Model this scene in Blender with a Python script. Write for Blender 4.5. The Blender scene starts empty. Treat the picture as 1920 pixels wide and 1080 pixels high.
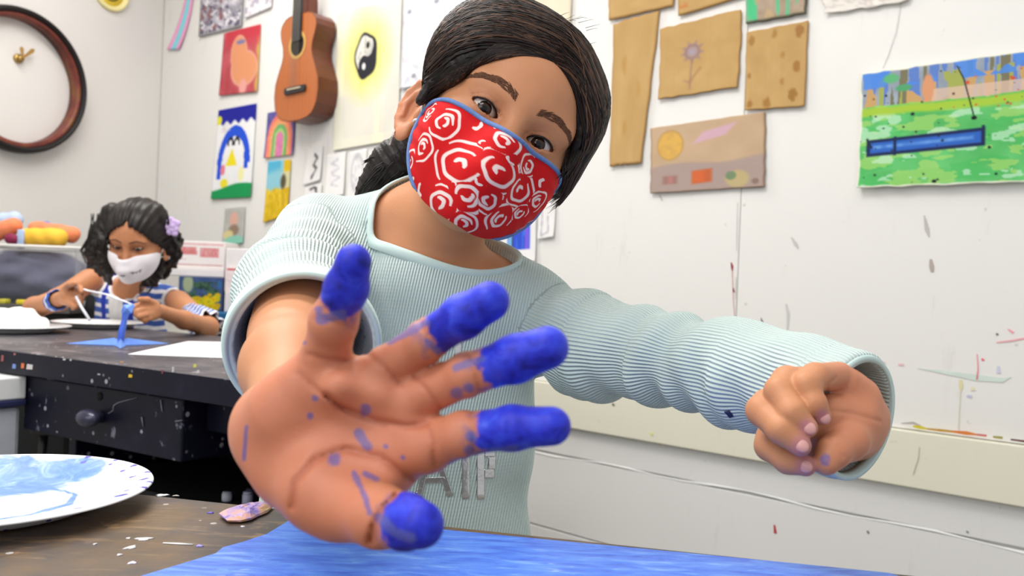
import bpy, bmesh, math, random
import numpy as np
from mathutils import Vector, Matrix

random.seed(7)
rng = np.random.default_rng(11)
SC = bpy.context.scene
COL = SC.collection

# ------------------------------------------------------------------ camera
CAM_H = 0.90
ROLL = math.radians(2.3)
FPX = 1600.0
CAM = np.array([0.0, 0.0, CAM_H])
R_ = np.array([math.cos(ROLL), 0.0, math.sin(ROLL)])      # picture right
U_ = np.array([-math.sin(ROLL), 0.0, math.cos(ROLL)])     # picture up
F_ = np.array([0.0, 1.0, 0.0])                            # view direction
B_ = -F_
cd = bpy.data.cameras.new('camera')
cd.sensor_width = 36.0
cd.lens = 36.0 * FPX / 1920.0
cd.clip_start = 0.02
cd.dof.use_dof = True
cd.dof.focus_distance = 0.72
cd.dof.aperture_fstop = 10.0
cam = bpy.data.objects.new('camera', cd)
COL.objects.link(cam)
m = Matrix.Identity(4)
for i in range(3):
    m[i][0], m[i][1], m[i][2], m[i][3] = R_[i], U_[i], B_[i], CAM[i]
cam.matrix_world = m
SC.camera = cam

# ------------------------------------------------------------------ world, lights, exposure
w = bpy.data.worlds.new('room_daylight')
SC.world = w
w.use_nodes = True
w.node_tree.nodes['Background'].inputs[0].default_value = (0.92, 0.96, 1.0, 1)
w.node_tree.nodes['Background'].inputs[1].default_value = 0.50


def area(name, loc, size, power, color=(1, .97, .93), rot=(0, 0, 0)):
    l = bpy.data.lights.new(name, 'AREA')
    l.shape = 'RECTANGLE'
    l.size, l.size_y = size
    l.energy = power
    l.color = color
    o = bpy.data.objects.new(name, l)
    o.location = loc
    o.rotation_euler = rot
    COL.objects.link(o)
    return o


area('ceiling_tube_light', (-0.75, 1.15, 2.62), (1.3, 0.5), 29)
area('ceiling_tube_light', (-0.9, -0.5, 2.62), (1.3, 0.6), 21)
area('ceiling_tube_light', (-1.2, 2.6, 2.62), (1.2, 0.4), 19)
area('ceiling_tube_light', (0.6, 0.7, 2.62), (0.5, 1.2), 4)
area('front_fill_light', (-1.7, -1.1, 1.8), (2.0, 1.3), 17, (0.95, .98, 1.0), (math.radians(78), 0, math.radians(-43)))  # added fill lamp behind the camera, brightens the shirt front and face
vs = SC.view_settings
SC.display_settings.display_device = 'sRGB'
vs.view_transform = 'Standard'
vs.look = 'None'
vs.gamma = 1.0
vs.use_curve_mapping = False
vs.exposure = 0.27


# ------------------------------------------------------------------ small tools
def P(px, py, z):
    """point seen at this place of the photograph, z metres along the view"""
    return CAM + z * (F_ + (px - 960.0) / FPX * R_ - (py - 540.0) / FPX * U_)


def ray(px, py):
    return F_ + (px - 960.0) / FPX * R_ - (py - 540.0) / FPX * U_


def PH(px, py, h):
    """point on the horizontal plane at height h"""
    d = ray(px, py)
    return CAM + d * ((h - CAM_H) / d[2])


def pix(p):
    q = np.asarray(p) - CAM
    z = q @ F_
    return 960 + FPX * (q @ R_) / z, 540 - FPX * (q @ U_) / z, z


def lin(c):
    c = np.asarray(c, float) / 255.0
    return np.where(c <= 0.04045, c / 12.92, ((c + 0.055) / 1.055) ** 2.4)


def rgba(c):
    v = lin(c)
    return (float(v[0]), float(v[1]), float(v[2]), 1.0)


def props(o, label=None, cat=None, group=None, kind=None):
    if label: o['label'] = label
    if cat: o['category'] = cat
    if group: o['group'] = group
    if kind: o['kind'] = kind
    return o


def empty(name, loc, label=None, cat=None, group=None, rz=0.0):
    o = bpy.data.objects.new(name, None)
    o.empty_display_size = 0.05
    o.location = Vector([float(x) for x in loc])
    o.rotation_euler = (0, 0, rz)
    COL.objects.link(o)
    return props(o, label, cat, group)


def attach(o, parent):
    """parent o, its mesh being given in world space"""
    o.parent = parent
    bpy_m = Matrix.Identity(4)
    chain = []
    p = parent
    while p is not None:
        chain.append(p)
        p = p.parent
    for q in reversed(chain):
        loc = Matrix.Translation(q.location) @ q.rotation_euler.to_matrix().to_4x4()
        bpy_m = bpy_m @ q.matrix_parent_inverse @ loc if q.parent else loc
    o.matrix_parent_inverse = bpy_m.inverted()
    return o


def link(name, me, mat=None, parent=None, smooth=True):
    me.name = name
    if mat is not None:
        me.materials.append(mat)
    if smooth and len(me.polygons):
        me.polygons.foreach_set('use_smooth', np.ones(len(me.polygons), dtype=bool))
    o = bpy.data.objects.new(name, me)
    COL.objects.link(o)
    if parent is not None:
        attach(o, parent)
    return o


def mesh_np(verts, faces):
    me = bpy.data.meshes.new('m')
    me.from_pydata([tuple(map(float, v)) for v in verts], [], [tuple(map(int, f)) for f in faces])
    me.update()
    return me


def quads_np(verts, quads):
    verts = np.asarray(verts, np.float32)
    quads = np.asarray(quads, np.int32)
    me = bpy.data.meshes.new('m')
    me.vertices.add(len(verts))
    me.vertices.foreach_set('co', verts.ravel())
    me.loops.add(quads.size)
    me.loops.foreach_set('vertex_index', quads.ravel())
    me.polygons.add(len(quads))
    me.polygons.foreach_set('loop_start', np.arange(0, quads.size, 4, dtype=np.int32))
    me.update(calc_edges=True)
    return me


def set_float(me, name, vals):
    a = me.attributes.new(name, 'FLOAT', 'POINT')
    a.data.foreach_set('value', np.asarray(vals, np.float32).ravel())


def set_col(me, name, rgb_lin):
    a = me.attributes.new(name, 'FLOAT_COLOR', 'POINT')
    n = len(me.vertices)
    buf = np.ones((n, 4), np.float32)
    buf[:, :3] = rgb_lin
    a.data.foreach_set('color', buf.ravel())


def bm_mesh(bm):
    me = bpy.data.meshes.new('m')
    bmesh.ops.recalc_face_normals(bm, faces=bm.faces)
    bm.to_mesh(me)
    bm.free()
    return me


def box_bm(cx, cy, cz, sx, sy, sz, bevel=0.0, seg=2):
    bm = bmesh.new()
    bmesh.ops.create_cube(bm, size=1.0)
    bmesh.ops.scale(bm, vec=(sx, sy, sz), verts=bm.verts)
    if bevel > 0:
        bmesh.ops.bevel(bm, geom=list(bm.edges), offset=bevel, segments=seg, affect='EDGES', profile=0.5)
    bmesh.ops.translate(bm, vec=(cx, cy, cz), verts=bm.verts)
    return bm


def prism(poly, base, ax, ay, an, t, bevel=0.0):
    """solid of 2D outline poly in the frame (base; ax, ay), thickness t along an"""
    bm = bmesh.new()
    vs_ = [bm.verts.new(Vector(base + ax * x + ay * y)) for x, y in poly]
    f = bm.faces.new(vs_)
    r = bmesh.ops.extrude_face_region(bm, geom=[f])
    bmesh.ops.translate(bm, vec=Vector(an * t), verts=[v for v in r['geom'] if isinstance(v, bmesh.types.BMVert)])
    if bevel > 0:
        bmesh.ops.bevel(bm, geom=list(bm.edges), offset=bevel, segments=2, affect='EDGES', profile=0.5)
    return bm


def tube(points, radii, seg=8, cap=True, bm=None, flat=None):
    """tapered tube through points"""
    bm = bm or bmesh.new()
    pts = [Vector([float(c) for c in p]) for p in points]
    if not hasattr(radii, '__len__'):
        radii = [radii] * len(pts)
    rings = []
    up = None
    for i, p in enumerate(pts):
        t = (pts[min(i + 1, len(pts) - 1)] - pts[max(i - 1, 0)]).normalized()
        if up is None:
            up = Vector((0, 0, 1)) if abs(t.z) < 0.9 else Vector((1, 0, 0))
        x = t.cross(up)
        if x.length < 1e-6:
            x = t.orthogonal()
        x.normalize()
        y = x.cross(t).normalized()
        up = y
        k = 1.0 if flat is None else flat
        rings.append([bm.verts.new(p + x * math.cos(2 * math.pi * j / seg) * radii[i] + y * math.sin(2 * math.pi * j / seg) * radii[i] * k) for j in range(seg)])
    for a, b in zip(rings, rings[1:]):
        for j in range(seg):
            bm.faces.new((a[j], a[(j + 1) % seg], b[(j + 1) % seg], b[j]))
    if cap:
        bm.faces.new(rings[0][::-1])
        bm.faces.new(rings[-1])
    return bm


def lathe(profile, center, seg=48, bm=None, wob=None):
    bm = bm or bmesh.new()
    c = Vector([float(q) for q in center])
    rings = []
    for r, z in profile:
        if r < 1e-6:
            rings.append([bm.verts.new(c + Vector((0, 0, z)))])
        else:
            ring = []
            for j in range(seg):
                a = 2 * math.pi * j / seg
                rr = r * (1 + (wob(a) if wob else 0))
                ring.append(bm.verts.new(c + Vector((rr * math.cos(a), rr * math.sin(a), z))))
            rings.append(ring)
    for a, b in zip(rings, rings[1:]):
        if len(a) == 1 and len(b) == 1:
            continue
        for j in range(seg):
            k = (j + 1) % seg
            if len(a) == 1:
                bm.faces.new((a[0], b[k], b[j]))
            elif len(b) == 1:
                bm.faces.new((a[j], a[k], b[0]))
            else:
                bm.faces.new((a[j], a[k], b[k], b[j]))
    return bm


# ------------------------------------------------------------------ value noise (numpy)
def vnoise(x, y, seed=0):
    x = np.asarray(x, float); y = np.asarray(y, float)
    xi = np.floor(x).astype(np.int64); yi = np.floor(y).astype(np.int64)
    fx = x - xi; fy = y - yi
    fx = fx * fx * (3 - 2 * fx); fy = fy * fy * (3 - 2 * fy)

    def h(a, b):
        n = (a * 374761393 + b * 668265263 + seed * 974634777) & 0x7fffffff
        n = ((n ^ (n >> 13)) * 1274126177) & 0x7fffffff
        return ((n ^ (n >> 16)) & 0xffff) / 65535.0
    return (h(xi, yi) * (1 - fx) + h(xi + 1, yi) * fx) * (1 - fy) + (h(xi, yi + 1) * (1 - fx) + h(xi + 1, yi + 1) * fx) * fy


def fbm(x, y, seed=0, o=3):
    s = 0; a = 0.5; t = 0
    for i in range(o):
        s = s + a * vnoise(x * 2 ** i, y * 2 ** i, seed + i); t += a; a *= 0.5
    return s / t


# ------------------------------------------------------------------ materials
class NB:
    def __init__(self, name):
        self.mat = bpy.data.materials.new(name)
        self.mat.use_nodes = True
        self.nt = self.mat.node_tree
        self.nt.nodes.clear()
        self.out = self.nt.nodes.new('ShaderNodeOutputMaterial')
        self.b = self.nt.nodes.new('ShaderNodeBsdfPrincipled')
        self.nt.links.new(self.b.outputs[0], self.out.inputs[0])

    def n(self, t, **kw):
        nd = self.nt.nodes.new(t)
        for k, v in kw.items():
            if k.startswith('i_'):
                key = k[2:]
                nd.inputs[int(key) if key.isdigit() else key.replace('_', ' ')].default_value = v
            else:
                setattr(nd, k, v)
        return nd

    def l(self, a, b):
        self.nt.links.new(a, b)

    def math(self, op, a, b=None, clamp=False):
        nd = self.n('ShaderNodeMath', operation=op, use_clamp=clamp)
        for i, v in enumerate((a, b)):
            if v is None: continue
            if isinstance(v, (int, float)): nd.inputs[i].default_value = v
            else: self.l(v, nd.inputs[i])
        return nd.outputs[0]

    def mix(self, fac, a, b, mode='MIX'):
        nd = self.n('ShaderNodeMix', data_type='RGBA', blend_type=mode)
        for s, v in ((nd.inputs[0], fac), (nd.inputs[6], a), (nd.inputs[7], b)):
            if isinstance(v, (int, float)): s.default_value = v
            elif isinstance(v, tuple): s.default_value = v
            else: self.l(v, s)
        return nd.outputs[2]

    def noise(self, scale, detail=3, rough=0.55, vec=None, dist=0.0):
        nd = self.n('ShaderNodeTexNoise')
        nd.inputs['Scale'].default_value = scale
        nd.inputs['Detail'].default_value = detail
        nd.inputs['Roughness'].default_value = rough
        nd.inputs['Distortion'].default_value = dist
        if vec is not None: self.l(vec, nd.inputs['Vector'])
        return nd.outputs[0]

    def coord(self, which='Object', scale=None):
        tc = self.n('ShaderNodeTexCoord')
        v = tc.outputs[which]
        if scale:
            mp = self.n('ShaderNodeMapping')
            mp.inputs['Scale'].default_value = scale
            self.l(v, mp.inputs['Vector'])
            v = mp.outputs[0]
        return v

    def ramp(self, fac, stops, interp='LINEAR'):
        nd = self.n('ShaderNodeValToRGB')
        nd.color_ramp.interpolation = interp
        el = nd.color_ramp.elements
        while len(el) < len(stops): el.new(0.5)
        for e, (p, c) in zip(el, stops):
            e.position = p; e.color = c
        self.l(fac, nd.inputs[0])
        return nd.outputs[0]

    def step(self, v, lo, hi):
        nd = self.n('ShaderNodeMapRange')
        nd.interpolation_type = 'SMOOTHSTEP'
        nd.inputs[1].default_value = lo; nd.inputs[2].default_value = hi
        self.l(v, nd.inputs[0])
        return nd.outputs[0]

    def attr(self, name, out='Fac'):
        nd = self.n('ShaderNodeAttribute', attribute_name=name)
        return nd.outputs[out]

    def base(self, v, rough=0.5, spec=0.4, metal=0.0):
        s = self.b.inputs['Base Color']
        if isinstance(v, tuple): s.default_value = v
        else: self.l(v, s)
        self.b.inputs['Roughness'].default_value = rough
        self.b.inputs['Specular IOR Level'].default_value = spec
        self.b.inputs['Metallic'].default_value = metal
        return self

    def bump(self, h, strength=0.3, dist=0.002):
        nd = self.n('ShaderNodeBump')
        nd.inputs['Strength'].default_value = strength
        nd.inputs['Distance'].default_value = dist
        self.l(h, nd.inputs['Height'])
        self.l(nd.outputs[0], self.b.inputs['Normal'])
        return self


def plain(name, c, rough=0.5, var=0.12, scale=30, spec=0.4, metal=0.0, bump=0.0, bdist=0.001):
    k = NB(name)
    n = k.noise(scale, 3, vec=k.coord())
    c1 = tuple(min(1, q * (1 + var)) for q in rgba(c)[:3]) + (1,)
    c0 = tuple(q * (1 - var) for q in rgba(c)[:3]) + (1,)
    k.base(k.mix(n, c0, c1), rough, spec, metal)
    if bump: k.bump(n, bump, bdist)
    return k.mat


def vcol_mat(name, rough=0.7, spec=0.3, bump=0.15, scale=300):
    k = NB(name)
    k.base(k.attr('Col', 'Color'), rough, spec)
    if bump: k.bump(k.noise(scale, 3, vec=k.coord()), bump, 0.0006)
    return k.mat


# ------------------------------------------------------------------ signed-distance modelling
def smin(a, b, k):
    h = np.clip(0.5 + 0.5 * (b - a) / k, 0, 1)
    return b + (a - b) * h - k * h * (1 - h)


def smax(a, b, k):
    return -smin(-a, -b, k)


def cap(p, a, b, ra, rb):
    a = np.asarray(a, np.float32); b = np.asarray(b, np.float32)
    ba = b - a
    pa = p - a
    t = np.clip(pa @ ba / max(float(ba @ ba), 1e-12), 0, 1)
    d = np.sqrt(((pa - t[:, None] * ba) ** 2).sum(1))
    return d - (ra + (rb - ra) * t)


def chain(p, joints, k=0.004):
    """joints: list of (xyz, r)"""
    d = None
    for (a, ra), (b, rb) in zip(joints, joints[1:]):
        e = cap(p, a, b, ra, rb)
        d = e if d is None else smin(d, e, k)
    return d


def ell(p, c, r, M=None):
    q = p - np.asarray(c, np.float32)
    if M is not None: q = q @ np.asarray(M, np.float32)      # columns of M: the ellipsoid's axes
    r = np.asarray(r, np.float32)
    k0 = np.sqrt(((q / r) ** 2).sum(1))
    k1 = np.sqrt(((q / (r * r)) ** 2).sum(1)) + 1e-9
    return k0 * (k0 - 1) / k1


def surface_nets(f, lo, hi, h, c=4):
    lo = np.asarray(lo, float); hi = np.asarray(hi, float)
    nb = np.ceil((hi - lo) / (h * c)).astype(int)
    n = nb * c + 1
    # coarse pass at block centres
    ax = [lo[i] + (np.arange(nb[i]) + 0.5) * h * c for i in range(3)]
    G = np.stack(np.meshgrid(*ax, indexing='ij'), -1).reshape(-1, 3).astype(np.float32)
    dc = f(G)
    near = np.abs(dc) < h * c * 1.35
    D = np.repeat(np.repeat(np.repeat(np.sign(dc).reshape(nb) * 1.0, c, 0), c, 1), c, 2).astype(np.float32)
    D = np.pad(D, ((0, 1),) * 3, mode='edge')
    bi = np.argwhere(near.reshape(nb))
    off = np.stack(np.meshgrid(*[np.arange(c + 1)] * 3, indexing='ij'), -1).reshape(-1, 3)
    idx = (bi[:, None, :] * c + off[None]).reshape(-1, 3)
    flat = np.unique(np.ravel_multi_index(idx.T, n))
    ijk = np.stack(np.unravel_index(flat, n), -1)
    pts = (lo + ijk * h).astype(np.float32)
    vals = np.concatenate([f(pts[i:i + 400000]) for i in range(0, len(pts), 400000)])
    D.ravel()[flat] = vals
    S = D < 0
    any_ = np.zeros(n - 1, bool); all_ = np.ones(n - 1, bool)
    sl = [slice(0, -1), slice(1, None)]
    for a in (0, 1):
        for b in (0, 1):
            for d in (0, 1):
                s = S[sl[a], sl[b], sl[d]]
                any_ |= s; all_ &= s
    act = any_ & ~all_
    ci = np.argwhere(act)
    vid = -np.ones(n - 1, np.int64)
    vid[act] = np.arange(len(ci))
    cor = {}
    for a in (0, 1):
        for b in (0, 1):
            for d in (0, 1):
                cor[a, b, d] = D[ci[:, 0] + a, ci[:, 1] + b, ci[:, 2] + d]
    acc = np.zeros((len(ci), 3)); cnt = np.zeros(len(ci))
    for e in range(3):
        for u in (0, 1):
            for v in (0, 1):
                k0 = [0, 0, 0]; o = [q for q in range(3) if q != e]
                k0[o[0]] = u; k0[o[1]] = v
                k1 = list(k0); k1[e] = 1
                d0 = cor[tuple(k0)]; d1 = cor[tuple(k1)]
                mk = (d0 < 0) != (d1 < 0)
                t = np.where(mk, d0 / np.where(mk, d0 - d1, 1), 0)
                p = np.tile(np.array(k0, float), (len(ci), 1)); p[:, e] = t
                acc += p * mk[:, None]; cnt += mk
    V = lo + (ci + acc / np.maximum(cnt, 1)[:, None]) * h
    quads = []
    for e in range(3):
        o = [q for q in range(3) if q != e]
        if e == 1: o = o[::-1]
        A = np.moveaxis(S, (e, o[0], o[1]), (0, 1, 2))
        ch = A[:-1, 1:-1, 1:-1] != A[1:, 1:-1, 1:-1]
        ei = np.argwhere(ch)
        flip = A[:-1, 1:-1, 1:-1][ch]
        W = np.moveaxis(vid, (e, o[0], o[1]), (0, 1, 2))
        i, j, k = ei[:, 0], ei[:, 1], ei[:, 2]
        q = np.stack([W[i, j, k], W[i, j + 1, k], W[i, j + 1, k + 1], W[i, j, k + 1]], 1)
        q[~flip] = q[~flip][:, ::-1]
        quads.append(q)
    Q = np.concatenate(quads)
    Q = Q[(Q >= 0).all(1)]
    return V, Q


def trace(f, o, d, tmax=0.4, steps=60):
    """march rays o + t d (d unit) from outside to the surface of f; returns t (nan when missed)"""
    t = np.zeros(len(o), np.float32)
    for _ in range(steps):
        t = np.minimum(t + f((o + d * t[:, None]).astype(np.float32)) * 0.9, tmax)
    return t


def outward(f, o, d, tmax=0.3):
    """radius at which rays from inside point o leave the solid f (last crossing, marched from outside)"""
    o = np.broadcast_to(np.asarray(o, np.float32), d.shape)
    t = trace(f, o + d * tmax, -d, tmax)
    return tmax - t

# ------------------------------------------------------------------ room frame
WA = math.radians(48.5)
WD = np.array([math.sin(WA), -math.cos(WA), 0.0])       # along the picture wall, to the right
WN = np.array([-math.cos(WA), -math.sin(WA), 0.0])      # out of the picture wall, into the room
WC = CAM + ray(300, 200) * 4.0
WC[2] = 0.0                                              # room corner on the floor
LB = math.radians(24.0)
LD = -np.array([math.sin(LB), math.cos(LB), 0.0])       # along the clock wall, towards the camera
LN = np.array([math.cos(LB), -math.sin(LB), 0.0])
ZUP = np.array([0.0, 0.0, 1.0])
CEIL = 2.66


def PW(px, py, off=0.0):
    d = ray(px, py)
    return CAM + d * ((WC + WN * off - CAM) @ WN / (d @ WN))


def PL(px, py, off=0.0):
    d = ray(px, py)
    return CAM + d * ((WC + LN * off - CAM) @ LN / (d @ LN))


# ---- painted wall: off-white with scuffs and grime
def wall_mat(name, c, seed, grime=0.5):
    k = NB(name)
    co = k.coord('Object')
    big = k.noise(1.7, 4, vec=co)
    base = k.mix(big, rgba(c), rgba([q * 0.965 for q in c]))
    sc = k.coord('Object', (9, 9, 1.6))
    sm = k.step(k.noise(2.2 + seed, 5, 0.65, sc), 0.60, 0.80)
    base = k.mix(k.math('MULTIPLY', sm, 0.35 * grime), base, rgba((168, 160, 150)))
    sp = k.step(k.noise(38, 2, 0.5, co), 0.735, 0.78)
    base = k.mix(k.math('MULTIPLY', sp, 0.45 * grime), base, rgba((150, 140, 132)))
    k.base(base, 0.62, 0.3)
    k.bump(k.noise(60, 4, vec=co), 0.12, 0.002)
    return k.mat


M_WALL = wall_mat('wall_paint', (235, 233, 229), 0, 0.8)
M_WALL_L = wall_mat('wall_paint_left', (228, 225, 221), 1, 0.15)
M_LOW = wall_mat('wall_paint_low', (232, 231, 229), 2, 0.7)
M_BAND = wall_mat('cream_paint', (231, 228, 209), 3, 0.35)
M_CEIL = plain('ceiling_paint', (238, 238, 235), 0.8, 0.02, 4)
M_FLOOR = plain('floor_vinyl', (150, 146, 140), 0.45, 0.15, 6)

# floor and ceiling
for nm, z0, z1, mt in (('floor', -0.10, 0.0, M_FLOOR), ('ceiling', CEIL, CEIL + 0.08, M_CEIL)):
    q = [WC, WC + WD * 5.2, WC + WD * 5.2 + WN * 5.5, WC + LD * 5.8]
    poly = [(p[0], p[1]) for p in q]
    o = link(nm, bm_mesh(prism(poly, np.array([0, 0, z0]), np.array([1., 0, 0]), np.array([0, 1., 0]), ZUP, z1 - z0)), mt, smooth=False)
    props(o, kind='structure')


def wall_solid(name, base, d, n, u0, u1, z0, z1, off, t, mat, parent=None, bevel=0.0):
    o = link(name, bm_mesh(prism([(u0, z0), (u1, z0), (u1, z1), (u0, z1)], base + n * off, d, ZUP, -n, t, bevel)), mat, parent, smooth=False)
    return o


wr = wall_solid('wall_right', WC, WD, WN, -0.02, 5.2, 0.0, CEIL, -0.012, 0.09, M_LOW)
props(wr, kind='structure')
# boards of the wall above the ledge; narrow joints between them
u_j = [0.004, (PW(612, 300) - WC) @ WD, (PW(1384, 500) - WC) @ WD, (PW(1384, 500) - WC) @ WD + 1.22, 5.2]
for a, b in zip(u_j, u_j[1:]):
    wall_solid('wall_panel', WC, WD, WN, a + 0.0008, b - 0.0008, 0.640, CEIL - 0.002, 0.0, 0.0118, M_WALL, wr, 0.001)
# board below the ledge is set back; block courses show as ridges
for z0, z1 in ((0.002, 0.226), (0.230, 0.436), (0.442, 0.519)):
    wall_solid('wall_course', WC, WD, WN, 0.004, 5.2, z0, z1, -0.004, 0.0078, M_LOW, wr, 0.0015)
tr = wall_solid('trim_1', WC, WD, WN, 0.004, 5.2, 0.523, 0.6385, 0.016, 0.0275, M_BAND, None, 0.0025)
props(tr, kind='structure')
M_RIDGE = plain('ridge_paint', (236, 236, 234), 0.5, 0.03, 10)
bm = bmesh.new()
pts = []
for i in range(60):
    u = 0.1 + i * 0.083
    pts.append(WC + WD * u + WN * (-0.0052) + ZUP * (0.438 + 0.004 * math.sin(i * 1.3) + 0.003 * math.sin(i * 0.41)))
o = link('trim_2', bm_mesh(tube(pts, [0.0026 + 0.0008 * math.sin(i * 2.1) for i in range(60)], 6)), M_RIDGE)
props(o, kind='structure')

wl = wall_solid('wall_left', WC, LD, LN, -0.02, 5.8, 0.0, CEIL, 0.0, 0.09, M_WALL_L)
props(wl, kind='structure')
M_SEAM = plain('corner_shadow_gap', (120, 116, 112), 0.8, 0.1)
o = link('trim_3', bm_mesh(tube([WC + ZUP * 0.01 + (LD + WN) * 0.001, WC + ZUP * (CEIL - 0.01) + (LD + WN) * 0.001], 0.004, 6)), plain('corner_bead', (205, 201, 196), 0.6, 0.04))
props(o, kind='structure')


# ---- drips and scuffs of old paint on the boards: thin dried films
def film(name, pts_px, width_px, col, parent=wr, off=0.0006, th=0.0006, rough=0.5):
    pts = [PW(x, y, off) for x, y in pts_px]
    bm = bmesh.new()
    n = len(pts)
    L, Rr = [], []
    for i, p in enumerate(pts):
        t = pts[min(i + 1, n - 1)] - pts[max(i - 1, 0)]
        t = t / np.linalg.norm(t)
        s = np.cross(t, WN)
        wd = width_px[i] if hasattr(width_px, '__len__') else width_px
        wd = wd * pix(p)[2] / FPX / 2
        L.append(p - s * wd); Rr.append(p + s * wd)
    ring = L + Rr[::-1]
    f0 = [bm.verts.new(Vector(q + WN * th)) for q in ring]
    f1 = [bm.verts.new(Vector(q)) for q in ring]
    for i in range(n - 1):
        a, b = i, i + 1
        c, d = 2 * n - 2 - i, 2 * n - 1 - i
        bm.faces.new((f0[a], f0[b], f0[c], f0[d])); bm.faces.new((f1[d], f1[c], f1[b], f1[a]))
    m_ = len(ring)
    for i in range(m_):
        j = (i + 1) % m_
        bm.faces.new((f0[i], f1[i], f1[j], f0[j]))
    key = 'dried_paint_%d_%d_%d' % tuple(col)
    mt = bpy.data.materials.get(key) or plain(key, col, rough, 0.1, 60)
    return link(name, bm_mesh(bm), mt, parent, smooth=False)


DR = [
    ([(1371, 492), (1373, 500), (1373, 508)], [2, 5, 2], (150, 40, 50)), ([(1373, 506), (1375, 560), (1378, 600)], [1.5, 1.5, 1], (205, 150, 150)),
    ([(1375, 540), (1376, 548)], [2, 4], (140, 60, 70)),
    ([(1427, 596), (1430, 606), (1432, 610)], [1.5, 4, 2], (105, 100, 96)), ([(1474, 570), (1478, 590), (1476, 620)], [3, 6, 2], (205, 203, 199)),
    ([(1484, 445), (1492, 458), (1497, 466)], [2, 7, 2], (196, 192, 187)), ([(1733, 404), (1738, 430), (1742, 444)], [2, 8, 2], (188, 184, 180)),
    ([(1745, 486), (1747, 500), (1748, 510)], [4, 9, 5], (178, 166, 160)), ([(1690, 0), (1680, 60), (1665, 105), (1655, 128)], [3, 3, 2, 1], (214, 211, 208)),
    ([(1832, 664), (1834, 690), (1832, 712)], [1.5, 2, 4], (235, 150, 160)), ([(1841, 672), (1844, 676)], [3, 5], (240, 110, 130)),
    ([(1868, 642), (1895, 639), (1922, 634)], [2, 3, 3], (236, 168, 176)), ([(1890, 617), (1900, 624)], [2, 5], (238, 160, 170)),
    ([(1720, 690), (1770, 698), (1830, 708), (1880, 713), (1895, 707)], [1, 6, 12, 8, 1], (210, 222, 212)),
    ([(1801, 712), (1802, 724), (1801, 732)], [5, 7, 3], (222, 214, 168)), ([(1801, 732), (1799, 770), (1797, 806)], [1.5, 1.5, 1.5], (212, 212, 190)),
    ([(1661, 690), (1662, 704)], [4, 5], (240, 222, 170)), ([(1640, 678), (1660, 680)], [3, 4], (240, 206, 208)), ([(1684, 683), (1694, 684)], [3, 5], (238, 190, 196)),
    ([(1872, 686), (1872, 700)], [4, 7], (206, 206, 226)), ([(1813, 742), (1822, 744)], [4, 6], (196, 196, 222)), ([(1823, 725), (1825, 732)], [5, 8], (226, 222, 190)),
    ([(1868, 625), (1871, 628)], [3, 5], (120, 116, 116)), ([(1272, 262), (1266, 275)], [2, 2], (214, 211, 206)), ([(1237, 366), (1242, 376)], [2, 3], (186, 180, 174)),
    ([(1383, 380), (1382, 420), (1381, 470)], [1.5, 2, 1.5], (206, 203, 199)), ([(1380, 520), (1379, 560)], [2, 1.5], (205, 202, 198)),
]
for pt, wd, c in DR:
    film('paint_drip', pt, wd, c)
# colours that ran down onto the ledge
EDGE = [([(1690, 794), (1712, 793), (1726, 798)], [2, 5, 2], (186, 176, 172)), ([(1712, 799), (1724, 801), (1738, 804)], [3, 7, 3], (214, 200, 50)),
        ([(1738, 804), (1765, 807), (1785, 809)], [3, 5, 4], (196, 150, 60)), ([(1785, 809), (1812, 812), (1832, 815)], [4, 7, 3], (222, 130, 60)),
        ([(1832, 815), (1850, 817)], [4, 4], (214, 120, 112)), ([(1862, 819), (1880, 821)], [4, 5], (168, 160, 80)), ([(1895, 824), (1925, 828)], [3, 4], (96, 50, 46))]
for pt, wd, c in EDGE:
    film('paint_drip', pt, wd, c, tr, off=0.0165)
for pt, wd, c in [([(1452, 984), (1454, 1000)], [3, 6], (190, 60, 60)), ([(1626, 995), (1629, 1000)], [3, 4], (120, 110, 110)), ([(1812, 996), (1816, 999)], [3, 4], (150, 146, 144)),
                  ([(1063, 1012), (1072, 1016)], [3, 5], (214, 210, 196))]:
    film('paint_drip', pt, wd, c, wr, off=-0.0034)
for pt, wd, c in [([(1218, 812), (1224, 815)], [4, 6], (226, 222, 150)), ([(1148, 757), (1152, 760)], [4, 5], (120, 118, 112)), ([(1724, 838), (1722, 860), (1712, 890)], [1.5, 1.5, 1.5], (190, 186, 168))]:
    film('paint_drip', pt, wd, c, tr, off=0.0165)


# ------------------------------------------------------------------ pictures on the wall
M_ART = vcol_mat('painted_sheet', 0.75, 0.2, 0.2, 180)
M_CARD = vcol_mat('cardboard_print', 0.85, 0.15, 0.25, 260)


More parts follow.
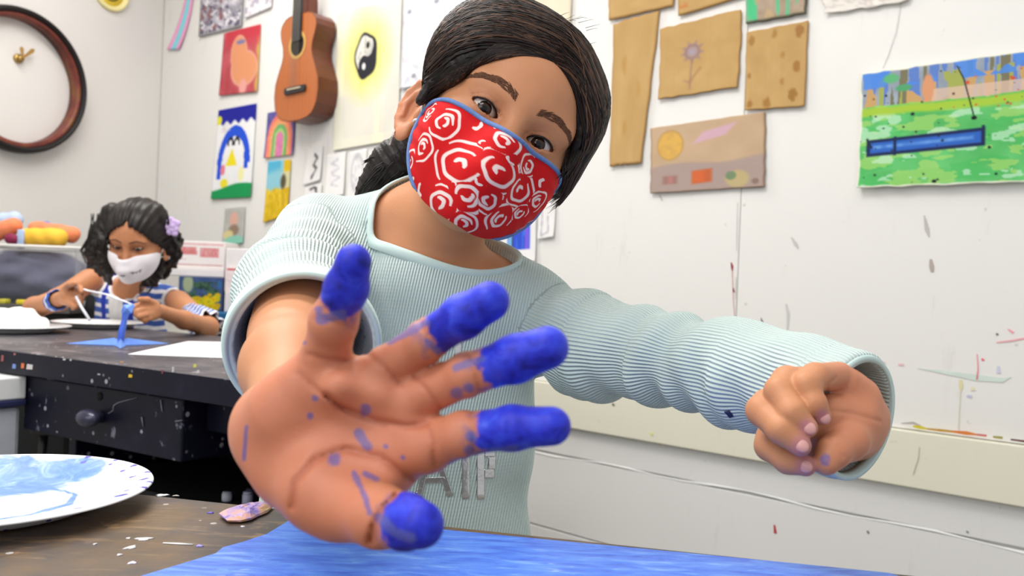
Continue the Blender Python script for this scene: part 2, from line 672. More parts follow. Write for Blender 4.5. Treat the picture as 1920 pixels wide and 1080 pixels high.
def sheet(name, corners, fn, label, cat, group=None, nu=40, nv=40, off=0.004, th=0.0008, curl=0.006, rag=0.0, mat=None, plane=PW, N=None, poly=None, seed=0, relief=0.0015):
    """a sheet taped to the wall; corners TL TR BR BL; fn(u, v) -> sRGB"""
    N = WN if N is None else N
    c = [plane(x, y, off) for x, y in corners]
    u, v = np.meshgrid(np.linspace(0, 1, nu), np.linspace(0, 1, nv), indexing='ij')
    U, V = u.ravel(), v.ravel()
    Uw = U + rag * (vnoise(V * 9 + 3, U * 0 + seed, seed) - 0.5) * (np.abs(U - 0.5) * 2) ** 8
    Vw = V + rag * (vnoise(U * 11 + 5, V * 0 + seed + 7, seed + 1) - 0.5) * (np.abs(V - 0.5) * 2) ** 8
    if poly is not None:
        Uw, Vw = poly(Uw, Vw)
    p = ((1 - Uw) * (1 - Vw))[:, None] * c[0] + (Uw * (1 - Vw))[:, None] * c[1] + (Uw * Vw)[:, None] * c[2] + ((1 - Uw) * Vw)[:, None] * c[3]
    bend = curl * (0.5 * V ** 3 + 0.5 * np.abs(2 * U - 1) ** 3 * V ** 2) + relief * fbm(U * 3 + seed, V * 3, seed)
    front = p + N * (bend + th)[:, None]
    back = p + N * bend[:, None]
    verts = np.concatenate([front, back])
    g = np.arange(nu * nv).reshape(nu, nv)
    n = nu * nv
    a, b, cc, d = g[:-1, :-1].ravel(), g[1:, :-1].ravel(), g[1:, 1:].ravel(), g[:-1, 1:].ravel()
    q = [np.stack([a, d, cc, b], 1), np.stack([a, b, cc, d], 1) + n]
    for e, rev in ((g[:, 0], 0), (g[:, -1], 1), (g[0, :], 1), (g[-1, :], 0)):
        s = np.stack([e[:-1], e[1:], e[1:] + n, e[:-1] + n], 1)
        q.append(s[:, ::-1] if rev else s)
    me = quads_np(verts, np.concatenate(q))
    col = lin(np.clip(fn(U, V), 0, 255))
    set_col(me, 'Col', np.concatenate([col, col]).astype(np.float32))
    bm = bmesh.new(); bm.from_mesh(me); bmesh.ops.recalc_face_normals(bm, faces=bm.faces); bm.to_mesh(me); bm.free()
    o = link(name, me, mat or M_ART, smooth=False)
    props(o, label, cat, group)
    return o


def base_col(U, c, var=0, sc=4, V=None, seed=0):
    a = np.tile(np.array(c, float), (len(U), 1))
    if var: a = a + ((fbm(U * sc, V * sc, seed) - 0.5) * 2 * var)[:, None]
    return a


def over(a, mask, c):
    m_ = np.clip(np.asarray(mask, float), 0, 1)[:, None]
    return a * (1 - m_) + np.array(c, float) * m_


def soft(d, w):
    """1 inside (d<0), 0 outside, with feather w"""
    return np.clip(0.5 - d / w, 0, 1)


def seg_d(U, V, x0, y0, x1, y1, asp=1.0):
    dx, dy = (x1 - x0), (y1 - y0) * asp
    px_, py_ = U - x0, (V - y0) * asp
    t = np.clip((px_ * dx + py_ * dy) / (dx * dx + dy * dy + 1e-9), 0, 1)
    return np.hypot(px_ - t * dx, py_ - t * dy)


def poly_d(U, V, pts, asp=1.0):
    d = None
    for (a, b), (c, e) in zip(pts, pts[1:]):
        q = seg_d(U, V, a, b, c, e, asp)
        d = q if d is None else np.minimum(d, q)
    return d


def art_mottled(U, V):
    a = base_col(U, (176, 172, 182), 60, 9, V, 3)
    a = over(a, fbm(U * 14, V * 18, 8) > 0.6, (96, 90, 112))
    a = over(a, fbm(U * 12 + 4, V * 14, 12) > 0.64, (226, 222, 228))
    a = over(a, (fbm(U * 8, V * 9, 21) > 0.62) & (U < 0.6), (142, 100, 106))
    a = over(a, soft(np.minimum(np.minimum(U, 1 - U), 1 - V) - 0.03, 0.02), (150, 150, 150))
    return a


def art_sketch_purple(U, V):
    a = base_col(U, (226, 222, 226), 10, 6, V, 5)
    a = over(a, 0.6 * (fbm(U * 7, V * 6, 17) > 0.58), (150, 140, 165))
    return a


def art_red(U, V):
    a = base_col(U, (188, 84, 92), 26, 5, V, 9)
    a = over(a, soft(0.92 - U + 0.05 * vnoise(V * 8, V * 0, 2), 0.08), (208, 170, 90))
    a = over(a, soft(V - 0.22, 0.2) * (U > 0.1), (196, 62, 74))
    body = np.minimum(np.hypot((U - 0.62) / 0.32, (V - 0.62) / 0.25) - 1, np.hypot((U - 0.46) / 0.2, (V - 0.38) / 0.26) - 1)
    a = over(a, soft(body - 0.12, 0.08), (222, 160, 140))
    a = over(a, soft(body, 0.1), (220, 148, 106))
    a = over(a, soft(np.hypot((U - 0.5) / 0.12, (V - 0.2) / 0.035) - 1, 0.4), (124, 122, 160))
    a = over(a, soft(np.hypot((U - 0.62) / 0.1, (V - 0.9) / 0.12) - 1, 0.5), (226, 160, 150))
    return a


def art_penguin(U, V):
    a = base_col(U, (236, 236, 236), 5, 5, V, 2)
    a = over(a, soft(V - 0.16 + 0.02 * np.sin(U * 30), 0.02), (32, 34, 150))
    a = over(a, soft(np.hypot((U - 0.05) / 0.07, (V - 0.12) / 0.05) - 1, 0.2), (226, 222, 40))
    # blue hood running down both sides
    arch = np.abs(np.hypot((U - 0.5) / 0.36, (V - 0.62) / 0.36) - 1)
    m_ = (arch < 0.17) & (V < 0.62)
    sides = (np.abs(np.abs(U - 0.48) - (0.33 + 0.04 * (V - 0.5))) < 0.05) & (V >= 0.5) & (V < 0.78)
    a = over(a, m_ | (sides & ((V < 0.68) | (U < 0.5))), (38, 84, 214))
    a = over(a, soft(np.hypot((U - 0.22) / 0.16, (V - 0.22) / 0.045) - 1, 0.3) * (fbm(U * 20, V * 30, 3) > 0.4), (220, 214, 214))
    for x in (0.40, 0.56):
        d = np.abs(np.hypot((U - x) / 0.06, (V - 0.40) / 0.06) - 1)
        a = over(a, (d < 0.35) & (V < 0.42), (40, 40, 52))
    tri = (V > 0.46) & (V < 0.64) & (np.abs(U - 0.45) < (V - 0.44) * 0.75)
    a = over(a, tri, (238, 220, 40))
    a = over(a, soft(np.hypot((U - 0.24) / 0.06, (V - 0.68) / 0.06) - 1, 0.2), (226, 130, 150))
    a = over(a, soft(np.hypot((U - 0.3) / 0.1, (V - 0.83) / 0.05) - 1, 0.2), (236, 220, 60))
    a = over(a, soft(np.hypot((U - 0.72) / 0.07, (V - 0.74) / 0.08) - 1, 0.2), (238, 234, 170))
    a = over(a, soft(0.89 + 0.02 * np.cos(U * 5) - 0.05 * U - V, 0.015), (24, 150, 84))
    return a


def art_rainbow(U, V):
    a = base_col(U, (98, 92, 156), 22, 6, V, 4)
    r = np.hypot((U - 0.5) / 0.5, np.minimum(V - 0.62, 0) / 0.62)
    r = np.where(V > 0.62, np.abs(U - 0.5) / 0.5, r)
    for rad, c in ((0.90, (232, 128, 112)), (0.72, (236, 158, 108)), (0.52, (106, 172, 110)), (0.38, (168, 200, 120)), (0.26, (214, 124, 168))):
        a = over(a, soft(r - rad, 0.06), c)
    return a + ((fbm(U * 14, V * 14, 6) - 0.5) * 26)[:, None]


def art_yellow(U, V):
    a = base_col(U, (222, 186, 40), 26, 8, V, 14)
    a = over(a, soft(V - 0.50 + 0.1 * vnoise(U * 5, U * 0, 3), 0.06) * (U < 0.72), (142, 200, 214))
    a = over(a, soft(V - 0.2 + 0.1 * U, 0.1) * (U < 0.6), (88, 180, 212))
    a = over(a, ((U > 0.58) & (V > 0.22) & (V < 0.5)) * 0.7, (206, 216, 214))
    a = over(a, soft(np.hypot((U - 0.72) / 0.12, (V - 0.38) / 0.13) - 1, 0.5), (92, 84, 62))
    a = over(a, 0.5 * (fbm(U * 20, V * 8, 31) > 0.6) * (V > 0.55), (188, 150, 30))
    return a


def art_portrait(U, V):
    a = base_col(U, (186, 186, 180), 12, 6, V, 4)
    a = over(a, soft(np.hypot((U - 0.48) / 0.22, (V - 0.32) / 0.2) - 1, 0.3), (222, 176, 160))
    a = over(a, soft(np.hypot((U - 0.5) / 0.26, (V - 0.62) / 0.16) - 1, 0.4), (150, 128, 108))
    a = over(a, soft(np.hypot((U - 0.25) / 0.25, (V - 0.72) / 0.12) - 1, 0.4), (222, 206, 150))
    a = over(a, soft(np.hypot((U - 0.55) / 0.5, (V - 0.92) / 0.16) - 1, 0.3), (142, 206, 184))
    return a


def art_balance(U, V):
    """a big sheet: soft yellow glow with a black and white disc of two drops"""
    a = base_col(U, (226, 221, 204), 12, 5, V, 7)
    a = over(a, 0.75 * ((U < 0.13) | (np.abs(U - 0.68) < 0.035) | (V > 0.93)), (236, 232, 204))
    a = over(a, 0.55 * ((U > 0.2) & (U < 0.6) & (V < 0.25)), (204, 202, 198))
    a = over(a, 0.6 * (U > 0.78), (214, 212, 204))
    a = over(a, 0.45 * ((V > 0.62) & (U < 0.62)), (216, 214, 206))
    glow = np.hypot((U - 0.48) / 0.42, (V - 0.36) / 0.34)
    a = over(a, 0.9 * np.clip(1.35 - glow * 1.2, 0, 1) * (0.7 + 0.5 * fbm(U * 12, V * 12, 4)), (222, 216, 92))
    ax_, ay_ = (U - 0.48) / 0.165, (V - 0.36) / 0.155
    th = -0.35
    x, y = ax_ * math.cos(th) - ay_ * math.sin(th), ax_ * math.sin(th) + ay_ * math.cos(th)
    r = np.hypot(x, y)
    dark = ((x > 0) | (np.hypot(x, y - 0.5) < 0.5)) & ~(np.hypot(x, y + 0.5) < 0.5)
    wob = 0.05 * np.sin(np.arctan2(y, x) * 5)
    a = over(a, soft(r - 1.06 - wob, 0.05), (44, 44, 50))
    a = over(a, soft(r - 0.92 - wob, 0.05) * ~dark, (218, 216, 206))
    a = over(a, 0.5 * soft(r - 0.92, 0.05) * ~dark * (fbm(U * 30, V * 30, 9) > 0.55), (160, 160, 158))
    a = over(a, soft(np.hypot(x, y + 0.5) - 0.16, 0.05), (50, 46, 44))
    a = over(a, soft(np.hypot(x, y - 0.5) - 0.16, 0.05), (226, 226, 224))
    return a


def scribble(seed, c=(90, 88, 90), bg=(233, 231, 229), pts=None, wd=0.03):
    def fn(U, V):
        a = base_col(U, bg, 5, 5, V, seed)
        r_ = np.random.default_rng(seed)
        pp = pts or [(0.5 + 0.25 * math.sin(i * 1.9 + seed), 0.15 + 0.07 * i) for i in range(10)]
        d = poly_d(U, V, pp, 1.3)
        return over(a, 0.8 * soft(d - wd * (0.5 + vnoise(U * 9, V * 9, seed)), 0.02), c)
    return fn


def art_oval(U, V):
    a = base_col(U, (230, 228, 227), 5, 5, V, 7)
    r = np.hypot((U - 0.5) / 0.36, (V - 0.45) / 0.4)
    a = over(a, 0.5 * soft(np.abs(r - 0.9) - 0.12, 0.1), (170, 170, 176))
    a = over(a, 0.4 * (fbm(U * 12, V * 12, 5) > 0.58) * (r < 0.9), (176, 174, 180))
    return a


def art_drawing(U, V):
    a = base_col(U, (230, 230, 234), 6, 4, V, 9)
    for x, y in ((0.10, 0.28), (0.5, 0.24), (0.64, 0.22), (0.2, 0.9)):
        a = over(a, 0.7 * soft(np.hypot((U - x) / 0.035, (V - y) / 0.022) - 1, 0.6), (110, 108, 124))
    a = over(a, 0.3 * (fbm(U * 16, V * 16, 3) > 0.62) * (V > 0.3), (150, 150, 168))
    a = over(a, 0.5 * soft(np.abs(U - 0.015) - 0.012, 0.01), (160, 158, 158))
    return a


def art_door(U, V):
    a = base_col(U, (232, 230, 230), 4, 5, V, 6)
    arch = (np.abs(U - 0.71) < 0.20) & (V < 0.78) & (V > 0.02 + 0.12 * (np.abs(U - 0.71) / 0.20) ** 2)
    st = vnoise(U * 40, V * 3, 5)
    colr = np.where((st > 0.6)[:, None], np.array([64, 110, 226.]), np.array([54, 84, 206.]))
    colr = np.where((np.abs(U - 0.56) < 0.03)[:, None], np.array([120, 180, 226.]), colr)
    colr = np.where((np.abs(U - 0.605) < 0.015)[:, None], np.array([62, 72, 96.]), colr)
    colr = np.where((np.abs(U - 0.845) < 0.03)[:, None], np.array([122, 96, 220.]), colr)
    a = np.where(arch[:, None], colr, a)
    a = over(a, 0.4 * soft(np.abs(U - 0.3) - 0.008, 0.01), (170, 164, 164))
    return a


def art_green_field(U, V):
    """tree trunks and sky over a green meadow with a long blue bar"""
    hz = 0.30 + 0.02 * vnoise(U * 9, U * 0, 3)
    a = base_col(U, (94, 186, 106), 24, 5, V, 3)
    a = over(a, 0.5 * (fbm(U * 5, V * 16, 8) > 0.55), (72, 180, 92))
    a = over(a, 0.6 * (fbm(U * 7, V * 18, 28) > 0.60), (176, 212, 112))
    a = over(a, 0.7 * (fbm(U * 6, V * 14, 48) > 0.66), (190, 226, 196))
    top = base_col(U, (150, 160, 172), 22, 8, V, 13)
    st = vnoise(U * 34, V * 2.0, 4)
    st2 = vnoise(U * 30 + 9, V * 3.0, 14)
    top = over(top, st > 0.62, (96, 128, 196))
    top = over(top, (st < 0.3), (120, 116, 92))
    top = over(top, (st2 > 0.66) & (V > 0.12), (196, 158, 104))
    top = over(top, (st2 < 0.22) & (V > 0.08), (160, 168, 88))
    top = over(top, 0.9 * ((fbm(U * 9, V * 6, 24) > 0.58) & (V < 0.15)), (80, 136, 222))
    top = over(top, 0.8 * ((V > 0.21) & (U > 0.45)), (214, 184, 166))
    top = over(top, soft(np.hypot((U - 0.2) / 0.05, (V - 0.08) / 0.04) - 1, 0.4), (98, 176, 120))
    top = over(top, soft(np.hypot((U - 0.28) / 0.05, (V - 0.17) / 0.03) - 1, 0.4), (84, 160, 110))
    top = over(top, soft(np.hypot((U - 0.43) / 0.035, (V - 0.2) / 0.12) - 1, 0.3), (214, 150, 110))
    a = np.where((V < hz)[:, None], top, a)
    a = over(a, soft(np.abs(V - hz - 0.045) - 0.035, 0.03), (162, 196, 66))
    # the bar
    yb = 0.665 - 0.05 * (U - 0.08)
    d = np.maximum(np.abs(V - yb) - 0.066, np.maximum(0.06 - U, U - 0.76))
    a = over(a, soft(d - 0.006, 0.01), (30, 42, 84))
    d2 = np.maximum(np.abs(V - yb) - 0.045, np.maximum(0.078 - U, U - 0.745))
    a = over(a, soft(d2, 0.012), (48, 98, 186))
    a = over(a, 0.8 * soft(np.maximum(np.abs(V - yb + 0.004) - 0.014, np.maximum(0.1 - U, U - 0.7)), 0.02) * (0.4 + vnoise(U * 30, V * 20, 3)), (104, 156, 222))
    a = over(a, soft(np.maximum(np.abs(U - 0.235) - 0.009, np.abs(V - yb) - 0.08), 0.008), (30, 40, 70))
    a = over(a, soft(np.maximum(np.abs(U - 0.755) - 0.008, np.abs(V - yb + 0.015) - 0.075), 0.008), (30, 40, 76))
    a = over(a, soft(seg_d(U, V, 0.055, 0.585, 0.085, 0.66) - 0.008, 0.006), (36, 44, 66))
    # ink flicked over it
    a = over(a, soft(poly_d(U, V, [(0.60, 0.05), (0.64, 0.16), (0.68, 0.36), (0.70, 0.46)]) - 0.004, 0.004), (30, 34, 40))
    a = over(a, soft(np.hypot(U - 0.702, V - 0.478) - 0.016, 0.006), (20, 22, 26))
    r_ = np.random.default_rng(4)
    for i in range(44):
        x, y, r0 = r_.random(), r_.random(), 0.003 + 0.006 * r_.random() ** 2
        if i < 8: x, y, r0 = [(0.34, 0.40, .013), (0.03, 0.2, .008), (0.09, 0.24, .006), (0.16, 0.5, .007), (0.005, 0.6, .01), (0.79, 0.72, .01), (0.83, 0.93, .009), (0.48, 0.97, .014)][i]
        a = over(a, soft(np.hypot(U - x, (V - y) * 0.9) - r0, 0.004), (34, 40, 40))
    for i in range(16):
        x, y, r0 = 0.55 + 0.42 * r_.random(), 0.05 + 0.35 * r_.random(), 0.003 + 0.006 * r_.random()
        if i == 0: x, y, r0 = 0.66, 0.19, 0.012
        if i == 1: x, y, r0 = 0.91, 0.2, 0.012
        a = over(a, soft(np.hypot(U - x, (V - y) * 0.9) - r0, 0.004), (206, 84, 56))
    edge = np.minimum(np.minimum(U, 1 - U), np.minimum(V, 1 - V))
    return over(a, soft(edge - 0.008 - 0.008 * vnoise(U * 20, V * 20, 2), 0.008), (232, 232, 216))


CB = (188, 154, 102)


def card_plain(seed, spots=()):
    def fn(U, V):
        a = base_col(U, CB, 10, 4, V, seed)
        a = over(a, 0.16 * (vnoise(U * 60, V * 2, seed) > 0.6), (186, 146, 88))
        for x, y, r0, c in spots:
            a = over(a, 0.7 * soft(np.hypot(U - x, (V - y) * 0.95) - r0 * (0.7 + 0.6 * vnoise(U * 25, V * 25, seed)), 0.03), c)
        e = np.minimum(np.minimum(U, 1 - U), np.minimum(V, 1 - V))
        return over(a, 0.5 * soft(e - 0.012, 0.012), (170, 124, 66))
    return fn


def card_flower(U, V):
    a = card_plain(4)(U, V)
    th = np.arctan2(V - 0.42, U - 0.42); r = np.hypot((U - 0.42), (V - 0.42) * 0.95)
    a = over(a, 0.75 * soft(r - 0.12 - 0.03 * np.sin(th * 9), 0.04) * (0.5 + 0.6 * vnoise(U * 40, V * 40, 3)), (150, 124, 128))
    a = over(a, 0.8 * soft(r - 0.05, 0.05), (164, 156, 176))
    a = over(a, 0.7 * soft(np.abs(r - 0.085) - 0.01, 0.02), (134, 112, 130))
    a = over(a, 0.7 * soft(poly_d(U, V, [(0.42, 0.54), (0.41, 0.7), (0.40, 0.92)]) - 0.012, 0.02), (150, 118, 104))
    a = over(a, 0.6 * soft(poly_d(U, V, [(0.41, 0.82), (0.48, 0.72), (0.53, 0.66)]) - 0.014, 0.03), (150, 112, 80))
    a = over(a, 0.5 * soft(poly_d(U, V, [(0.40, 0.84), (0.33, 0.8)]) - 0.014, 0.03), (150, 118, 104))
    return a


def card_streak(U, V):
    a = base_col(U, (168, 148, 128), 20, 6, V, 3)
    st = vnoise(U * 13, V * 1.5, 7)
    a = over(a, 0.85 * (st > 0.56), (108, 178, 138))
    a = over(a, 0.8 * (st > 0.74), (74, 190, 130))
    a = over(a, 0.6 * (vnoise(U * 11 + 3, V * 2, 17) > 0.66), (190, 164, 120))
    return over(a, soft(np.minimum(1 - U, 1 - V) - 0.035, 0.02), (94, 92, 76))


def card_scene(U, V):
    a = base_col(U, (190, 162, 132), 8, 4, V, 6)
    a = over(a, 0.5 * soft(V - 0.3 + 0.3 * U, 0.3) * (U < 0.6), (194, 168, 140))
    lo_ = soft(0.62 - 0.03 * np.sin(U * 7) - 0.05 * U - V, 0.05)
    a = over(a, lo_, (168, 148, 140))
    r = np.hypot((U - 0.185) / 0.125, (V - 0.30) / 0.23)
    a = over(a, soft(r - 1, 0.12), (188, 150, 92))
    a = over(a, soft(r - 0.88, 0.12) * (0.5 + 0.7 * vnoise(U * 30, V * 20, 8)), (214, 170, 88))
    a = over(a, 0.8 * soft(np.maximum(np.abs(U - 0.58 + (V - 0.2) * 0.6) - 0.12, np.abs(V - 0.20 + 0.28 * (U - 0.58)) - 0.065), 0.03), (206, 166, 190))
    a = over(a, soft(np.maximum(np.abs(U - 0.475) - 0.088, np.abs(V - 0.80 + 0.1 * (U - 0.47)) - 0.095), 0.03), (190, 100, 62))
    a = over(a, soft(np.maximum(np.abs(U - 0.445) - 0.05, np.abs(V - 0.80) - 0.08), 0.03), (206, 104, 62))
    a = over(a, 0.8 * soft(np.maximum(np.abs(U - 0.185) - 0.065, np.abs(V - 0.82) - 0.06), 0.03), (150, 108, 98))
    a = over(a, 0.7 * soft(np.maximum(np.abs(U - 0.19) - 0.02, np.abs(V - 0.82) - 0.05), 0.03), (190, 126, 124))
    a = over(a, 0.8 * soft(np.hypot((U - 0.78) / 0.1, (V - 0.87) / 0.12) - 1, 0.3), (190, 172, 120))
    a = over(a, 0.9 * soft(np.hypot((U - 0.725) / 0.045, (V - 0.82) / 0.06) - 1, 0.3), (110, 134, 104))
    a = over(a, 0.7 * soft(np.hypot((U - 0.93) / 0.03, (V - 0.92) / 0.04) - 1, 0.4), (124, 100, 88))
    return over(a, 0.6 * soft(np.minimum(np.minimum(U, 1 - U), 1 - V) - 0.012, 0.012), (146, 116, 88))


def torn_poster(U, V):
    a = base_col(U, (224, 218, 210), 10, 8, V, 4)
    return over(a, 0.35 * (fbm(U * 14, V * 10, 6) > 0.6), (176, 160, 156))


def cream_sheet(U, V):
    return base_col(U, (226, 214, 190), 8, 4, V, 5)


def strip_neon(U, V):
    a = base_col(U, (240, 168, 208), 4, 4, V, 3)
    return over(a, soft(np.abs(U - 0.5) - 0.2, 0.08), (134, 220, 232))


G = 'children\'s pictures taped to the wall'
sheet('wall_painting', [(378, -44), (459, -64), (455, 50), (375, 70)], art_mottled, 'grey and mauve mottled picture at the top edge, left of the guitar neck', 'picture', G, 34, 44)
sheet('pencil_drawing', [(461, -40), (514, -52), (511, 14), (461, 35)], art_sketch_purple, 'pale sheet with faint purple drawing between mottled picture and guitar neck', 'picture', G, 24, 26)
sheet('wall_painting', [(420, 63), (489, 45), (484, 172), (413, 180)], art_red, 'red painting with an orange bird-like figure, left of the guitar', 'picture', G, 40, 50)
sheet('wall_painting', [(410, 207), (481, 194), (472, 370), (398, 374)], art_penguin, 'painting of a penguin with blue hood over a green strip', 'picture', G, 60, 100)
sheet('wall_painting', [(502, 212), (554, 202), (551, 290), (497, 297)], art_rainbow, 'small rainbow painting on purple hanging under the guitar', 'picture', G, 44, 54)
sheet('wall_painting', [(503, 303), (546, 299), (541, 402), (496, 418)], art_yellow, 'yellow and turquoise landscape painting below the rainbow', 'picture', G, 34, 60)
sheet('wall_painting', [(423, 391), (460, 387), (457, 456), (418, 461)], art_portrait, 'small grey portrait with teal edge below the penguin painting', 'picture', G, 26, 40)
sheet('wall_painting', [(633, 24), (754, -6), (748, 262), (627, 283)], art_balance, 'large cream sheet with black and white disc in a yellow glow', 'picture', G, 110, 180)
sheet('ink_drawing', [(576, 281), (606, 273), (602, 338), (570, 348)], scribble(3, pts=[(.55, .2), (.7, .3), (.5, .5), (.7, .62), (.45, .85)], wd=.06), 'small white sheet with a black squiggle under the guitar', 'picture', G, 20, 30)
sheet('ink_drawing', [(571, 352), (604, 344), (602, 392), (566, 396)], scribble(6, (70, 68, 72), pts=[(.4, .12), (.65, .1), (.7, .3)], wd=.08), 'small white sheet with black blot just above the shoulder', 'picture', G, 20, 24)
sheet('pencil_drawing', [(613, 291), (649, 284), (646, 366), (610, 372)], scribble(9, (190, 188, 200), wd=.03), 'white sheet with very faint pencil marks next to the oval drawing', 'picture', G, 20, 30)
sheet('pencil_drawing', [(655, 286), (688, 279), (686, 372), (652, 378)], art_oval, 'white sheet with a grey oval pencil drawing beside the dark ponytail', 'picture', G, 26, 40)
sheet('pencil_drawing', [(758, -30), (888, -62), (884, 140), (752, 168)], art_drawing, 'large white sheet with small dark dots behind the girl\'s head', 'picture', G, 50, 70)
sheet('wall_painting', [(1000, -50), (1076, -66), (1071, 52), (1000, 66)], cream_sheet, 'plain cream sheet behind the crown of the girl\'s head', 'picture', G, 12, 14)
sheet('wall_painting', [(900, 386), (1006, 378), (1006, 490), (898, 498)], art_door, 'white sheet with a striped blue arch between mask and shoulder', 'picture', G, 80, 60)
sheet('pencil_drawing', [(1012, 384), (1043, 380), (1040, 444), (1010, 449)], scribble(12, (176, 174, 186), pts=[(.2, .1), (.2, .9), (.6, .85), (.55, .4)], wd=.05), 'narrow white sketch to the right of the blue arch', 'picture', G, 20, 30)
sheet('neon_strip', [(348, -6), (364, -10), (338, 93), (315, 94)], strip_neon, 'pink and turquoise paper strip hanging near the corner of the room', 'paper strip', None, 20, 24,
      poly=lambda u, v: (u + 0.35 * np.sin(v * math.pi) * 0.5, v))

GC = 'painted cardboard pieces on the wall'
card = dict(mat=M_CARD, th=0.004, curl=0.004, off=0.003)
sheet('cardboard_piece', [(1139, -40), (1266, -66), (1265, 12), (1145, 39)], card_plain(1), 'cardboard piece cut off by the top edge, above the tall narrow one', 'cardboard', GC, 24, 16, rag=0.02, seed=3, **card)
sheet('cardboard_piece', [(1271, -42), (1404, -72), (1396, -6), (1275, 31)], card_plain(2, [(.1, .8, .06, (190, 110, 60)), (.6, .7, .05, (196, 120, 70))]), 'cardboard piece at the top edge, above the flower cardboard', 'cardboard', GC, 24, 16, seed=5, **card)
sheet('cardboard_piece', [(1397, -50), (1516, -66), (1514, 26), (1402, 46)], card_streak, 'cardboard painted with green streaks at the top edge', 'cardboard', GC, 44, 34, rag=0.02, seed=6, **card)
sheet('cardboard_piece', [(1152, 46), (1238, 20), (1204, 306), (1146, 313)], card_plain(3, [(.3, .3, .06, (176, 136, 76)), (.7, .5, .05, (180, 140, 80)), (.4, .75, .05, (176, 136, 76))]), 'tall narrow plain cardboard piece tapering downwards', 'cardboard', GC, 20, 50, rag=0.025, seed=8, **card)
sheet('cardboard_piece', [(1240, 55), (1392, 18), (1386, 164), (1238, 187)], card_flower, 'cardboard piece with a purple flower painted on it', 'cardboard', GC, 70, 60, rag=0.02, seed=9, **card)
sheet('cardboard_piece', [(1401, 62), (1516, 40), (1510, 200), (1399, 208)], card_plain(5, [(.1, .12, .06, (150, 108, 56)), (.48, .09, .05, (156, 116, 62)), (.88, .1, .07, (146, 100, 56)), (.62, .36, .04, (164, 120, 66)), (.85, .52, .06, (148, 100, 50)), (.06, .56, .03, (140, 96, 50)), (.62, .68, .04, (160, 116, 64)), (.8, .85, .07, (140, 98, 46)), (.38, .93, .06, (150, 104, 50)), (.08, .92, .05, (146, 100, 50))]), 'cardboard piece dotted with brown spots round its edge', 'cardboard', GC, 50, 60, rag=0.012, seed=11, **card)
sheet('cardboard_piece', [(1222, 241), (1436, 210), (1435, 350), (1222, 363)], card_scene, 'wide grey-brown cardboard with yellow circle and orange box', 'cardboard', GC, 110, 70, rag=0.008, seed=12, **card)
sheet('torn_poster', [(1538, -30), (1716, -60), (1700, 4), (1546, 28)], torn_poster, 'torn pale poster at the top edge right of the green-streaked cardboard', 'poster', None, 30, 20, rag=0.06, seed=13)
sheet('canvas_painting', [(1617, 140), (1934, 96), (1930, 342), (1611, 353)], art_green_field, 'green meadow painting with long blue bar, trees and ink spatters', 'painting', None, 190, 150, off=0.006, th=0.010, curl=0.003, rag=0.012, seed=2, mat=M_ART)

# ------------------------------------------------------------------ wheel-rim clock on the left wall
cc = (PL(24, 15) + PL(24, 288)) / 2
cc = cc - LN * ((cc - WC) @ LN)
clock = empty('wall_clock', cc, 'round clock made of a black-tyred brown wheel rim with bare brass hands', 'clock')
H_ = (PL(24, 15) - PL(24, 288))[2] / 2
A_ = np.linalg.norm(PL(145, 150) - PL(24, 150)) * 0.985


def ring(name, prof, mat, parent, seg=96, a=A_, b=H_):
    """profile points (inward, out-of-wall) swept round the rim"""
    bm = bmesh.new()
    rings = []
    for j in range(seg):
        t = 2 * math.pi * j / seg
        rr = []
        for dr, dn in prof:
            p = cc + LD * ((a - dr) * math.cos(t)) + ZUP * ((b - dr) * math.sin(t)) + LN * dn
            rr.append(bm.verts.new(Vector(p)))
        rings.append(rr)
    n = len(prof)
    for j in range(seg):
        A1, B1 = rings[j], rings[(j + 1) % seg]
        for i in range(n):
            bm.faces.new((A1[i], A1[(i + 1) % n], B1[(i + 1) % n], B1[i]))
    return link(name, bm_mesh(bm), mat, parent)


k = NB('worn_red_brown_rim')
n_ = k.noise(9, 4, vec=k.coord())
k.base(k.ramp(n_, [(0.3, rgba((72, 30, 26))), (0.5, rgba((122, 58, 46))), (0.62, rgba((128, 84, 44))), (0.75, rgba((96, 40, 32)))]), 0.4, 0.4)
M_RIM = k.mat
M_TYRE = plain('black_rubber', (22, 17, 17), 0.6, 0.2, 30)
ring('tyre', [(0.027 * (1 - math.cos(t)) * 0.5, 0.036 + 0.034 * math.sin(t)) for t in np.linspace(0, 2 * math.pi, 14, endpoint=False)], M_TYRE, clock)
ring('rim', [(0.020, 0.008), (0.026, 0.004), (0.042, 0.006), (0.040, 0.030), (0.041, 0.050), (0.030, 0.054), (0.020, 0.050)], M_RIM, clock)
M_BRASS = plain('brass', (184, 150, 84), 0.35, 0.15, 40, 0.5, 0.6)
hub = PL(33, 110)
bm = bmesh.new()
for r0, d0, d1 in ((0.019, 0.0, 0.012), (0.012, 0.012, 0.026)):
    r = bmesh.ops.create_cone(bm, cap_ends=True, segments=24, radius1=r0, radius2=r0 * 0.9, depth=d1 - d0)
    M4 = Matrix.Translation(Vector(hub + LN * ((d0 + d1) / 2))) @ Vector(LN).to_track_quat('Z', 'Y').to_matrix().to_4x4()
    bmesh.ops.transform(bm, matrix=M4, verts=r['verts'])
link('hub', bm_mesh(bm), M_BRASS, clock)
for tip, nm in (((56, 93), 'hour_hand'), ((30, 88), 'minute_hand')):
    q = PL(*tip)
    d = q - hub
    d /= np.linalg.norm(d)
    s = np.cross(d, LN)
    L = np.linalg.norm(q - hub)
    ol = [(0, -.004), (L * .5, -.006), (L * .82, -.009), (L, 0), (L * .82, .009), (L * .5, .006), (0, .004)]
    link(nm, bm_mesh(prism(ol, hub + LN * (0.027 if nm == 'hour_hand' else 0.030), d, s, LN, 0.002)), M_BRASS, clock, smooth=False)

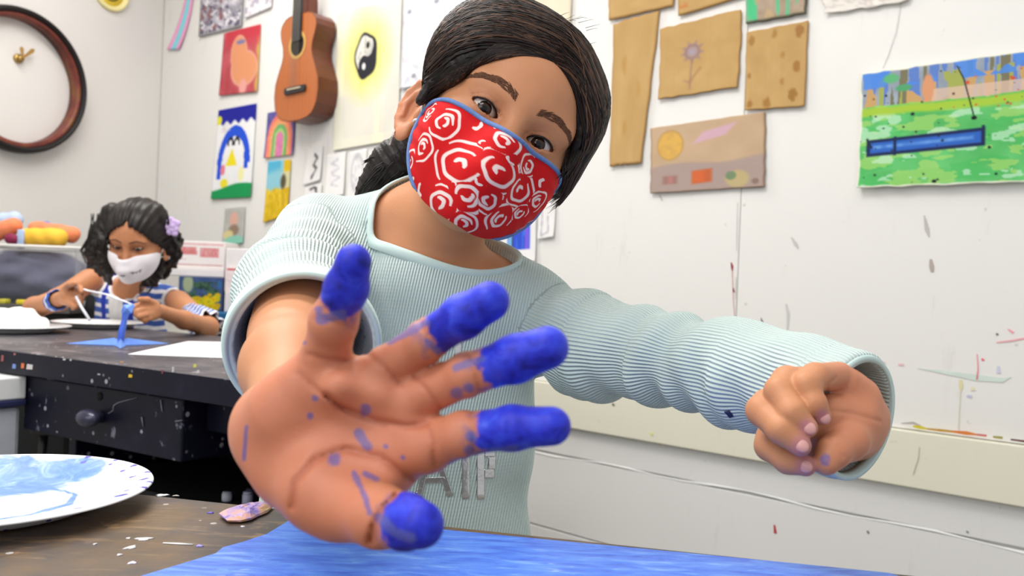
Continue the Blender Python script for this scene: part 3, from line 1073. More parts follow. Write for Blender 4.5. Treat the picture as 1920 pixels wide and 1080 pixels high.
# round yellow thing above the clock
c0 = PL(206, -20)
disc = empty('smiley_plaque', c0, 'yellow round smiling plaque at the top edge of the left wall', 'plaque')
rad = np.linalg.norm(PL(206, 21) - PL(206, -20))
M_YEL = plain('yellow_gloss', (244, 214, 70), 0.3, 0.06, 20)
k = NB('pale_yellow_rim'); k.base(rgba((250, 238, 170)), 0.3); M_YELRIM = k.mat
prof = [(0, 0.004), (rad * .72, 0.006), (rad * .80, 0.016), (rad * .95, 0.020), (rad, 0.010), (rad * .97, 0.001), (0, 0.001)]


def lathe_wall(prof, center, n, mat, name, parent, seg=48):
    me = bm_mesh(lathe(prof, (0, 0, 0), seg))
    M4 = Matrix.Translation(Vector(center)) @ Vector(n).to_track_quat('Z', 'Y').to_matrix().to_4x4()
    me.transform(M4)
    return link(name, me, mat, parent)


lathe_wall([(0, 0.003), (rad * .76, 0.006), (rad * .76, 0.003), (0, 0.001)], c0, LN, M_YEL, 'face', disc)
lathe_wall([(rad * .76, 0.001), (rad * .76, 0.007), (rad * .84, 0.018), (rad * .96, 0.020), (rad, 0.010), (rad * .98, 0.001), (rad * .76, 0.001)], c0, LN, M_YELRIM, 'border', disc)
mp = [c0 + LN * 0.009 + LD * (-(rad * .5) * math.cos(t)) - ZUP * (rad * .52 * math.sin(t)) for t in np.linspace(.35, math.pi - .35, 14)]
link('mouth', bm_mesh(tube(mp, 0.003, 6)), plain('dark_print', (70, 56, 30), 0.5), disc)

# ------------------------------------------------------------------ guitar
gz = 0.085
p0 = PW(552, 226, gz + 0.012)
gb = p0.copy()
guitar = empty('guitar', gb - WN * (gz + 0.008), 'small brown acoustic guitar hanging on the wall among the drawings', 'guitar')
s_g = (PW(552, 28, gz + .012) - p0)[2] / 0.395
prof_r = [(0, 0.03), (0.006, 0.075), (0.022, 0.108), (0.055, 0.130), (0.10, 0.1375), (0.145, 0.134), (0.19, 0.114), (0.225, 0.096), (0.252, 0.0885), (0.28, 0.092), (0.312, 0.106), (0.34, 0.1125), (0.365, 0.106), (0.385, 0.082), (0.393, 0.05), (0.395, 0.0)]
zs = [a for a, b in prof_r]; ws = [b for a, b in prof_r]
fine = np.array([0.0, .003, .008] + list(np.linspace(.02, .375, 32)) + [.385, .391, .395])
wf = np.interp(fine, zs, ws)
ol = [(0.0, 0.0)] if wf[0] < 1e-4 else []
right = [(wv * s_g, z * s_g) for z, wv in zip(fine, wf)]
left = [(-wv * s_g, z * s_g) for z, wv in zip(fine, wf)][::-1]
outline = right + [q for q in left if q[0] < -1e-6]


def g_at(x, z, d):
    """point on the guitar: x to the right, z up from the bottom, d in front of the body's face"""
    return gb + WD * x + ZUP * z + WN * d


k = NB('guitar_top_wood')
co = k.coord('Object', (60, 60, 1.2))
k.base(k.mix(k.noise(3, 4, 0.6, co), rgba((150, 78, 34)), rgba((196, 112, 56))), 0.3, 0.5)
M_GT = k.mat
k = NB('guitar_side_wood')
k.base(k.mix(k.noise(3, 4, 0.6, k.coord('Object', (4, 4, 30))), rgba((78, 36, 22)), rgba((112, 54, 32))), 0.3, 0.5)
M_GS = k.mat
M_BLK = plain('ebony', (40, 40, 42), 0.4, 0.2, 60)
link('side', bm_mesh(prism(outline, gb - WN * gz, WD, ZUP, WN, gz - 0.004, 0.0)), M_GS, guitar, smooth=False)
link('soundboard', bm_mesh(prism(outline, gb - WN * 0.0035, WD, ZUP, WN, 0.0035, 0.0012)), M_GT, guitar, smooth=False)
bnd = [g_at(x, z, -0.001) for x, z in outline]
link('binding', bm_mesh(tube(bnd + [bnd[0]], 0.0022, 6, cap=False)), plain('binding_wood', (122, 62, 32), 0.4), guitar)


def g_disc(r0, r1, x, z, d, t, nm, mat):
    me = bm_mesh(lathe([(r0, 0), (r0, t), (r1, t), (r1, 0), (r0, 0)] if r0 > 0 else [(0, 0), (0, t), (r1, t), (r1, 0), (0, 0)][1:4] + [(0, 0)], (0, 0, 0), 40))
    me.transform(Matrix.Translation(Vector(g_at(x, z, d))) @ Vector(WN).to_track_quat('Z', 'Y').to_matrix().to_4x4())
    return link(nm, me, mat, guitar, smooth=False)


sh = 0.280 * s_g
g_disc(0, 0.041 * s_g, 0, sh, 0.0002, 0.0006, 'soundhole', plain('soundhole_dark', (16, 12, 12), 0.9))
g_disc(0.041 * s_g, 0.053 * s_g, 0, sh, 0.0002, 0.0009, 'rosette', plain('rosette_inlay', (196, 156, 84), 0.4, 0.25, 120))
link('bridge', bm_mesh(prism([(-.062, -.012), (.062, -.012), (.066, .0), (.062, .013), (-.062, .013), (-.066, .0)], g_at(0.002, 0.112 * s_g, 0), WD, ZUP, WN, 0.009, 0.002)), M_BLK, guitar, smooth=False)
link('saddle', bm_mesh(prism([(-.042, .002), (.042, .002), (.042, .006), (-.042, .006)], g_at(0.002, 0.112 * s_g, .009), WD, ZUP, WN, 0.003)), plain('bone', (220, 206, 176), .4), guitar, smooth=False)
link('fingerboard', bm_mesh(prism([(-.027, sh + 0.012), (.027, sh + 0.012), (.021, .95 * s_g), (-.021, .95 * s_g)], g_at(0, 0, 0.001), WD, ZUP, WN, 0.007, 0.001)), M_BLK, guitar, smooth=False)
link('neck', bm_mesh(prism([(-.024, .392 * s_g), (.024, .392 * s_g), (.020, .95 * s_g), (-.020, .95 * s_g)], g_at(0, 0, -0.02), WD, ZUP, WN, 0.0208, 0.004)), M_GS, guitar, smooth=False)
link('heel', bm_mesh(prism([(-.022, .385 * s_g), (.026, .385 * s_g), (.02, .47 * s_g), (-.02, .47 * s_g)], g_at(0, 0, -0.07), WD, ZUP, WN, 0.052, 0.008)), M_GS, guitar, smooth=False)
link('headstock', bm_mesh(prism([(-.022, .95 * s_g), (.022, .95 * s_g), (.032, .98 * s_g), (.03, 1.12 * s_g), (-.03, 1.12 * s_g), (-.032, .98 * s_g)], g_at(0, 0, -0.015), WD, ZUP, WN, 0.016, 0.003)), M_GS, guitar, smooth=False)
for i in range(6):
    x = (-2.5 + i) * 0.0075
    link('string', bm_mesh(tube([g_at(x * 1.25, .116 * s_g, .012), g_at(x, .95 * s_g, .011)], 0.0005, 4)), plain('nylon_string', (190, 184, 170), .4) if i == 0 else bpy.data.materials['nylon_string'], guitar)

# ------------------------------------------------------------------ tables
T1 = 0.715


def table_mat(name, dark, mid, seed):
    k = NB(name)
    co = k.coord('Object')
    n1 = k.noise(7 + seed, 5, 0.6, co)
    n2 = k.noise(26, 4, 0.6, co)
    c = k.ramp(n1, [(0.25, rgba(dark)), (0.48, rgba([q * 1.25 for q in dark])), (0.62, rgba(mid)), (0.8, rgba([q * 0.8 for q in dark]))])
    n3 = k.noise(5, 5, 0.7, k.coord('Object', (3, 16, 1)), 0.6)
    c = k.mix(k.math('MULTIPLY', k.step(n3, 0.52, 0.66), 0.55), c, rgba([min(255, q * 1.2 + 20) for q in mid]))
    c = k.mix(k.math('MULTIPLY', k.step(k.noise(4, 4, 0.6, co), 0.52, 0.68), 0.7), c, rgba([q * 0.45 for q in dark]))
    c = k.mix(k.step(n2, 0.62, 0.72), c, rgba([min(255, q * 1.35 + 12) for q in mid]))
    vo = k.n('ShaderNodeTexVoronoi'); vo.inputs['Scale'].default_value = 62
    k.l(co, vo.inputs['Vector'])
    sp = k.math('MULTIPLY', k.step(k.math('MULTIPLY', vo.outputs['Distance'], -1.0), -0.17, -0.12), k.step(k.noise(9, 2, 0.5, co), 0.52, 0.6))
    c = k.mix(sp, c, rgba((206, 200, 198)))
    k.base(c, 0.42, 0.4)
    k.bump(n2, 0.3, 0.002)
    return k.mat


M_T1 = table_mat('stained_brown_top', (66, 58, 54), (112, 88, 60), 0)
M_T2 = table_mat('stained_navy_top', (46, 44, 50), (94, 88, 90), 1)
a1 = PH(260, 925, T1); b1 = PH(1690, 1075, T1)
d1 = (b1 - a1) / np.linalg.norm(b1 - a1)
n1_ = np.array([d1[1], -d1[0], 0.0]);  n1_ = n1_ if n1_[1] < 0 else -n1_     # towards the camera
q0, q1 = a1 - d1 * 0.62, b1 + d1 * 0.075
near = empty('work_table', (a1 + b1) / 2 * [1, 1, 0] + n1_ * 0.3, 'low dark brown work table stained with paint in the foreground', 'table')
top = [q0, q1, q1 + n1_ * 0.62, q0 + n1_ * 0.62]
o = link('tabletop', bm_mesh(prism([(p[0], p[1]) for p in top], np.array([0, 0, T1 - 0.028]), np.array([1., 0, 0]), np.array([0, 1., 0]), ZUP, 0.028, 0.003)), M_T1, near, smooth=False)
M_LEG = plain('dark_table_leg', (52, 46, 44), 0.5, 0.2, 14)
for s, t in ((0.05, 0.06), (0.05, 0.56), (0.95, 0.06), (0.95, 0.56)):
    p = q0 + (q1 - q0) * s + n1_ * t
    link('leg', bm_mesh(box_bm(p[0], p[1], (T1 - 0.028) / 2, 0.045, 0.045, T1 - 0.028, 0.004)), M_LEG, near, smooth=False)
for (s0, s1, t0, t1) in ((0.05, 0.95, 0.06, 0.06), (0.05, 0.95, 0.56, 0.56)):
    pa = q0 + (q1 - q0) * s0 + n1_ * t0; pb = q0 + (q1 - q0) * s1 + n1_ * t1
    dd = (pb - pa) / np.linalg.norm(pb - pa); L = np.linalg.norm(pb - pa)
    link('apron', bm_mesh(prism([(0.02, T1 - 0.10), (L - 0.02, T1 - 0.10), (L - 0.02, T1 - 0.0285), (0.02, T1 - 0.0285)], np.array([pa[0], pa[1], 0]) - n1_ * 0.009, dd, ZUP, n1_, 0.018)), M_LEG, near, smooth=False)

# big blue painted sheet on it
k = NB('wet_blue_paint')
co = k.coord('Object', (26, 120, 40))
st = k.noise(1.0, 6, 0.62, co, 0.8)
st2 = k.noise(2.2, 5, 0.6, k.coord('Object', (14, 90, 20)), 1.2)
c = k.ramp(st, [(0.28, rgba((54, 92, 206))), (0.45, rgba((74, 122, 232))), (0.58, rgba((92, 144, 242))), (0.74, rgba((140, 182, 248)))])
c = k.mix(k.step(st2, 0.62, 0.74), c, rgba((166, 200, 250)))
k.base(c, 0.34, 0.45)
k.bump(st, 0.5, 0.003)
M_BLUE = k.mat
ol_px = [(600, 971), (845, 994), (1000, 1009), (1240, 1032), (1500, 1057), (1668, 1074), (1700, 1085), (1650, 1200), (100, 1200), (150, 1118), (270, 1078), (340, 1057), (405, 1037), (418, 1026), (455, 1016), (500, 1001), (530, 983), (556, 967)]
ol = [PH(x, y, T1 + 0.003) for x, y in ol_px]
bm = prism([(p[0], p[1]) for p in ol], np.array([0, 0, T1 + 0.0008]), np.array([1., 0, 0]), np.array([0, 1., 0]), ZUP, 0.0022)
o = link('blue_painting', bm_mesh(bm), M_BLUE, None, smooth=False)
props(o, 'large sheet covered in streaky bright blue paint lying on the brown table', 'painting')

# crusty scrap of old paint at the far edge
cpx = [(412, 968), (430, 960), (452, 956), (470, 950), (492, 947), (511, 951), (500, 962), (482, 969), (470, 976), (452, 979), (428, 980)]
bm = bmesh.new()
pts = [PH(x, y, T1 + 0.001) for x, y in cpx]
cen = sum(pts) / len(pts)
vt, vb = [], []
r_ = np.random.default_rng(3)
lay = []
for s_, hgt in ((1.0, 0.0005), (1.0, 0.0022), (0.72, 0.0040), (0.35, 0.0046)):
    lay.append([bm.verts.new(Vector(cen + (p - cen) * (s_ * (1 + .1 * r_.random())) + ZUP * (hgt + .0022 * r_.random() * (s_ < 1)))) for p in pts])
n = len(pts)
for A1, B1 in zip(lay, lay[1:]):
    for i in range(n):
        bm.faces.new((A1[i], A1[(i + 1) % n], B1[(i + 1) % n], B1[i]))
bm.faces.new(lay[0][::-1]); bm.faces.new(lay[-1])
bmesh.ops.subdivide_edges(bm, edges=[e for e in bm.edges], cuts=1, use_grid_fill=True)
for v in bm.verts:
    v.co.z += 0.0012 * (r_.random() - 0.5) if v.co.z > T1 + 0.003 else 0
k = NB('layered_old_paint')
n_ = k.noise(55, 3, 0.6, k.coord())
k.base(k.ramp(n_, [(0.3, rgba((120, 96, 176))), (0.45, rgba((176, 150, 206))), (0.52, rgba((222, 170, 160))), (0.6, rgba((226, 176, 110))), (0.7, rgba((96, 130, 190)))], 'LINEAR'), 0.4, 0.4)
o = link('paint_scrap', bm_mesh(bm), k.mat, None, smooth=False)
props(o, 'crusty lilac and orange scrap of dried paint at the table edge', 'paint scrap')
# dried splashes on the top, parts of the table
for px_, py_, rr, c in ((303, 929, .004, (238, 238, 240)), (270, 1011, .0035, (232, 230, 232)), (245, 1027, .003, (230, 230, 232)), (241, 1010, .0016, (226, 226, 228)), (224, 1041, .0018, (230, 228, 232)), (248, 1056, .0028, (222, 218, 238)),
                       (374, 1024, .0022, (150, 140, 214)), (395, 962, .0022, (104, 84, 190)), (455, 988, .0012, (234, 232, 240)), (178, 1021, .0012, (214, 212, 212)), (330, 930, .0015, (190, 186, 180))):
    p = PH(px_, py_, T1)
    sx = rr * (1 + random.random())
    me = bm_mesh(lathe([(0, .0009), (.7, .0007), (1, .0001), (0, .0001)], (0, 0, 0), 14, wob=lambda a: .25 * math.sin(3 * a + px_) + .15 * math.sin(5 * a)))
    me.transform(Matrix.Translation(Vector((p[0], p[1], T1))) @ Matrix.Rotation(random.random() * 3, 4, 'Z') @ Matrix.Diagonal((sx, rr, 1, 1)))
    key = 'splash_%d_%d_%d' % c
    link('paint_splash', me, bpy.data.materials.get(key) or plain(key, c, 0.4), near)
pa, pb = PH(306, 1018, T1 + .0004), PH(362, 1021, T1 + .0004)
link('paint_splash', bm_mesh(tube([pa, (pa + pb) / 2, pb], [.0008, .0012, .0008], 6, flat=.5)), bpy.data.materials['splash_232_230_232'], near)

# ------------------------------------------------------------------ paper plate with blue paint
pc = PH(-34, 950, T1)
PRAD = 0.122


def plate_profile(r):
    return [(0, .0022), (r * .60, .0022), (r * .68, .004), (r * .78, .011), (r * .83, .0135), (r * .97, .0165), (r * .995, .0160), (r, .0148), (r * .975, .0138), (r * .83, .0112), (r * .77, .0085), (r * .68, .001), (r * .60, 0.0), (0, 0.0)]


def plate(center, r, mat, name, label, group):
    prof = plate_profile(r)
    dense = []
    for (r0, z0), (r1, z1) in zip(prof, prof[1:]):
        k_ = max(1, int(abs(r1 - r0) / (r * 0.025)))
        for i in range(k_):
            dense.append((r0 + (r1 - r0) * i / k_, z0 + (z1 - z0) * i / k_))
    dense.append(prof[-1])
    me = bm_mesh(lathe(dense, center, 120))
    o = link(name, me, mat)
    return props(o, label, 'plate', group)


k = NB('paper_plate_white'); k.base(rgba((246, 246, 246)), 0.45, 0.4); M_PLATE = k.mat
pl = plate((0, 0, 0), PRAD, None, 'paper_plate', 'white plate with swirls of blue paint on the brown table', None)
pl.location = (float(pc[0]), float(pc[1]), T1 + 0.0006)
k = NB('plate_with_blue_paint')
at = k.attr('paint')
co = k.coord('Object')
nz = k.noise(26, 5, 0.62, co, 1.0)
v = k.math('ADD', at, k.math('MULTIPLY', k.math('SUBTRACT', nz, 0.5), 0.9))
wash = k.step(v, -0.05, 0.30)
tone = k.ramp(k.noise(48, 4, 0.6, co, 1.5), [(0.3, rgba((84, 126, 222))), (0.52, rgba((112, 150, 230))), (0.68, rgba((150, 180, 238))), (0.8, rgba((236, 240, 250)))])
c = k.mix(wash, rgba((247, 247, 248)), tone)
spk = k.attr('speck')
sv = k.math('ADD', spk, k.math('MULTIPLY', k.math('SUBTRACT', k.noise(70, 3, 0.6, co), 0.5), 0.5))
c = k.mix(k.step(sv, 0.45, 0.6), c, rgba((86, 84, 190)))
k.base(c, 0.38, 0.45)
k.bump(k.math('MULTIPLY', wash, nz), 0.6, 0.002)
pl.data.materials.append(k.mat)
co_ = np.zeros(len(pl.data.vertices) * 3, np.float32); pl.data.vertices.foreach_get('co', co_); co_ = co_.reshape(-1, 3)
wp = co_ + np.array(pl.location)
pxs = np.array([pix(q)[:2] for q in wp])
X, Y = co_[:, 0] / PRAD, co_[:, 1] / PRAD
pv = np.full(len(X), -1.0)
# puddle over the back and left of the plate, a trail running to the right and hooking back
pud = 1 - np.hypot((X + 0.25) / 0.66, (Y - 0.50) / 0.42)
pud2 = 1 - np.hypot((X - 0.18) / 0.30, (Y - 0.74) / 0.22)
hook = poly_d(X, Y, [(0.18, 0.45), (0.44, 0.30), (0.52, 0.05), (0.42, -0.22), (0.22, -0.42)])
pud3 = 1 - np.hypot((X + 0.55) / 0.45, (Y - 0.0) / 0.45)
pv = np.maximum.reduce([pud, pud2, pud3 * 0.8, 0.5 - hook / 0.06])
set_float(pl.data, 'paint', np.clip(pv, -1, 1) * (co_[:, 2] > 0.0005))
sp = np.zeros(len(X))
for ang, r0, l0 in ((.05, .93, .05), (.22, .95, .04), (.34, .94, .05), (.52, .92, .06), (.78, .9, .05), (1.05, .93, .04), (1.3, .9, .06), (-.5, .9, .03)):
    a0 = np.array([math.cos(ang) * (r0 - l0), math.sin(ang) * (r0 - l0)]); a1_ = np.array([math.cos(ang + .06) * (r0 + .07), math.sin(ang + .06) * (r0 + .07)])
    sp = np.maximum(sp, np.clip(1 - seg_d(X, Y, a0[0], a0[1], a1_[0], a1_[1]) / .03, 0, 1))
for x, y, r0 in ((.92, -.1, .05), (.45, -.5, .025), (.62, -.35, .02), (.72, -.2, .02), (.3, -.65, .018)):
    sp = np.maximum(sp, np.clip(1.4 - np.hypot(X - x, Y - y) / r0, 0, 1))
set_float(pl.data, 'speck', sp)

# ------------------------------------------------------------------ far table with its drawer
T2 = 0.745
a2 = PH(0, 655, T2); b2 = PH(440, 712, T2)
d2 = (b2 - a2) / np.linalg.norm(b2 - a2)
n2_ = np.array([-d2[1], d2[0], 0.0]); n2_ = n2_ if n2_[1] > 0 else -n2_       # away from the camera
e0, e1 = a2 - d2 * 0.6, b2 + d2 * 0.10
TD = 0.62
far = empty('art_desk', (e0 + e1) / 2 * [1, 1, 0] + n2_ * 0.35, 'paint-spattered navy desk with a drawer, behind the raised arm', 'desk')
top = [e0, e1, e1 + n2_ * TD, e0 + n2_ * TD]
link('desktop', bm_mesh(prism([(p[0], p[1]) for p in top], np.array([0, 0, T2 - 0.040]), np.array([1., 0, 0]), np.array([0, 1., 0]), ZUP, 0.040, 0.004)), M_T2, far, smooth=False)
kk = NB('navy_spattered')
co = kk.coord('Object')
n1 = kk.noise(11, 5, 0.6, co)
c = kk.ramp(n1, [(0.3, rgba((9, 9, 24))), (0.58, rgba((15, 15, 36))), (0.78, rgba((34, 34, 54)))])
c = kk.mix(kk.step(kk.noise(34, 4, 0.65, kk.coord('Object', (1, 1, .6))), 0.635, 0.70), c, rgba((112, 112, 126)))
vo = kk.n('ShaderNodeTexVoronoi'); vo.inputs['Scale'].default_value = 46
kk.l(co, vo.inputs['Vector'])
sp = kk.math('MULTIPLY', kk.step(kk.math('MULTIPLY', vo.outputs['Distance'], -1.0), -0.24, -0.16), kk.step(kk.noise(13, 2, 0.5, co), 0.52, 0.58))
c = kk.mix(kk.math('MULTIPLY', sp, 0.8), c, rgba((176, 176, 186)))
kk.base(c, 0.45, 0.22); kk.bump(n1, 0.3, 0.003)
M_NAVY = kk.mat
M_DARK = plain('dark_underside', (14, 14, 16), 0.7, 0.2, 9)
ZF = np.array([d2[0], d2[1], 0.0])


def on_front(px_, py_, off):
    """point on the desk's front plane, off behind the edge"""
    d = ray(px_, py_)
    o = a2 + n2_ * off
    return CAM + d * ((o - CAM) @ n2_ / (d @ n2_))


def fu(p): return (p - a2) @ d2


# front strip of the desk top: spattered edge with little chips of colour
ed0, ed1 = fu(e0), fu(e1)
link('edge_strip', bm_mesh(prism([(ed0, T2 - 0.041), (ed1, T2 - 0.041), (ed1, T2 - 0.0006), (ed0, T2 - 0.0006)], np.array([a2[0], a2[1], 0]), d2, ZUP, -n2_, 0.003, 0.0008)), M_NAVY, far, smooth=False)
for px_, py_, w_, h_, c in ((27, 687, 12, 9, (108, 140, 196)), (43, 686, 10, 10, (222, 120, 60)), (56, 688, 20, 10, (214, 208, 206)), (245, 705, 11, 6, (226, 188, 40)), (366, 686, 8, 6, (214, 206, 90)), (325, 693, 6, 10, (190, 190, 196)), (121, 674, 8, 3, (214, 214, 216)), (133, 675, 5, 3, (206, 206, 210)),
                            (229, 679, 11, 3, (190, 150, 96)), (5, 672, 8, 12, (150, 86, 84)), (28, 664, 6, 4, (180, 110, 110)), (372, 697, 7, 6, (196, 196, 200)), (186, 702, 9, 3, (160, 160, 166)), (305, 697, 4, 8, (130, 70, 80))):
    p = on_front(px_, py_, -0.003)
    s = pix(p)[2] / FPX
    u0 = fu(p)
    key = 'chip_%d_%d_%d' % c
    link('paint_chip', bm_mesh(prism([(u0 - w_ * s / 2, p[2] - h_ * s / 2), (u0 + w_ * s * .45, p[2] - h_ * s * .4), (u0 + w_ * s / 2, p[2] + h_ * s * .45), (u0 - w_ * s * .4, p[2] + h_ * s / 2)], np.array([a2[0], a2[1], 0]) - n2_ * 0.003, d2, ZUP, -n2_, 0.0008)), bpy.data.materials.get(key) or plain(key, c, 0.5), far, smooth=False)

# drawer under the top
DZ0 = on_front(200, 836, 0.02)[2]
du0, du1 = fu(on_front(49, 760, 0.02)), fu(on_front(347, 780, 0.02))
zt = T2 - 0.0445


def slab(name, u0, u1, z0, z1, off0, off1, mat, parent, bevel=0.002):
    """box on the desk: u along the front, off behind the front edge"""
    return link(name, bm_mesh(prism([(u0, z0), (u1, z0), (u1, z1), (u0, z1)], np.array([a2[0], a2[1], 0]) + n2_ * off0, d2, ZUP, n2_, off1 - off0, bevel)), mat, parent, smooth=False)


link_dr = slab('drawer', du0, du1, DZ0, zt, 0.015, 0.48, M_NAVY, far, 0.003)
kp = on_front(189, 781, 0.015)
ku = fu(kp)
bm = bmesh.new()
bmesh.ops.create_uvsphere(bm, u_segments=24, v_segments=14, radius=1.0)
bmesh.ops.scale(bm, vec=(0.026, 0.016, 0.015), verts=bm.verts)
r = bmesh.ops.create_cone(bm, cap_ends=True, segments=20, radius1=0.011, radius2=0.010, depth=0.03)
bmesh.ops.rotate(bm, cent=(0, 0, 0), matrix=Matrix.Rotation(math.pi / 2, 3, 'X'), verts=r['verts'])
bmesh.ops.translate(bm, vec=(0, 0.014, 0), verts=r['verts'])
ang = math.atan2(d2[1], d2[0])
me = bm_mesh(bm)
me.transform(Matrix.Translation(Vector(kp - n2_ * 0.024)) @ Matrix.Rotation(ang, 4, 'Z'))
link('knob', me, plain('dark_metal', (58, 58, 78), 0.28, 0.25, 40, 0.6, 0.3), link_dr)
me = bm_mesh(lathe([(0, .0), (.0075, .0), (.0075, .0012), (0, .0012)], (0, 0, 0), 20))
me.transform(Matrix.Translation(Vector(on_front(187, 743, 0.0148))) @ Vector(-n2_).to_track_quat('Z', 'Y').to_matrix().to_4x4())
link('keyhole', me, plain('keyhole_black', (6, 6, 8), 0.9), link_dr)
bm = tube([on_front(x, y, 0.0146) for x, y in ((204, 775), (212, 770), (214, 760), (222, 755), (240, 750), (256, 746))], [.002, .0016, .0018, .0014, .0012, .0008], 6, flat=.6)
link('paint_run', bm_mesh(bm), plain('grey_dried_paint', (120, 120, 130), 0.4), link_dr)
for pts_ in ([(302, 750), (304, 770), (305, 772)], [(331, 736), (332, 746)], [(266, 782), (269, 800)], [(90, 710), (112, 712)], [(107, 809), (109, 812)], [(330, 790), (342, 788)]):
    pp = [on_front(x, y, 0.0146) for x, y in pts_]
    link('paint_run', bm_mesh(tube(pp, [.0028, .0016, .001][:len(pp)], 6, flat=.5)), bpy.data.materials['grey_dried_paint'], link_dr)
# carcass: dark rail, recessed back and end panels, plinth
slab('rail', du1 + 0.002, ed1 - 0.02, T2 - 0.10, zt, 0.06, 0.09, M_NAVY, far)
slab('rail', ed0 + 0.02, du0 - 0.004, T2 - 0.075, zt, 0.06, 0.09, M_NAVY, far)
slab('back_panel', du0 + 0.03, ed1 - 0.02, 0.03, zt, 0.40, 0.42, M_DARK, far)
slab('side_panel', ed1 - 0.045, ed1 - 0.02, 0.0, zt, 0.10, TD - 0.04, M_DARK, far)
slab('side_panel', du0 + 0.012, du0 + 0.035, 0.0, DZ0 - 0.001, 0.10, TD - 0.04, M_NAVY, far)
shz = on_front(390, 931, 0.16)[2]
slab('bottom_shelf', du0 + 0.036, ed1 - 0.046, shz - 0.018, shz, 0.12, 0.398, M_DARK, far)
slab('leg', ed0 + 0.04, ed0 + 0.09, 0.0, zt, 0.05, 0.10, M_NAVY, far)
slab('leg', ed0 + 0.04, ed0 + 0.09, 0.0, zt, TD - 0.10, TD - 0.05, M_NAVY, far)
# things pushed on the low shelf
jc = [(190, 190, 200), (60, 60, 80), (150, 150, 170), (70, 68, 90), (110, 112, 140), (40, 42, 60), (170, 168, 170)]
PN = ['pale', 'navy', 'grey', 'dark blue-grey', 'slate blue', 'near-black', 'light grey']
ON = ['first', 'second', 'third', 'fourth', 'fifth', 'sixth', 'seventh']
for i in range(7):
    u = du1 - 0.055 + i * 0.026
    h = 0.016 + 0.004 * ((i * 7) % 3)
    p = a2 + d2 * u + n2_ * (0.16 + 0.03 * (i % 2))
    key = 'pot_%d' % (i % 7)
    o = link('paint_pot', bm_mesh(lathe([(0, 0), (.0085, 0), (.009, .002), (.009, h * .8), (.0072, h * .86), (.0080, h * .88), (.0080, h), (0, h)], (p[0], p[1], shz + 0.0004), 18)), bpy.data.materials.get(key) or plain(key, jc[i % 7], 0.4), None)
    props(o, 'small %s paint pot, %s from the left on the low desk shelf' % (PN[i], ON[i]), 'pot', 'paint pots on the low shelf')

# white box and grey tub to the left, under the desk's end
k = NB('white_board'); k.base(k.mix(k.noise(7, 3, vec=k.coord()), rgba((226, 226, 228)), rgba((240, 240, 241))), 0.6); M_WBOX = k.mat
OF = -0.05
u0 = fu(on_front(-70, 720, OF)); u1 = fu(on_front(48, 720, 0.010))
z0, z1 = on_front(20, 760, OF)[2], min(on_front(20, 704, OF)[2], T2 - 0.046)
o = slab('cardboard_box', u0, u1, z0, z1, OF, 0.012, M_WBOX, None, 0.003)
props(o, 'white box standing on the grey tub left of the navy drawer', 'box')
k = NB('grey_plastic'); k.base(k.mix(k.noise(9, 3, vec=k.coord('Object', (1, 1, 3))), rgba((166, 170, 182)), rgba((206, 208, 216))), 0.35, 0.5); M_GPL = k.mat
tub = empty('storage_tub', a2 * [1, 1, 0] + d2 * ((u0 + u1) / 2) - n2_ * 0.05, 'tall grey plastic tub in front of the navy desk, left of its drawer', 'tub')
slab('body', u0 + .006, u1 - 0.006, 0.0, z0 - 0.0135, OF + .006, 0.008, M_GPL, tub, 0.010)
slab('lid', u0 - 0.002, u1 + 0.002, z0 - 0.013, z0 - 0.0006, OF - .004, 0.013, plain('dark_blue_lid', (44, 48, 84), .4, .1), tub, 0.003)


# ------------------------------------------------------------------ things on the desk
def PT(px_, py_): return PH(px_, py_, T2)


def plate_at(px_c, py_c, rpx, label, group='white plates on the desk'):
    p = PT(px_c, py_c)
    r = rpx * pix(p)[2] / FPX
    o = plate((0, 0, 0), r, M_PLATE, 'paper_plate', label, group)
    o.location = (float(p[0]), float(p[1]), T2 + 0.0006)
    return p, r


pA, rA = plate_at(18, 622, 104, 'left white plate heaped with white foam on the navy desk')
pB, rB = plate_at(186, 614, 82, 'empty white plate in front of the girl in the striped dress')


def foam(p):
    d = ell(p, (0, 0, .012), (rA * .66, rA * .6, .012))
    for i, (x, y, z, r) in enumerate(((-.03, 0, .03, .032), (.03, .01, .032, .030), (.055, -.005, .024, .024), (0, .03, .036, .026), (-.06, .02, .028, .03), (.01, -.03, .026, .026), (.07, .012, .018, .018), (-.02, -.04, .02, .022))):
        d = smin(d, ell(p, (x, y, z), (r, r, r * .8)), 0.008)
    return d + 0.0015 * np.sin(p[:, 0] * 190) * np.sin(p[:, 1] * 170 + 1) + .001 * np.sin(p[:, 2] * 260 + p[:, 0] * 200)


V, Q = surface_nets(foam, (-.11, -.1, 0), (.11, .1, .075), 0.003)
V[:, 2] = np.maximum(V[:, 2], 0.0)
k = NB('white_foam'); k.base(rgba((250, 250, 250)), 0.75, 0.2); k.bump(k.noise(160, 3, vec=k.coord()), .2, .001)
o = link('white_foam', quads_np(V, Q), k.mat)
o.location = (float(pA[0]), float(pA[1]), T2 + .0032)
props(o, 'lumpy white foam heaped on the left plate of the navy desk', 'foam')

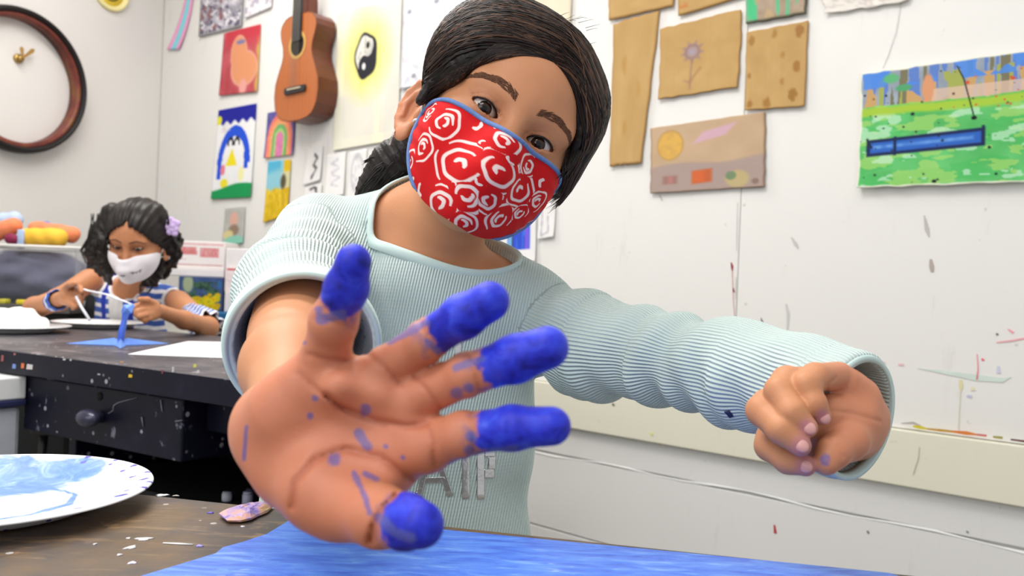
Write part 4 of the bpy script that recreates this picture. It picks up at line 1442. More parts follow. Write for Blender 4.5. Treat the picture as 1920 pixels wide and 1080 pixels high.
# sheet of white paper
ol = [PT(x, y) for x, y in ((240, 665), (352, 641), (460, 643), (460, 672), (432, 672))]
o = link('paper_sheet', bm_mesh(prism([(p[0], p[1]) for p in ol], np.array([0, 0, T2 + .0004]), np.array([1., 0, 0]), np.array([0, 1., 0]), ZUP, 0.0009)), plain('white_paper', (244, 244, 248), 0.7, 0.015, 20), None, smooth=False)
props(o, 'white sheet of paper on the right end of the navy desk', 'paper')
marks = empty('x', (0, 0, 0)); bpy.data.objects.remove(marks)
for pts_ in ([(372, 652), (382, 651), (392, 652)], [(405, 653), (418, 652), (425, 653)]):
    link('pencil_line', bm_mesh(tube([PH(x, y, T2 + .0014) for x, y in pts_], .0006, 5, flat=.4)), plain('pencil_grey', (150, 150, 160), .7), o)

# folded blue star standing on the desk: two flat points, an upright stem
k = NB('blue_folded_card'); n_ = k.noise(24, 3, vec=k.coord()); k.base(k.mix(n_, rgba((84, 130, 226)), rgba((120, 162, 240))), 0.5); M_STAR = k.mat
k = NB('deep_blue_card'); k.base(k.mix(k.noise(24, 3, vec=k.coord()), rgba((54, 88, 206)), rgba((86, 126, 232))), 0.5); M_STEM = k.mat
cb = PT(226, 648)
star = empty('folded_star', cb, 'blue folded card figure with flat points and an upright stem', 'paper figure')


def wing(tip_px, lift):
    """a folded point: ridge along the middle, edges on the desk"""
    t = PT(*tip_px)
    d = t - cb; L = np.linalg.norm(d); d /= L
    s = np.array([-d[1], d[0], 0])
    bm = bmesh.new()
    rows = []
    for f, hw, hz in ((0.0, .007, .010), (.12, .010, .016), (.3, .0095, .013), (.6, .006, .008), (.85, .003, .0035), (1.0, .0004, .001)):
        b0 = cb + d * L * f
        rows.append([bm.verts.new(Vector(b0 + s * hw + ZUP * .0012)), bm.verts.new(Vector(b0 + ZUP * (hz + lift))), bm.verts.new(Vector(b0 - s * hw + ZUP * .0012)), bm.verts.new(Vector(b0 + ZUP * (.0006)))])
    for A1, B1 in zip(rows, rows[1:]):
        for i in range(4):
            bm.faces.new((A1[i], A1[(i + 1) % 4], B1[(i + 1) % 4], B1[i]))
    bm.faces.new(rows[0]); bm.faces.new(rows[-1][::-1])
    return link('point', bm_mesh(bm), M_STAR, star, smooth=False)


wing((123, 645), 0.0); wing((318, 645), 0.0); wing((226, 654), 0.0)
zc = pix(cb)[2]
st_pts = [P(x, y, zc - .002) for x, y in ((225, 646), (228, 622), (233, 600), (237, 578))]
link('stem', bm_mesh(tube(st_pts, [.006, .0075, .006, .009], 5)), M_STEM, star, smooth=False)
link('head', bm_mesh(tube([P(231, 588, zc - .002), P(240, 580, zc - .002), P(250, 572, zc + .006)], [.006, .013, .004], 5)), M_STAR, star, smooth=False)

# =================================================================== the girl with the painted hand
def J(px_, py_, z, rpx):
    return (P(px_, py_, z).astype(np.float32), rpx * z / FPX)


# ---- head frame: X to her left (picture right), Y out of the face, Z up
YAW, TILT, NOD = math.radians(12), math.radians(31.8), math.radians(0)
hx = R_ * math.cos(YAW) - B_ * math.sin(YAW)
hy = B_ * math.cos(YAW) + R_ * math.sin(YAW)
hz = U_.copy()


def roll_(v):
    x, y, b = v @ R_, v @ U_, v @ B_
    c, s = math.cos(TILT), math.sin(TILT)
    return R_ * (x * c + y * s) + U_ * (-x * s + y * c) + B_ * b


hx, hy, hz = roll_(hx), roll_(hy), roll_(hz)
HO = P(963, 236, 0.715) - hy * 0.072
HM = np.stack([hx, hy, hz], 1)                     # local -> world: HO + HM @ q


def to_head(p): return ((p - HO) @ HM).astype(np.float32)


def from_head(q): return HO + np.asarray(q) @ HM.T


EYE = (0.0275, 0.0600, 0.0)
ER = 0.0118


def skull(q):
    d = ell(q, (0, -.010, .028), (.0705, .088, .075))
    d = smin(d, ell(q, (0, -.002, -.018), (.063, .070, .056)), .02)
    d = smin(d, ell(q, (0, .020, -.030), (.056, .058, .066)), .02)
    return d


def head_local(q, left_ear=True):
    a = q.copy(); a[:, 0] = np.abs(a[:, 0])
    d = skull(q)
    d = smin(d, ell(q, (0, .050, -.076), (.025, .024, .019)), .03)            # chin
    d = smin(d, ell(a, (.032, .044, -.034), (.026, .030, .029)), .02)         # cheeks
    d = smin(d, cap(a, (0, .066, .020), (.040, .056, .020), .012, .010), .012)   # brow
    d = smax(d, -ell(a, (EYE[0] - .001, .082, -.001), (.0185, .0150, .0120)), .010)   # sockets
    d = smin(d, chain(q, [((0, .070, .010), .0070), ((0, .080, -.014), .0075), ((0, .088, -.030), .0105)]), .010)
    d = smin(d, ell(a, (.010, .079, -.034), (.008, .009, .007)), .006)
    d = smin(d, ell(q, (0, .073, -.058), (.020, .008, .008)), .010)           # lips
    # lids round the eyeball, opened by an almond
    e = np.array(EYE, np.float32)
    r = np.sqrt(((a - e) ** 2).sum(1))
    d = smin(d, r - .0133, .006)
    x_ = (a[:, 0] - EYE[0]) / .0140
    lift = .0016 * x_
    hu = .0058 * np.clip(1 - x_ ** 2, -1, 1); hl = -.0044 * np.clip(1 - np.abs(x_) ** 2.2, -1, 1)
    z_ = a[:, 2] - EYE[2] - lift
    d = d + .0012 * np.exp(-((z_ - hu - .0032) / .0010) ** 2) * (a[:, 1] > .055) * (np.abs(x_) < 1.2)   # lid fold
    d_open = np.maximum(np.maximum(z_ - hu, hl - z_), EYE[1] - a[:, 1])
    d = smax(d, -np.maximum(d_open, .0110 - r), .0010)
    # ears
    M = EAR_M
    f = (a - EAR_C) @ M                                  # n, back, up
    er = ell(f, (0, 0, 0), (.0052, .0165, .0285))
    bowl = ell(f, (.0052, -.001, -.003), (.0056, .0110, .0185))
    er = smax(er, -bowl, .003)
    er = smin(er, chain(f, HELIX, .002), .0025)
    er = smin(er, chain(f, [((.0030, .004, .014), .0024), ((.0036, .0085, .002), .0026), ((.0032, .005, -.011), .0024)], .002), .003)
    er = smin(er, ell(f, (.001, -.005, -.0265), (.0042, .0085, .0085)), .004)
    er = smin(er, ell(f, (.003, -.0135, -.006), (.003, .0035, .006)), .003)    # tragus
    if not left_ear:                                     # lies flat under the hair
        er = er + np.clip(q[:, 0] / .01, 0, 1) * .03
    d = smin(d, er, .006)
    return d


EAR_C = np.array([.0765, -.010, -.024], np.float32)
_en = np.array([.80, .55, .10]); _en /= np.linalg.norm(_en)
_eb = np.array([.52, -.84, .0]); _eb -= _en * (_eb @ _en); _eb /= np.linalg.norm(_eb)
_eu = np.cross(_en, _eb); _eu = _eu if _eu[2] > 0 else -_eu
_eb2 = _eb * .985 - _eu * .17; _eu = _eu * .985 + _eb * .17; _eb = _eb2
EAR_M = np.stack([_en, _eb, _eu], 1).astype(np.float32)
HELIX = [((.002, -.0115, .004), .0026), ((.0030, -.0120, .018), .0030), ((.0032, -.004, .0275), .0032), ((.0032, .0070, .0255), .0032), ((.0030, .0145, .014), .0032), ((.0026, .0160, .000), .0029), ((.0020, .0125, -.013), .0026), ((.0015, .0060, -.022), .0026)]

NECK0 = from_head((0, -.022, -.060)).astype(np.float32)
NECK1 = P(812, 470, .850).astype(np.float32)
# chest under the shirt
LAT = R_ * .96 - U_ * .20
LAT /= np.linalg.norm(LAT)


def squash(p, k):
    return p - ((p @ LAT.astype(np.float32)) * (1 - 1 / k))[:, None] * LAT.astype(np.float32)


def wide_chain(p, js, k, bl=.03):
    q = squash(p, k)
    jj = [(squash(np.asarray(a, np.float32)[None], k)[0], r) for a, r in js]
    return chain(q, jj, bl)


def trunk(p, g=0.0):
    d = wide_chain(p, [(P(800, 580, .872), .076 + g), (P(752, 800, .862), .079 + g), (P(742, 1000, .855), .080 + g), (P(738, 1110, .855), .078 + g)], 1.48)
    yk = chain(p, [(P(604, 446, .880), .036 + g), (P(800, 512, .868), .046 + g), (P(985, 566, .852), .033 + g)], .02)
    return smin(d, yk, .035)


def body_head(p):
    d = head_local(to_head(p), False)
    d = smin(d, cap(p, NECK0, NECK1, .0375, .0415), .018)
    tr = chain(p, [J(795, 400, .855, 66), J(705, 436, .868, 62), J(620, 452, .876, 60)], .01)
    d = smin(d, tr, .02)
    d = smin(d, trunk(p, -.006), .02)
    # collar bones
    d = smin(d, cap(p, P(840, 520, .826), P(930, 530, .826), .006, .005), .012)
    return d


# ---- right arm and open hand
FING = {
    'little': [J(590, 712, .392, 46), J(610, 672, .385, 46), J(626, 603, .372, 43), J(650, 540, .362, 39), J(663, 491, .355, 34)],
    'ring':   [J(690, 720, .388, 46), J(724, 690, .380, 40), J(800, 638, .366, 37), J(868, 594, .356, 40), J(918, 565, .350, 38)],
    'middle': [J(735, 768, .385, 48), J(788, 742, .376, 41), J(878, 702, .362, 39), J(965, 673, .352, 43), J(1026, 652, .346, 41)],
    'index':  [J(735, 842, .384, 56), J(800, 836, .374, 50), J(868, 814, .362, 40), J(960, 802, .353, 40), J(1034, 799, .347, 37)],
}
THUMB = [J(560, 890, .402, 64), J(640, 946, .378, 64), J(712, 968, .352, 57), J(760, 978, .334, 50), J(788, 984, .325, 45)]
WRI = [J(534, 788, .428, 62), J(542, 690, .520, 78), J(558, 610, .640, 92), J(566, 580, .70, 80)]


def px_of(p):
    q = p - CAM
    z = q @ F_
    return 960 + FPX * (q @ R_) / z, 540 - FPX * (q @ U_) / z, z


def line_px(x, y, pts):
    return poly_d(x, y, pts)


PALM_CREASES = [([(612, 742), (640, 764), (700, 786), (760, 800), (800, 796)], 5.5, .0015),
                ([(560, 700), (600, 735), (660, 775), (720, 800)], 5, .0006),
                ([(770, 900), (716, 858), (650, 842), (590, 862), (552, 905), (548, 950)], 6.5, .0015),
                ([(742, 930), (716, 952), (700, 985), (694, 1015)], 5.5, .0022),
                ([(722, 955), (708, 990), (705, 1012)], 4, .0008),
                ([(806, 808), (812, 830), (815, 872)], 4, .0010), ([(884, 776), (890, 820), (886, 855)], 4, .0008), ([(950, 770), (956, 805), (953, 838)], 4, .0006),
                ([(778, 706), (800, 730), (826, 764)], 4, .0008), ([(878, 664), (892, 704), (900, 742)], 4, .0007),
                ([(690, 664), (724, 690), (752, 722)], 4, .0008), ([(786, 602), (806, 636), (826, 668)], 4, .0006),
                ([(576, 664), (612, 672), (650, 678)], 4, .0008), ([(588, 596), (626, 602), (664, 616)], 4, .0006)]


def hand_right(p):
    wrist = J(524, 806, .416, 65)
    d = chain(p, [wrist, J(560, 770, .400, 62), J(604, 704, .391, 46)], .01)
    for b in (J(700, 716, .387, 50), J(752, 760, .385, 52), J(742, 845, .384, 58)):
        d = smin(d, chain(p, [wrist, b], .01), .014)
    d = smin(d, chain(p, [J(534, 836, .408, 69), J(544, 770, .396, 62), J(575, 722, .389, 50)], .01), .012)       # outer edge of the palm
    d = smin(d, chain(p, [J(548, 888, .400, 66), J(606, 916, .382, 72), J(650, 940, .372, 62)], .01), .012)       # ball of the thumb
    d = smin(d, chain(p, [J(640, 892, .388, 56), J(706, 884, .380, 54)], .01), .016)                             # web
    for x, y, r in ((642, 728, 34), (716, 752, 34), (756, 800, 34)):                                             # pads under the fingers
        d = smin(d, ell(p, P(x, y, .3745), (r * .38 / FPX,) * 3), .011)
    d = smax(d, -ell(p, P(664, 824, .3585), (.0200, .0140, .0150)), .012)                                          # hollow of the palm
    for nm in ('little', 'ring', 'middle', 'index'):
        f = FING[nm]
        c = chain(p, f, .003)
        for (a, ra) in f[2:4]:                                                                                    # soft finger pads
            c = smin(c, ell(p, np.asarray(a) + B_ * ra * .18, (ra * .92,) * 3), .004)
        d = smin(d, c, .0040)
    t = chain(p, THUMB, .004)
    d = smin(d, t, .006)
    d = smin(d, chain(p, WRI, .02), .016)
    x, y, z = px_of(p)
    front = 1 / (1 + np.exp(np.clip((z - .394) * 500, -30, 30)))
    for pts, wd, amp in PALM_CREASES:
        d = d + amp * np.exp(-(line_px(x, y, pts) / wd) ** 2) * front
    return d


# ---- left hand, loosely closed
LF = {
    'little': [J(1572, 706, .566, 28), J(1528, 708, .545, 27), J(1512, 722, .536, 26), J(1526, 757, .530, 23), J(1540, 779, .530, 18)],
    'ring':   [J(1545, 716, .574, 28), J(1476, 716, .548, 29), J(1462, 734, .540, 28), J(1486, 774, .526, 26), J(1513, 801, .522, 20)],
    'middle': [J(1530, 745, .580, 28), J(1440, 760, .552, 30), J(1429, 770, .546, 29), J(1466, 806, .526, 27), J(1500, 835, .520, 21)],
    'index':  [J(1530, 790, .584, 28), J(1448, 822, .562, 29), J(1444, 836, .556, 28), J(1478, 862, .536, 26), J(1510, 873, .530, 20)],
}
LT = [J(1608, 812, .572, 42), J(1588, 826, .548, 38), J(1562, 848, .534, 30), J(1549, 866, .530, 25)]


def hand_left(p):
    w = J(1592, 798, .604, 60)
    d = chain(p, [J(1480, 730, .640, 54), w, J(1590, 785, .586, 56)], .01)
    for b in (J(1576, 722, .578, 36), J(1552, 745, .582, 34), J(1545, 780, .586, 34), J(1552, 812, .588, 34)):
        d = smin(d, chain(p, [J(1597, 785, .585, 52), b], .01), .010)
    d = smin(d, chain(p, [J(1600, 782, .566, 46), J(1548, 778, .556, 34), J(1512, 800, .552, 30)], .01), .010)
    d = smin(d, chain(p, [J(1575, 800, .560, 34), J(1522, 846, .555, 24)], .01), .008)
    d = smin(d, chain(p, [J(1608, 742, .574, 38), J(1585, 716, .566, 28)], .01), .008)
    d = smin(d, chain(p, [J(1610, 806, .572, 38), J(1590, 818, .556, 38)], .01), .008)
    for nm in ('little', 'ring', 'middle', 'index'):
        d = smin(d, chain(p, LF[nm], .003), .0016)
    d = smin(d, chain(p, LT, .004), .0022)
    x, y, z = px_of(p)
    for pts, wd, amp in (([(1560, 770), (1600, 776), (1650, 790)], 3.2, .0009), ([(1552, 824), (1572, 836), (1582, 858)], 3, .0009), ([(1568, 708), (1552, 722), (1548, 738)], 3, .0008)):
        d = d + amp * np.exp(-(line_px(x, y, pts) / wd) ** 2) * (z < .575)
    return d


def lower_body(p):
    d = wide_chain(p, [(P(742, 1000, .855), .070), (P(738, 1120, .855), .072)], 1.4)
    for s in (-1, 1):
        hip = HIP + R_ * s * .055
        d = smin(d, chain(p, [((hip + [0, 0, .0]).astype(np.float32), .058), (np.array([hip[0] + s * .01, hip[1] + .02, .30], np.float32), .040), (np.array([hip[0] + s * .012, hip[1] + .035, .05], np.float32), .028)], .02), .02)
    return d


HIP = P(738, 1120, .855)
pieces = []
V, Q = surface_nets(body_head, from_head((0, 0, 0)) - [.21, .14, .30], from_head((0, 0, 0)) + [.16, .13, .125], 0.0017)
pieces.append(('head', V, Q))
hc = P(740, 800, .39)
V, Q = surface_nets(hand_right, [hc[0] - .13, .30, hc[2] - .075], [hc[0] + .105, .72, hc[2] + .12], 0.0013)
pieces.append(('hand', V, Q))
hc2 = P(1540, 790, .55)
V, Q = surface_nets(hand_left, [hc2[0] - .06, .495, hc2[2] - .06], [hc2[0] + .065, .68, hc2[2] + .06], 0.0012)
pieces.append(('fist', V, Q))
V, Q = surface_nets(lower_body, [HIP[0] - .2, HIP[1] - .13, 0.012], [HIP[0] + .2, HIP[1] + .16, .72], 0.006)
pieces.append(('low', V, Q))
# upper arms inside the sleeves, joining trunk and hands
def inner_arms(p):
    d = chain(p, [(P(600, 452, .875), .030), (P(560, 560, .75), .028), (P(560, 610, .64), .030)], .01)
    return np.minimum(d, chain(p, [(P(965, 580, .858), .022), (P(1230, 672, .745), .027), (P(1400, 704, .69), .024), (P(1490, 734, .636), .021)], .01))
V, Q = surface_nets(inner_arms, [-.25, .58, .70], [.32, .93, 1.02], 0.005)
pieces.append(('arms', V, Q))

SKIN = np.array(lin((206, 144, 104)))
PALM = np.array(lin((210, 134, 104)))
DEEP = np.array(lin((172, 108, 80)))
LIP = np.array(lin((166, 96, 84)))
allV, allQ, cols, paint, spots = [], [], [], [], []
nv = 0
for nm, V, Q in pieces:
    col = np.tile(SKIN, (len(V), 1)); pa_ = np.full(len(V), -1.0); sp_ = np.zeros(len(V))
    if nm == 'hand':
        x, y, z = px_of(V)
        pm = np.clip((.425 - z) / .03, 0, 1)
        me_t = quads_np(V, Q); nn = np.zeros(len(V) * 3, np.float32); me_t.vertices.foreach_get('normal', nn)
        nn = nn.reshape(-1, 3)
        bpy.data.meshes.remove(me_t)
        facing = np.clip((nn @ B_) * 1.4 + .45, 0, 1)
        col = col + (PALM - SKIN) * (pm * facing)[:, None]
        # creases and finger joints are redder
        for pts, wd, amp in PALM_CREASES:
            m_ = .55 * np.exp(-(line_px(x, y, pts) / (wd * 1.3)) ** 2) * (amp / .0022 + .3)
            col = col * (1 - m_[:, None]) + np.array(lin((170, 90, 66))) * m_[:, None]
        def tip_paint(chain_, L):
            c = np.array([a for a, r in chain_])
            best = np.full(len(V), 9.0); along = np.zeros(len(V)); acc = 0
            for a, b in zip(c[::-1], c[::-1][1:]):
                ba = b - a; l = np.linalg.norm(ba)
                t = ((V - a) @ ba) / l ** 2
                tc = np.clip(t, 0 if acc else -.8, 1)
                dd = np.linalg.norm(V - a - np.clip(t, 0, 1)[:, None] * ba, axis=1)
                mk = dd < best
                along[mk] = (acc + tc[mk] * l); best[mk] = dd[mk]
                acc += l
            return best, np.where(best < chain_[2][1] * 1.8, L - along, -1)
        tp = [t for t in (tip_paint(FING['little'], .0215), tip_paint(FING['ring'], .0290), tip_paint(FING['middle'], .0285), tip_paint(FING['index'], .0300), tip_paint(THUMB, .0120))]
        near_f = np.argmin(np.stack([t[0] for t in tp]), 0)
        pa_ = np.stack([t[1] for t in tp])[near_f, np.arange(len(V))]
        for x0, y0, r in ((685, 768, 15), (590, 747, 9), (582, 780, 9), (626, 862, 17), (723, 838, 7), (755, 858, 7), (856, 737, 15), (880, 728, 12), (884, 818, 13), (570, 642, 6), (880, 845, 14), (690, 892, 8), (598, 580, 10)):
            sp_ = np.maximum(sp_, np.clip(1.35 - np.hypot(x - x0, y - y0) / r, 0, 1) * (z < .40))
        for pts, wd in (([(462, 800), (460, 830), (457, 862)], 6), ([(664, 886), (672, 905), (686, 935), (692, 962)], 8), ([(684, 888), (706, 898)], 8), ([(672, 812), (690, 838)], 12), ([(730, 640), (800, 606)], 10), ([(855, 690), (905, 672)], 9), ([(800, 640), (822, 660)], 8), ([(965, 840), (905, 852), (850, 872)], 11), ([(712, 972), (738, 998), (770, 1008)], 15), ([(640, 590), (600, 600)], 12)):
            sp_ = np.maximum(sp_, np.clip(1.3 - line_px(x, y, pts) / wd, 0, 1) * (z < .44))
    if nm == 'fist':
        x, y, z = px_of(V)
        m_ = np.clip((x - 1520) / 60, 0, 1) * (z < .58) * .7
        col = col + (PALM - SKIN) * m_[:, None]
        for x0, y0, r in ((1503, 836, 20), (1512, 874, 20), (1513, 800, 15), (1541, 778, 11)):
            m_ = .75 * np.clip(1.5 - np.hypot(x - x0, y - y0) / r, 0, 1) * (z < .54)
            col = col * (1 - m_[:, None]) + np.array(lin((184, 120, 140))) * m_[:, None]
        sp_ = np.clip(1.2 - np.hypot((x - 1548) / 17, (y - 862) / 19), 0, .8)
        sp_ = np.maximum(sp_, np.clip(.8 - np.hypot((x - 1436) / 12, (y - 826) / 8), 0, .5))
    if nm == 'head':
        q = to_head(V)
        a = np.abs(q[:, 0])
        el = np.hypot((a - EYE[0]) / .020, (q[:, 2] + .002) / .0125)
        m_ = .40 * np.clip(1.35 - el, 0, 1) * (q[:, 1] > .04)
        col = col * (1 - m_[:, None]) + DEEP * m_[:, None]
        m_ = np.clip(1.5 - np.hypot(q[:, 0] / .022, (q[:, 2] + .058) / .009), 0, 1) * (q[:, 1] > .06) * .8
        col = col * (1 - m_[:, None]) + LIP * m_[:, None]
        m_ = .35 * np.clip((a - .070) / .006, 0, 1) * (np.abs(q[:, 2] + .02) < .04)
        col = col * (1 - m_[:, None]) + np.array(lin((200, 120, 96))) * m_[:, None]
    allV.append(V); allQ.append(Q + nv); nv += len(V)
    cols.append(col); paint.append(pa_); spots.append(sp_)

k = NB('skin')
co = k.coord('Object')
base = k.attr('Col', 'Color')
mott = k.noise(70, 4, 0.6, co)
base = k.mix(k.math('MULTIPLY', mott, 0.16), base, rgba((170, 104, 74)))
nb = k.noise(190, 4, 0.65, co)
nbig = k.noise(60, 3, 0.6, co)
edge = k.math('ADD', k.attr('paint'), k.math('ADD', k.math('MULTIPLY', k.math('SUBTRACT', nb, 0.5), 0.010), k.math('MULTIPLY', k.math('SUBTRACT', nbig, 0.5), 0.012)))
pm = k.step(edge, -0.0012, 0.0022)
blue = k.ramp(k.noise(95, 4, 0.6, co, 0.6), [(0.30, rgba((24, 26, 140))), (0.48, rgba((40, 50, 206))), (0.62, rgba((54, 74, 226))), (0.80, rgba((98, 128, 244)))])
thin = k.mix(k.step(edge, -0.008, 0.003), base, rgba((104, 92, 150)))
thin = k.mix(k.math('MULTIPLY', k.step(nb, 0.45, 0.6), 0.8), base, thin)
c = k.mix(pm, thin, blue)
sv = k.math('ADD', k.attr('spot'), k.math('MULTIPLY', k.math('SUBTRACT', nb, 0.5), 0.7))
sv = k.math('ADD', sv, k.math('MULTIPLY', k.math('SUBTRACT', nbig, 0.5), 0.8))
c = k.mix(k.math('MULTIPLY', k.step(sv, 0.30, 0.85), 0.74), c, k.mix(nbig, rgba((52, 58, 160)), rgba((120, 124, 176))))
k.base(c, 0.5, 0.35)
k.b.inputs['Subsurface Weight'].default_value = 0.12
k.b.inputs['Subsurface Radius'].default_value = (0.008, 0.0035, 0.002)
k.b.inputs['Subsurface Scale'].default_value = 0.6
hgt = k.math('ADD', k.math('MULTIPLY', k.noise(420, 3, 0.6, co), 0.35), k.math('MULTIPLY', k.math('MULTIPLY', pm, nb), 0.5))
k.bump(hgt, 0.35, 0.0012)
M_SKIN = k.mat

girl = empty('person', (HIP[0], HIP[1] + .03, 0.0), 'girl in red swirl mask and mint shirt reaching out a hand with blue fingertips', 'person')
me = quads_np(np.concatenate(allV), np.concatenate(allQ))
set_col(me, 'Col', np.concatenate(cols).astype(np.float32))
set_float(me, 'paint', np.concatenate(paint)); set_float(me, 'spot', np.concatenate(spots))
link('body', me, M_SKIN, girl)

# ---- eyes
def eye_mat():
    k = NB('eye')
    a = k.attr('ang')
    c = k.ramp(a, [(0.0, rgba((8, 6, 6))), (0.175, rgba((10, 8, 8))), (0.20, rgba((58, 36, 24))), (0.40, rgba((44, 27, 20))), (0.49, rgba((22, 16, 14))), (0.52, rgba((196, 186, 182))), (1.0, rgba((206, 190, 186)))])
    k.base(c, 0.08, 0.35)
    k.b.inputs['Coat Weight'].default_value = 0.15
    k.b.inputs['Coat Roughness'].default_value = 0.03
    return k.mat


M_EYE = eye_mat()
M_LASH = plain('dark_lashes', (26, 18, 16), 0.6, 0.1)
k = NB('dark_brown_hair')
co = k.coord('Object')
hn = k.noise(60, 3, 0.6, k.coord('Object', (1, 1, 1)))
tone = k.math('ADD', k.attr('tone'), k.math('MULTIPLY', hn, 0.35))
k.base(k.ramp(tone, [(0.1, rgba((22, 16, 14))), (0.6, rgba((42, 29, 23))), (1.1, rgba((104, 72, 54)))]), 0.42, 0.35)
k.b.inputs['Anisotropic'].default_value = 0.5
M_HAIR = k.mat
k = NB('brow_hair'); k.base(rgba((112, 76, 57)), 0.6, 0.2); M_BROW = k.mat


def eyeball(center, gaze, r, parent, name='eye'):
    bm = bmesh.new()
    bmesh.ops.create_uvsphere(bm, u_segments=48, v_segments=40, radius=r)
    rot = Vector([float(t) for t in gaze]).to_track_quat('Z', 'Y').to_matrix()
    for v in bm.verts: v.co = rot @ v.co
    me = bpy.data.meshes.new('eye'); bm.to_mesh(me); bm.free()
    n = np.zeros(len(me.vertices) * 3, np.float32); me.vertices.foreach_get('co', n); n = n.reshape(-1, 3)
    g = np.asarray(gaze) / np.linalg.norm(gaze)
    ang = np.arccos(np.clip(n @ g / r, -1, 1))
    bulge = np.clip(1 - ang / .52, 0, 1)
    n = n * (1 + .07 * bulge * (2 - bulge))[:, None] + np.asarray(center, np.float32)
    me.vertices.foreach_set('co', n.astype(np.float32).ravel())
    set_float(me, 'ang', ang / 1.2)
    me.update()
    return link(name, me, M_EYE, parent)


for s in (-1, 1):
    ec = from_head((s * EYE[0], EYE[1], EYE[2]))
    gz_ = CAM + U_ * .02 - ec
    eyeball(ec, gz_ / np.linalg.norm(gz_), ER - .0004, girl)
    # lash line along the upper lid
    pts, ra = [], []
    for t in np.linspace(-1.0, 1.0, 19):
        x = t * .0136
        z = .0058 * (1 - (x / .0140) ** 2) + .0016 * x / .0140
        y = math.sqrt(max(.0130 ** 2 - x * x * .9 - z * z, 1e-6))
        pts.append(from_head((s * (EYE[0] + x), EYE[1] + y + .0004, EYE[2] + z - .0002)))
        ra.append(.00025 + .00075 * (1 - t * t) ** .5)
    bm = tube(pts, ra, 6)
    for i in range(30):                                             # single lashes
        t = -0.95 + 1.95 * i / 29
        x = t * .0136
        z = .0058 * (1 - (x / .0140) ** 2) + .0016 * x / .0140
        y = math.sqrt(max(.0130 ** 2 - x * x * .9 - z * z, 1e-6))
        a = np.array([s * (EYE[0] + x), EYE[1] + y, z]); o_ = np.array([s * t * .0022, .0026, .0006 + .0006 * (1 - t * t)])
        tube([from_head(a), from_head(a + o_ * .6), from_head(a + o_ + [0, -.0004, .0012])], [.00022, .00016, .00008], 3, bm=bm)
    props(link('eyelashes', bm_mesh(bm), M_LASH, girl), kind='stuff')
    # eyebrow of short hairs lying on the brow
    bm = bmesh.new()
    r_ = np.random.default_rng(5)
    for i in range(300):
        t = r_.random()
        bx = np.interp(t, [0, .4, .75, 1], [.0105, .026, .042, .054]); bz = np.interp(t, [0, .4, .75, 1], [.0195, .0245, .0225, .0145])
        th_ = np.interp(t, [0, .3, .8, 1], [.0030, .0032, .0022, .0008])
        bz += (r_.random() - .5) * 2 * th_
        dirx, dirz = (.55, .8) if t < .25 else ((.9, .25) if t < .6 else (.95, -.35))
        L = .0045 + .002 * r_.random()
        q0 = np.array([bx, .12, bz]); q1_ = np.array([bx + dirx * L, .12, bz + dirz * L * .55])
        qq = np.stack([q0, (q0 + q1_) / 2, q1_]).astype(np.float32)
        tt = trace(head_local, qq, np.tile(np.array([[0, -1, 0]], np.float32), (3, 1)), .2, 40)
        qq[:, 1] -= tt - .0003
        qq[:, 0] *= s
        tube([from_head(v) for v in qq], [.00027, .00025, .0001], 3, bm=bm)
    props(link('eyebrow', bm_mesh(bm), M_BROW, girl), kind='stuff')

# =================================================================== mask
def face_plain(q):
    a = q.copy(); a[:, 0] = np.abs(a[:, 0])
    d = skull(q)
    d = smin(d, ell(q, (0, .050, -.076), (.025, .024, .019)), .03)
    return smin(d, ell(a, (.032, .044, -.034), (.026, .030, .029)), .02)


def mask_sdf(q):
    d = ell(q, (0, .012, -.046), (.0645, .070, .068))
    d = smin(d, ell(q, (0, .046, -.054), (.043, .046, .040)), .02)
    d = smin(d, face_plain(q) - .0030, .010)
    rid = chain(q, [((0, .085, -.004), .009), ((0, .098, -.026), .013), ((0, .100, -.048), .016), ((0, .084, -.078), .015)], .01)
    return smin(d, rid, .030)


TH_K = np.radians([0, 15, 30, 45, 58, 68, 76])
ZT_K = [-.0125, -.0115, -.0095, -.0100, -.0135, -.0185, -.0270]
ZB_K = [-.0965, -.0960, -.0925, -.0840, -.0695, -.0540, -.0330]


def z_top(t): return np.interp(np.abs(t), TH_K, ZT_K)


def z_bot(t): return np.interp(np.abs(t), TH_K, ZB_K)


def smooth_interp(f):
    tt = np.linspace(-TH_K[-1], TH_K[-1], 241)
    v = f(tt)
    ker = np.hanning(25); ker /= ker.sum()
    pad = np.pad(v, 12, mode='reflect', reflect_type='odd')
    return tt, np.convolve(pad, ker, 'valid')


_tt, _zt = smooth_interp(z_top)
_, _zb = smooth_interp(z_bot)


def mask_pt(th, z, off=0.0):
    d = np.stack([np.sin(th), np.cos(th), np.zeros_like(th)], 1).astype(np.float32)
    o = np.stack([np.zeros_like(z), np.zeros_like(z), z], 1).astype(np.float32)
    r = outward(mask_sdf, o, d, .2) + off
    return o + d * r[:, None]


NU, NV = 420, 280
ut = np.linspace(-TH_K[-1], TH_K[-1], NU)
vt = np.linspace(0, 1, NV)
TT, VV = np.meshgrid(ut, vt, indexing='ij')
ZT, ZB = np.interp(TT, _tt, _zt), np.interp(TT, _tt, _zb)
ZZ = ZT * (1 - VV) + ZB * VV
mp = mask_pt(TT.ravel(), ZZ.ravel())
# gathered folds near the cheek corners
S_ = TT.ravel() * .078; Zf = ZZ.ravel()
wr_ = .0007 * np.sin(Zf * 520 + S_ * 130) * np.clip((np.abs(TT.ravel()) - .55) / .5, 0, 1)
mp = mp + np.stack([np.sin(TT.ravel()), np.cos(TT.ravel()), np.zeros(len(S_))], 1) * wr_[:, None]


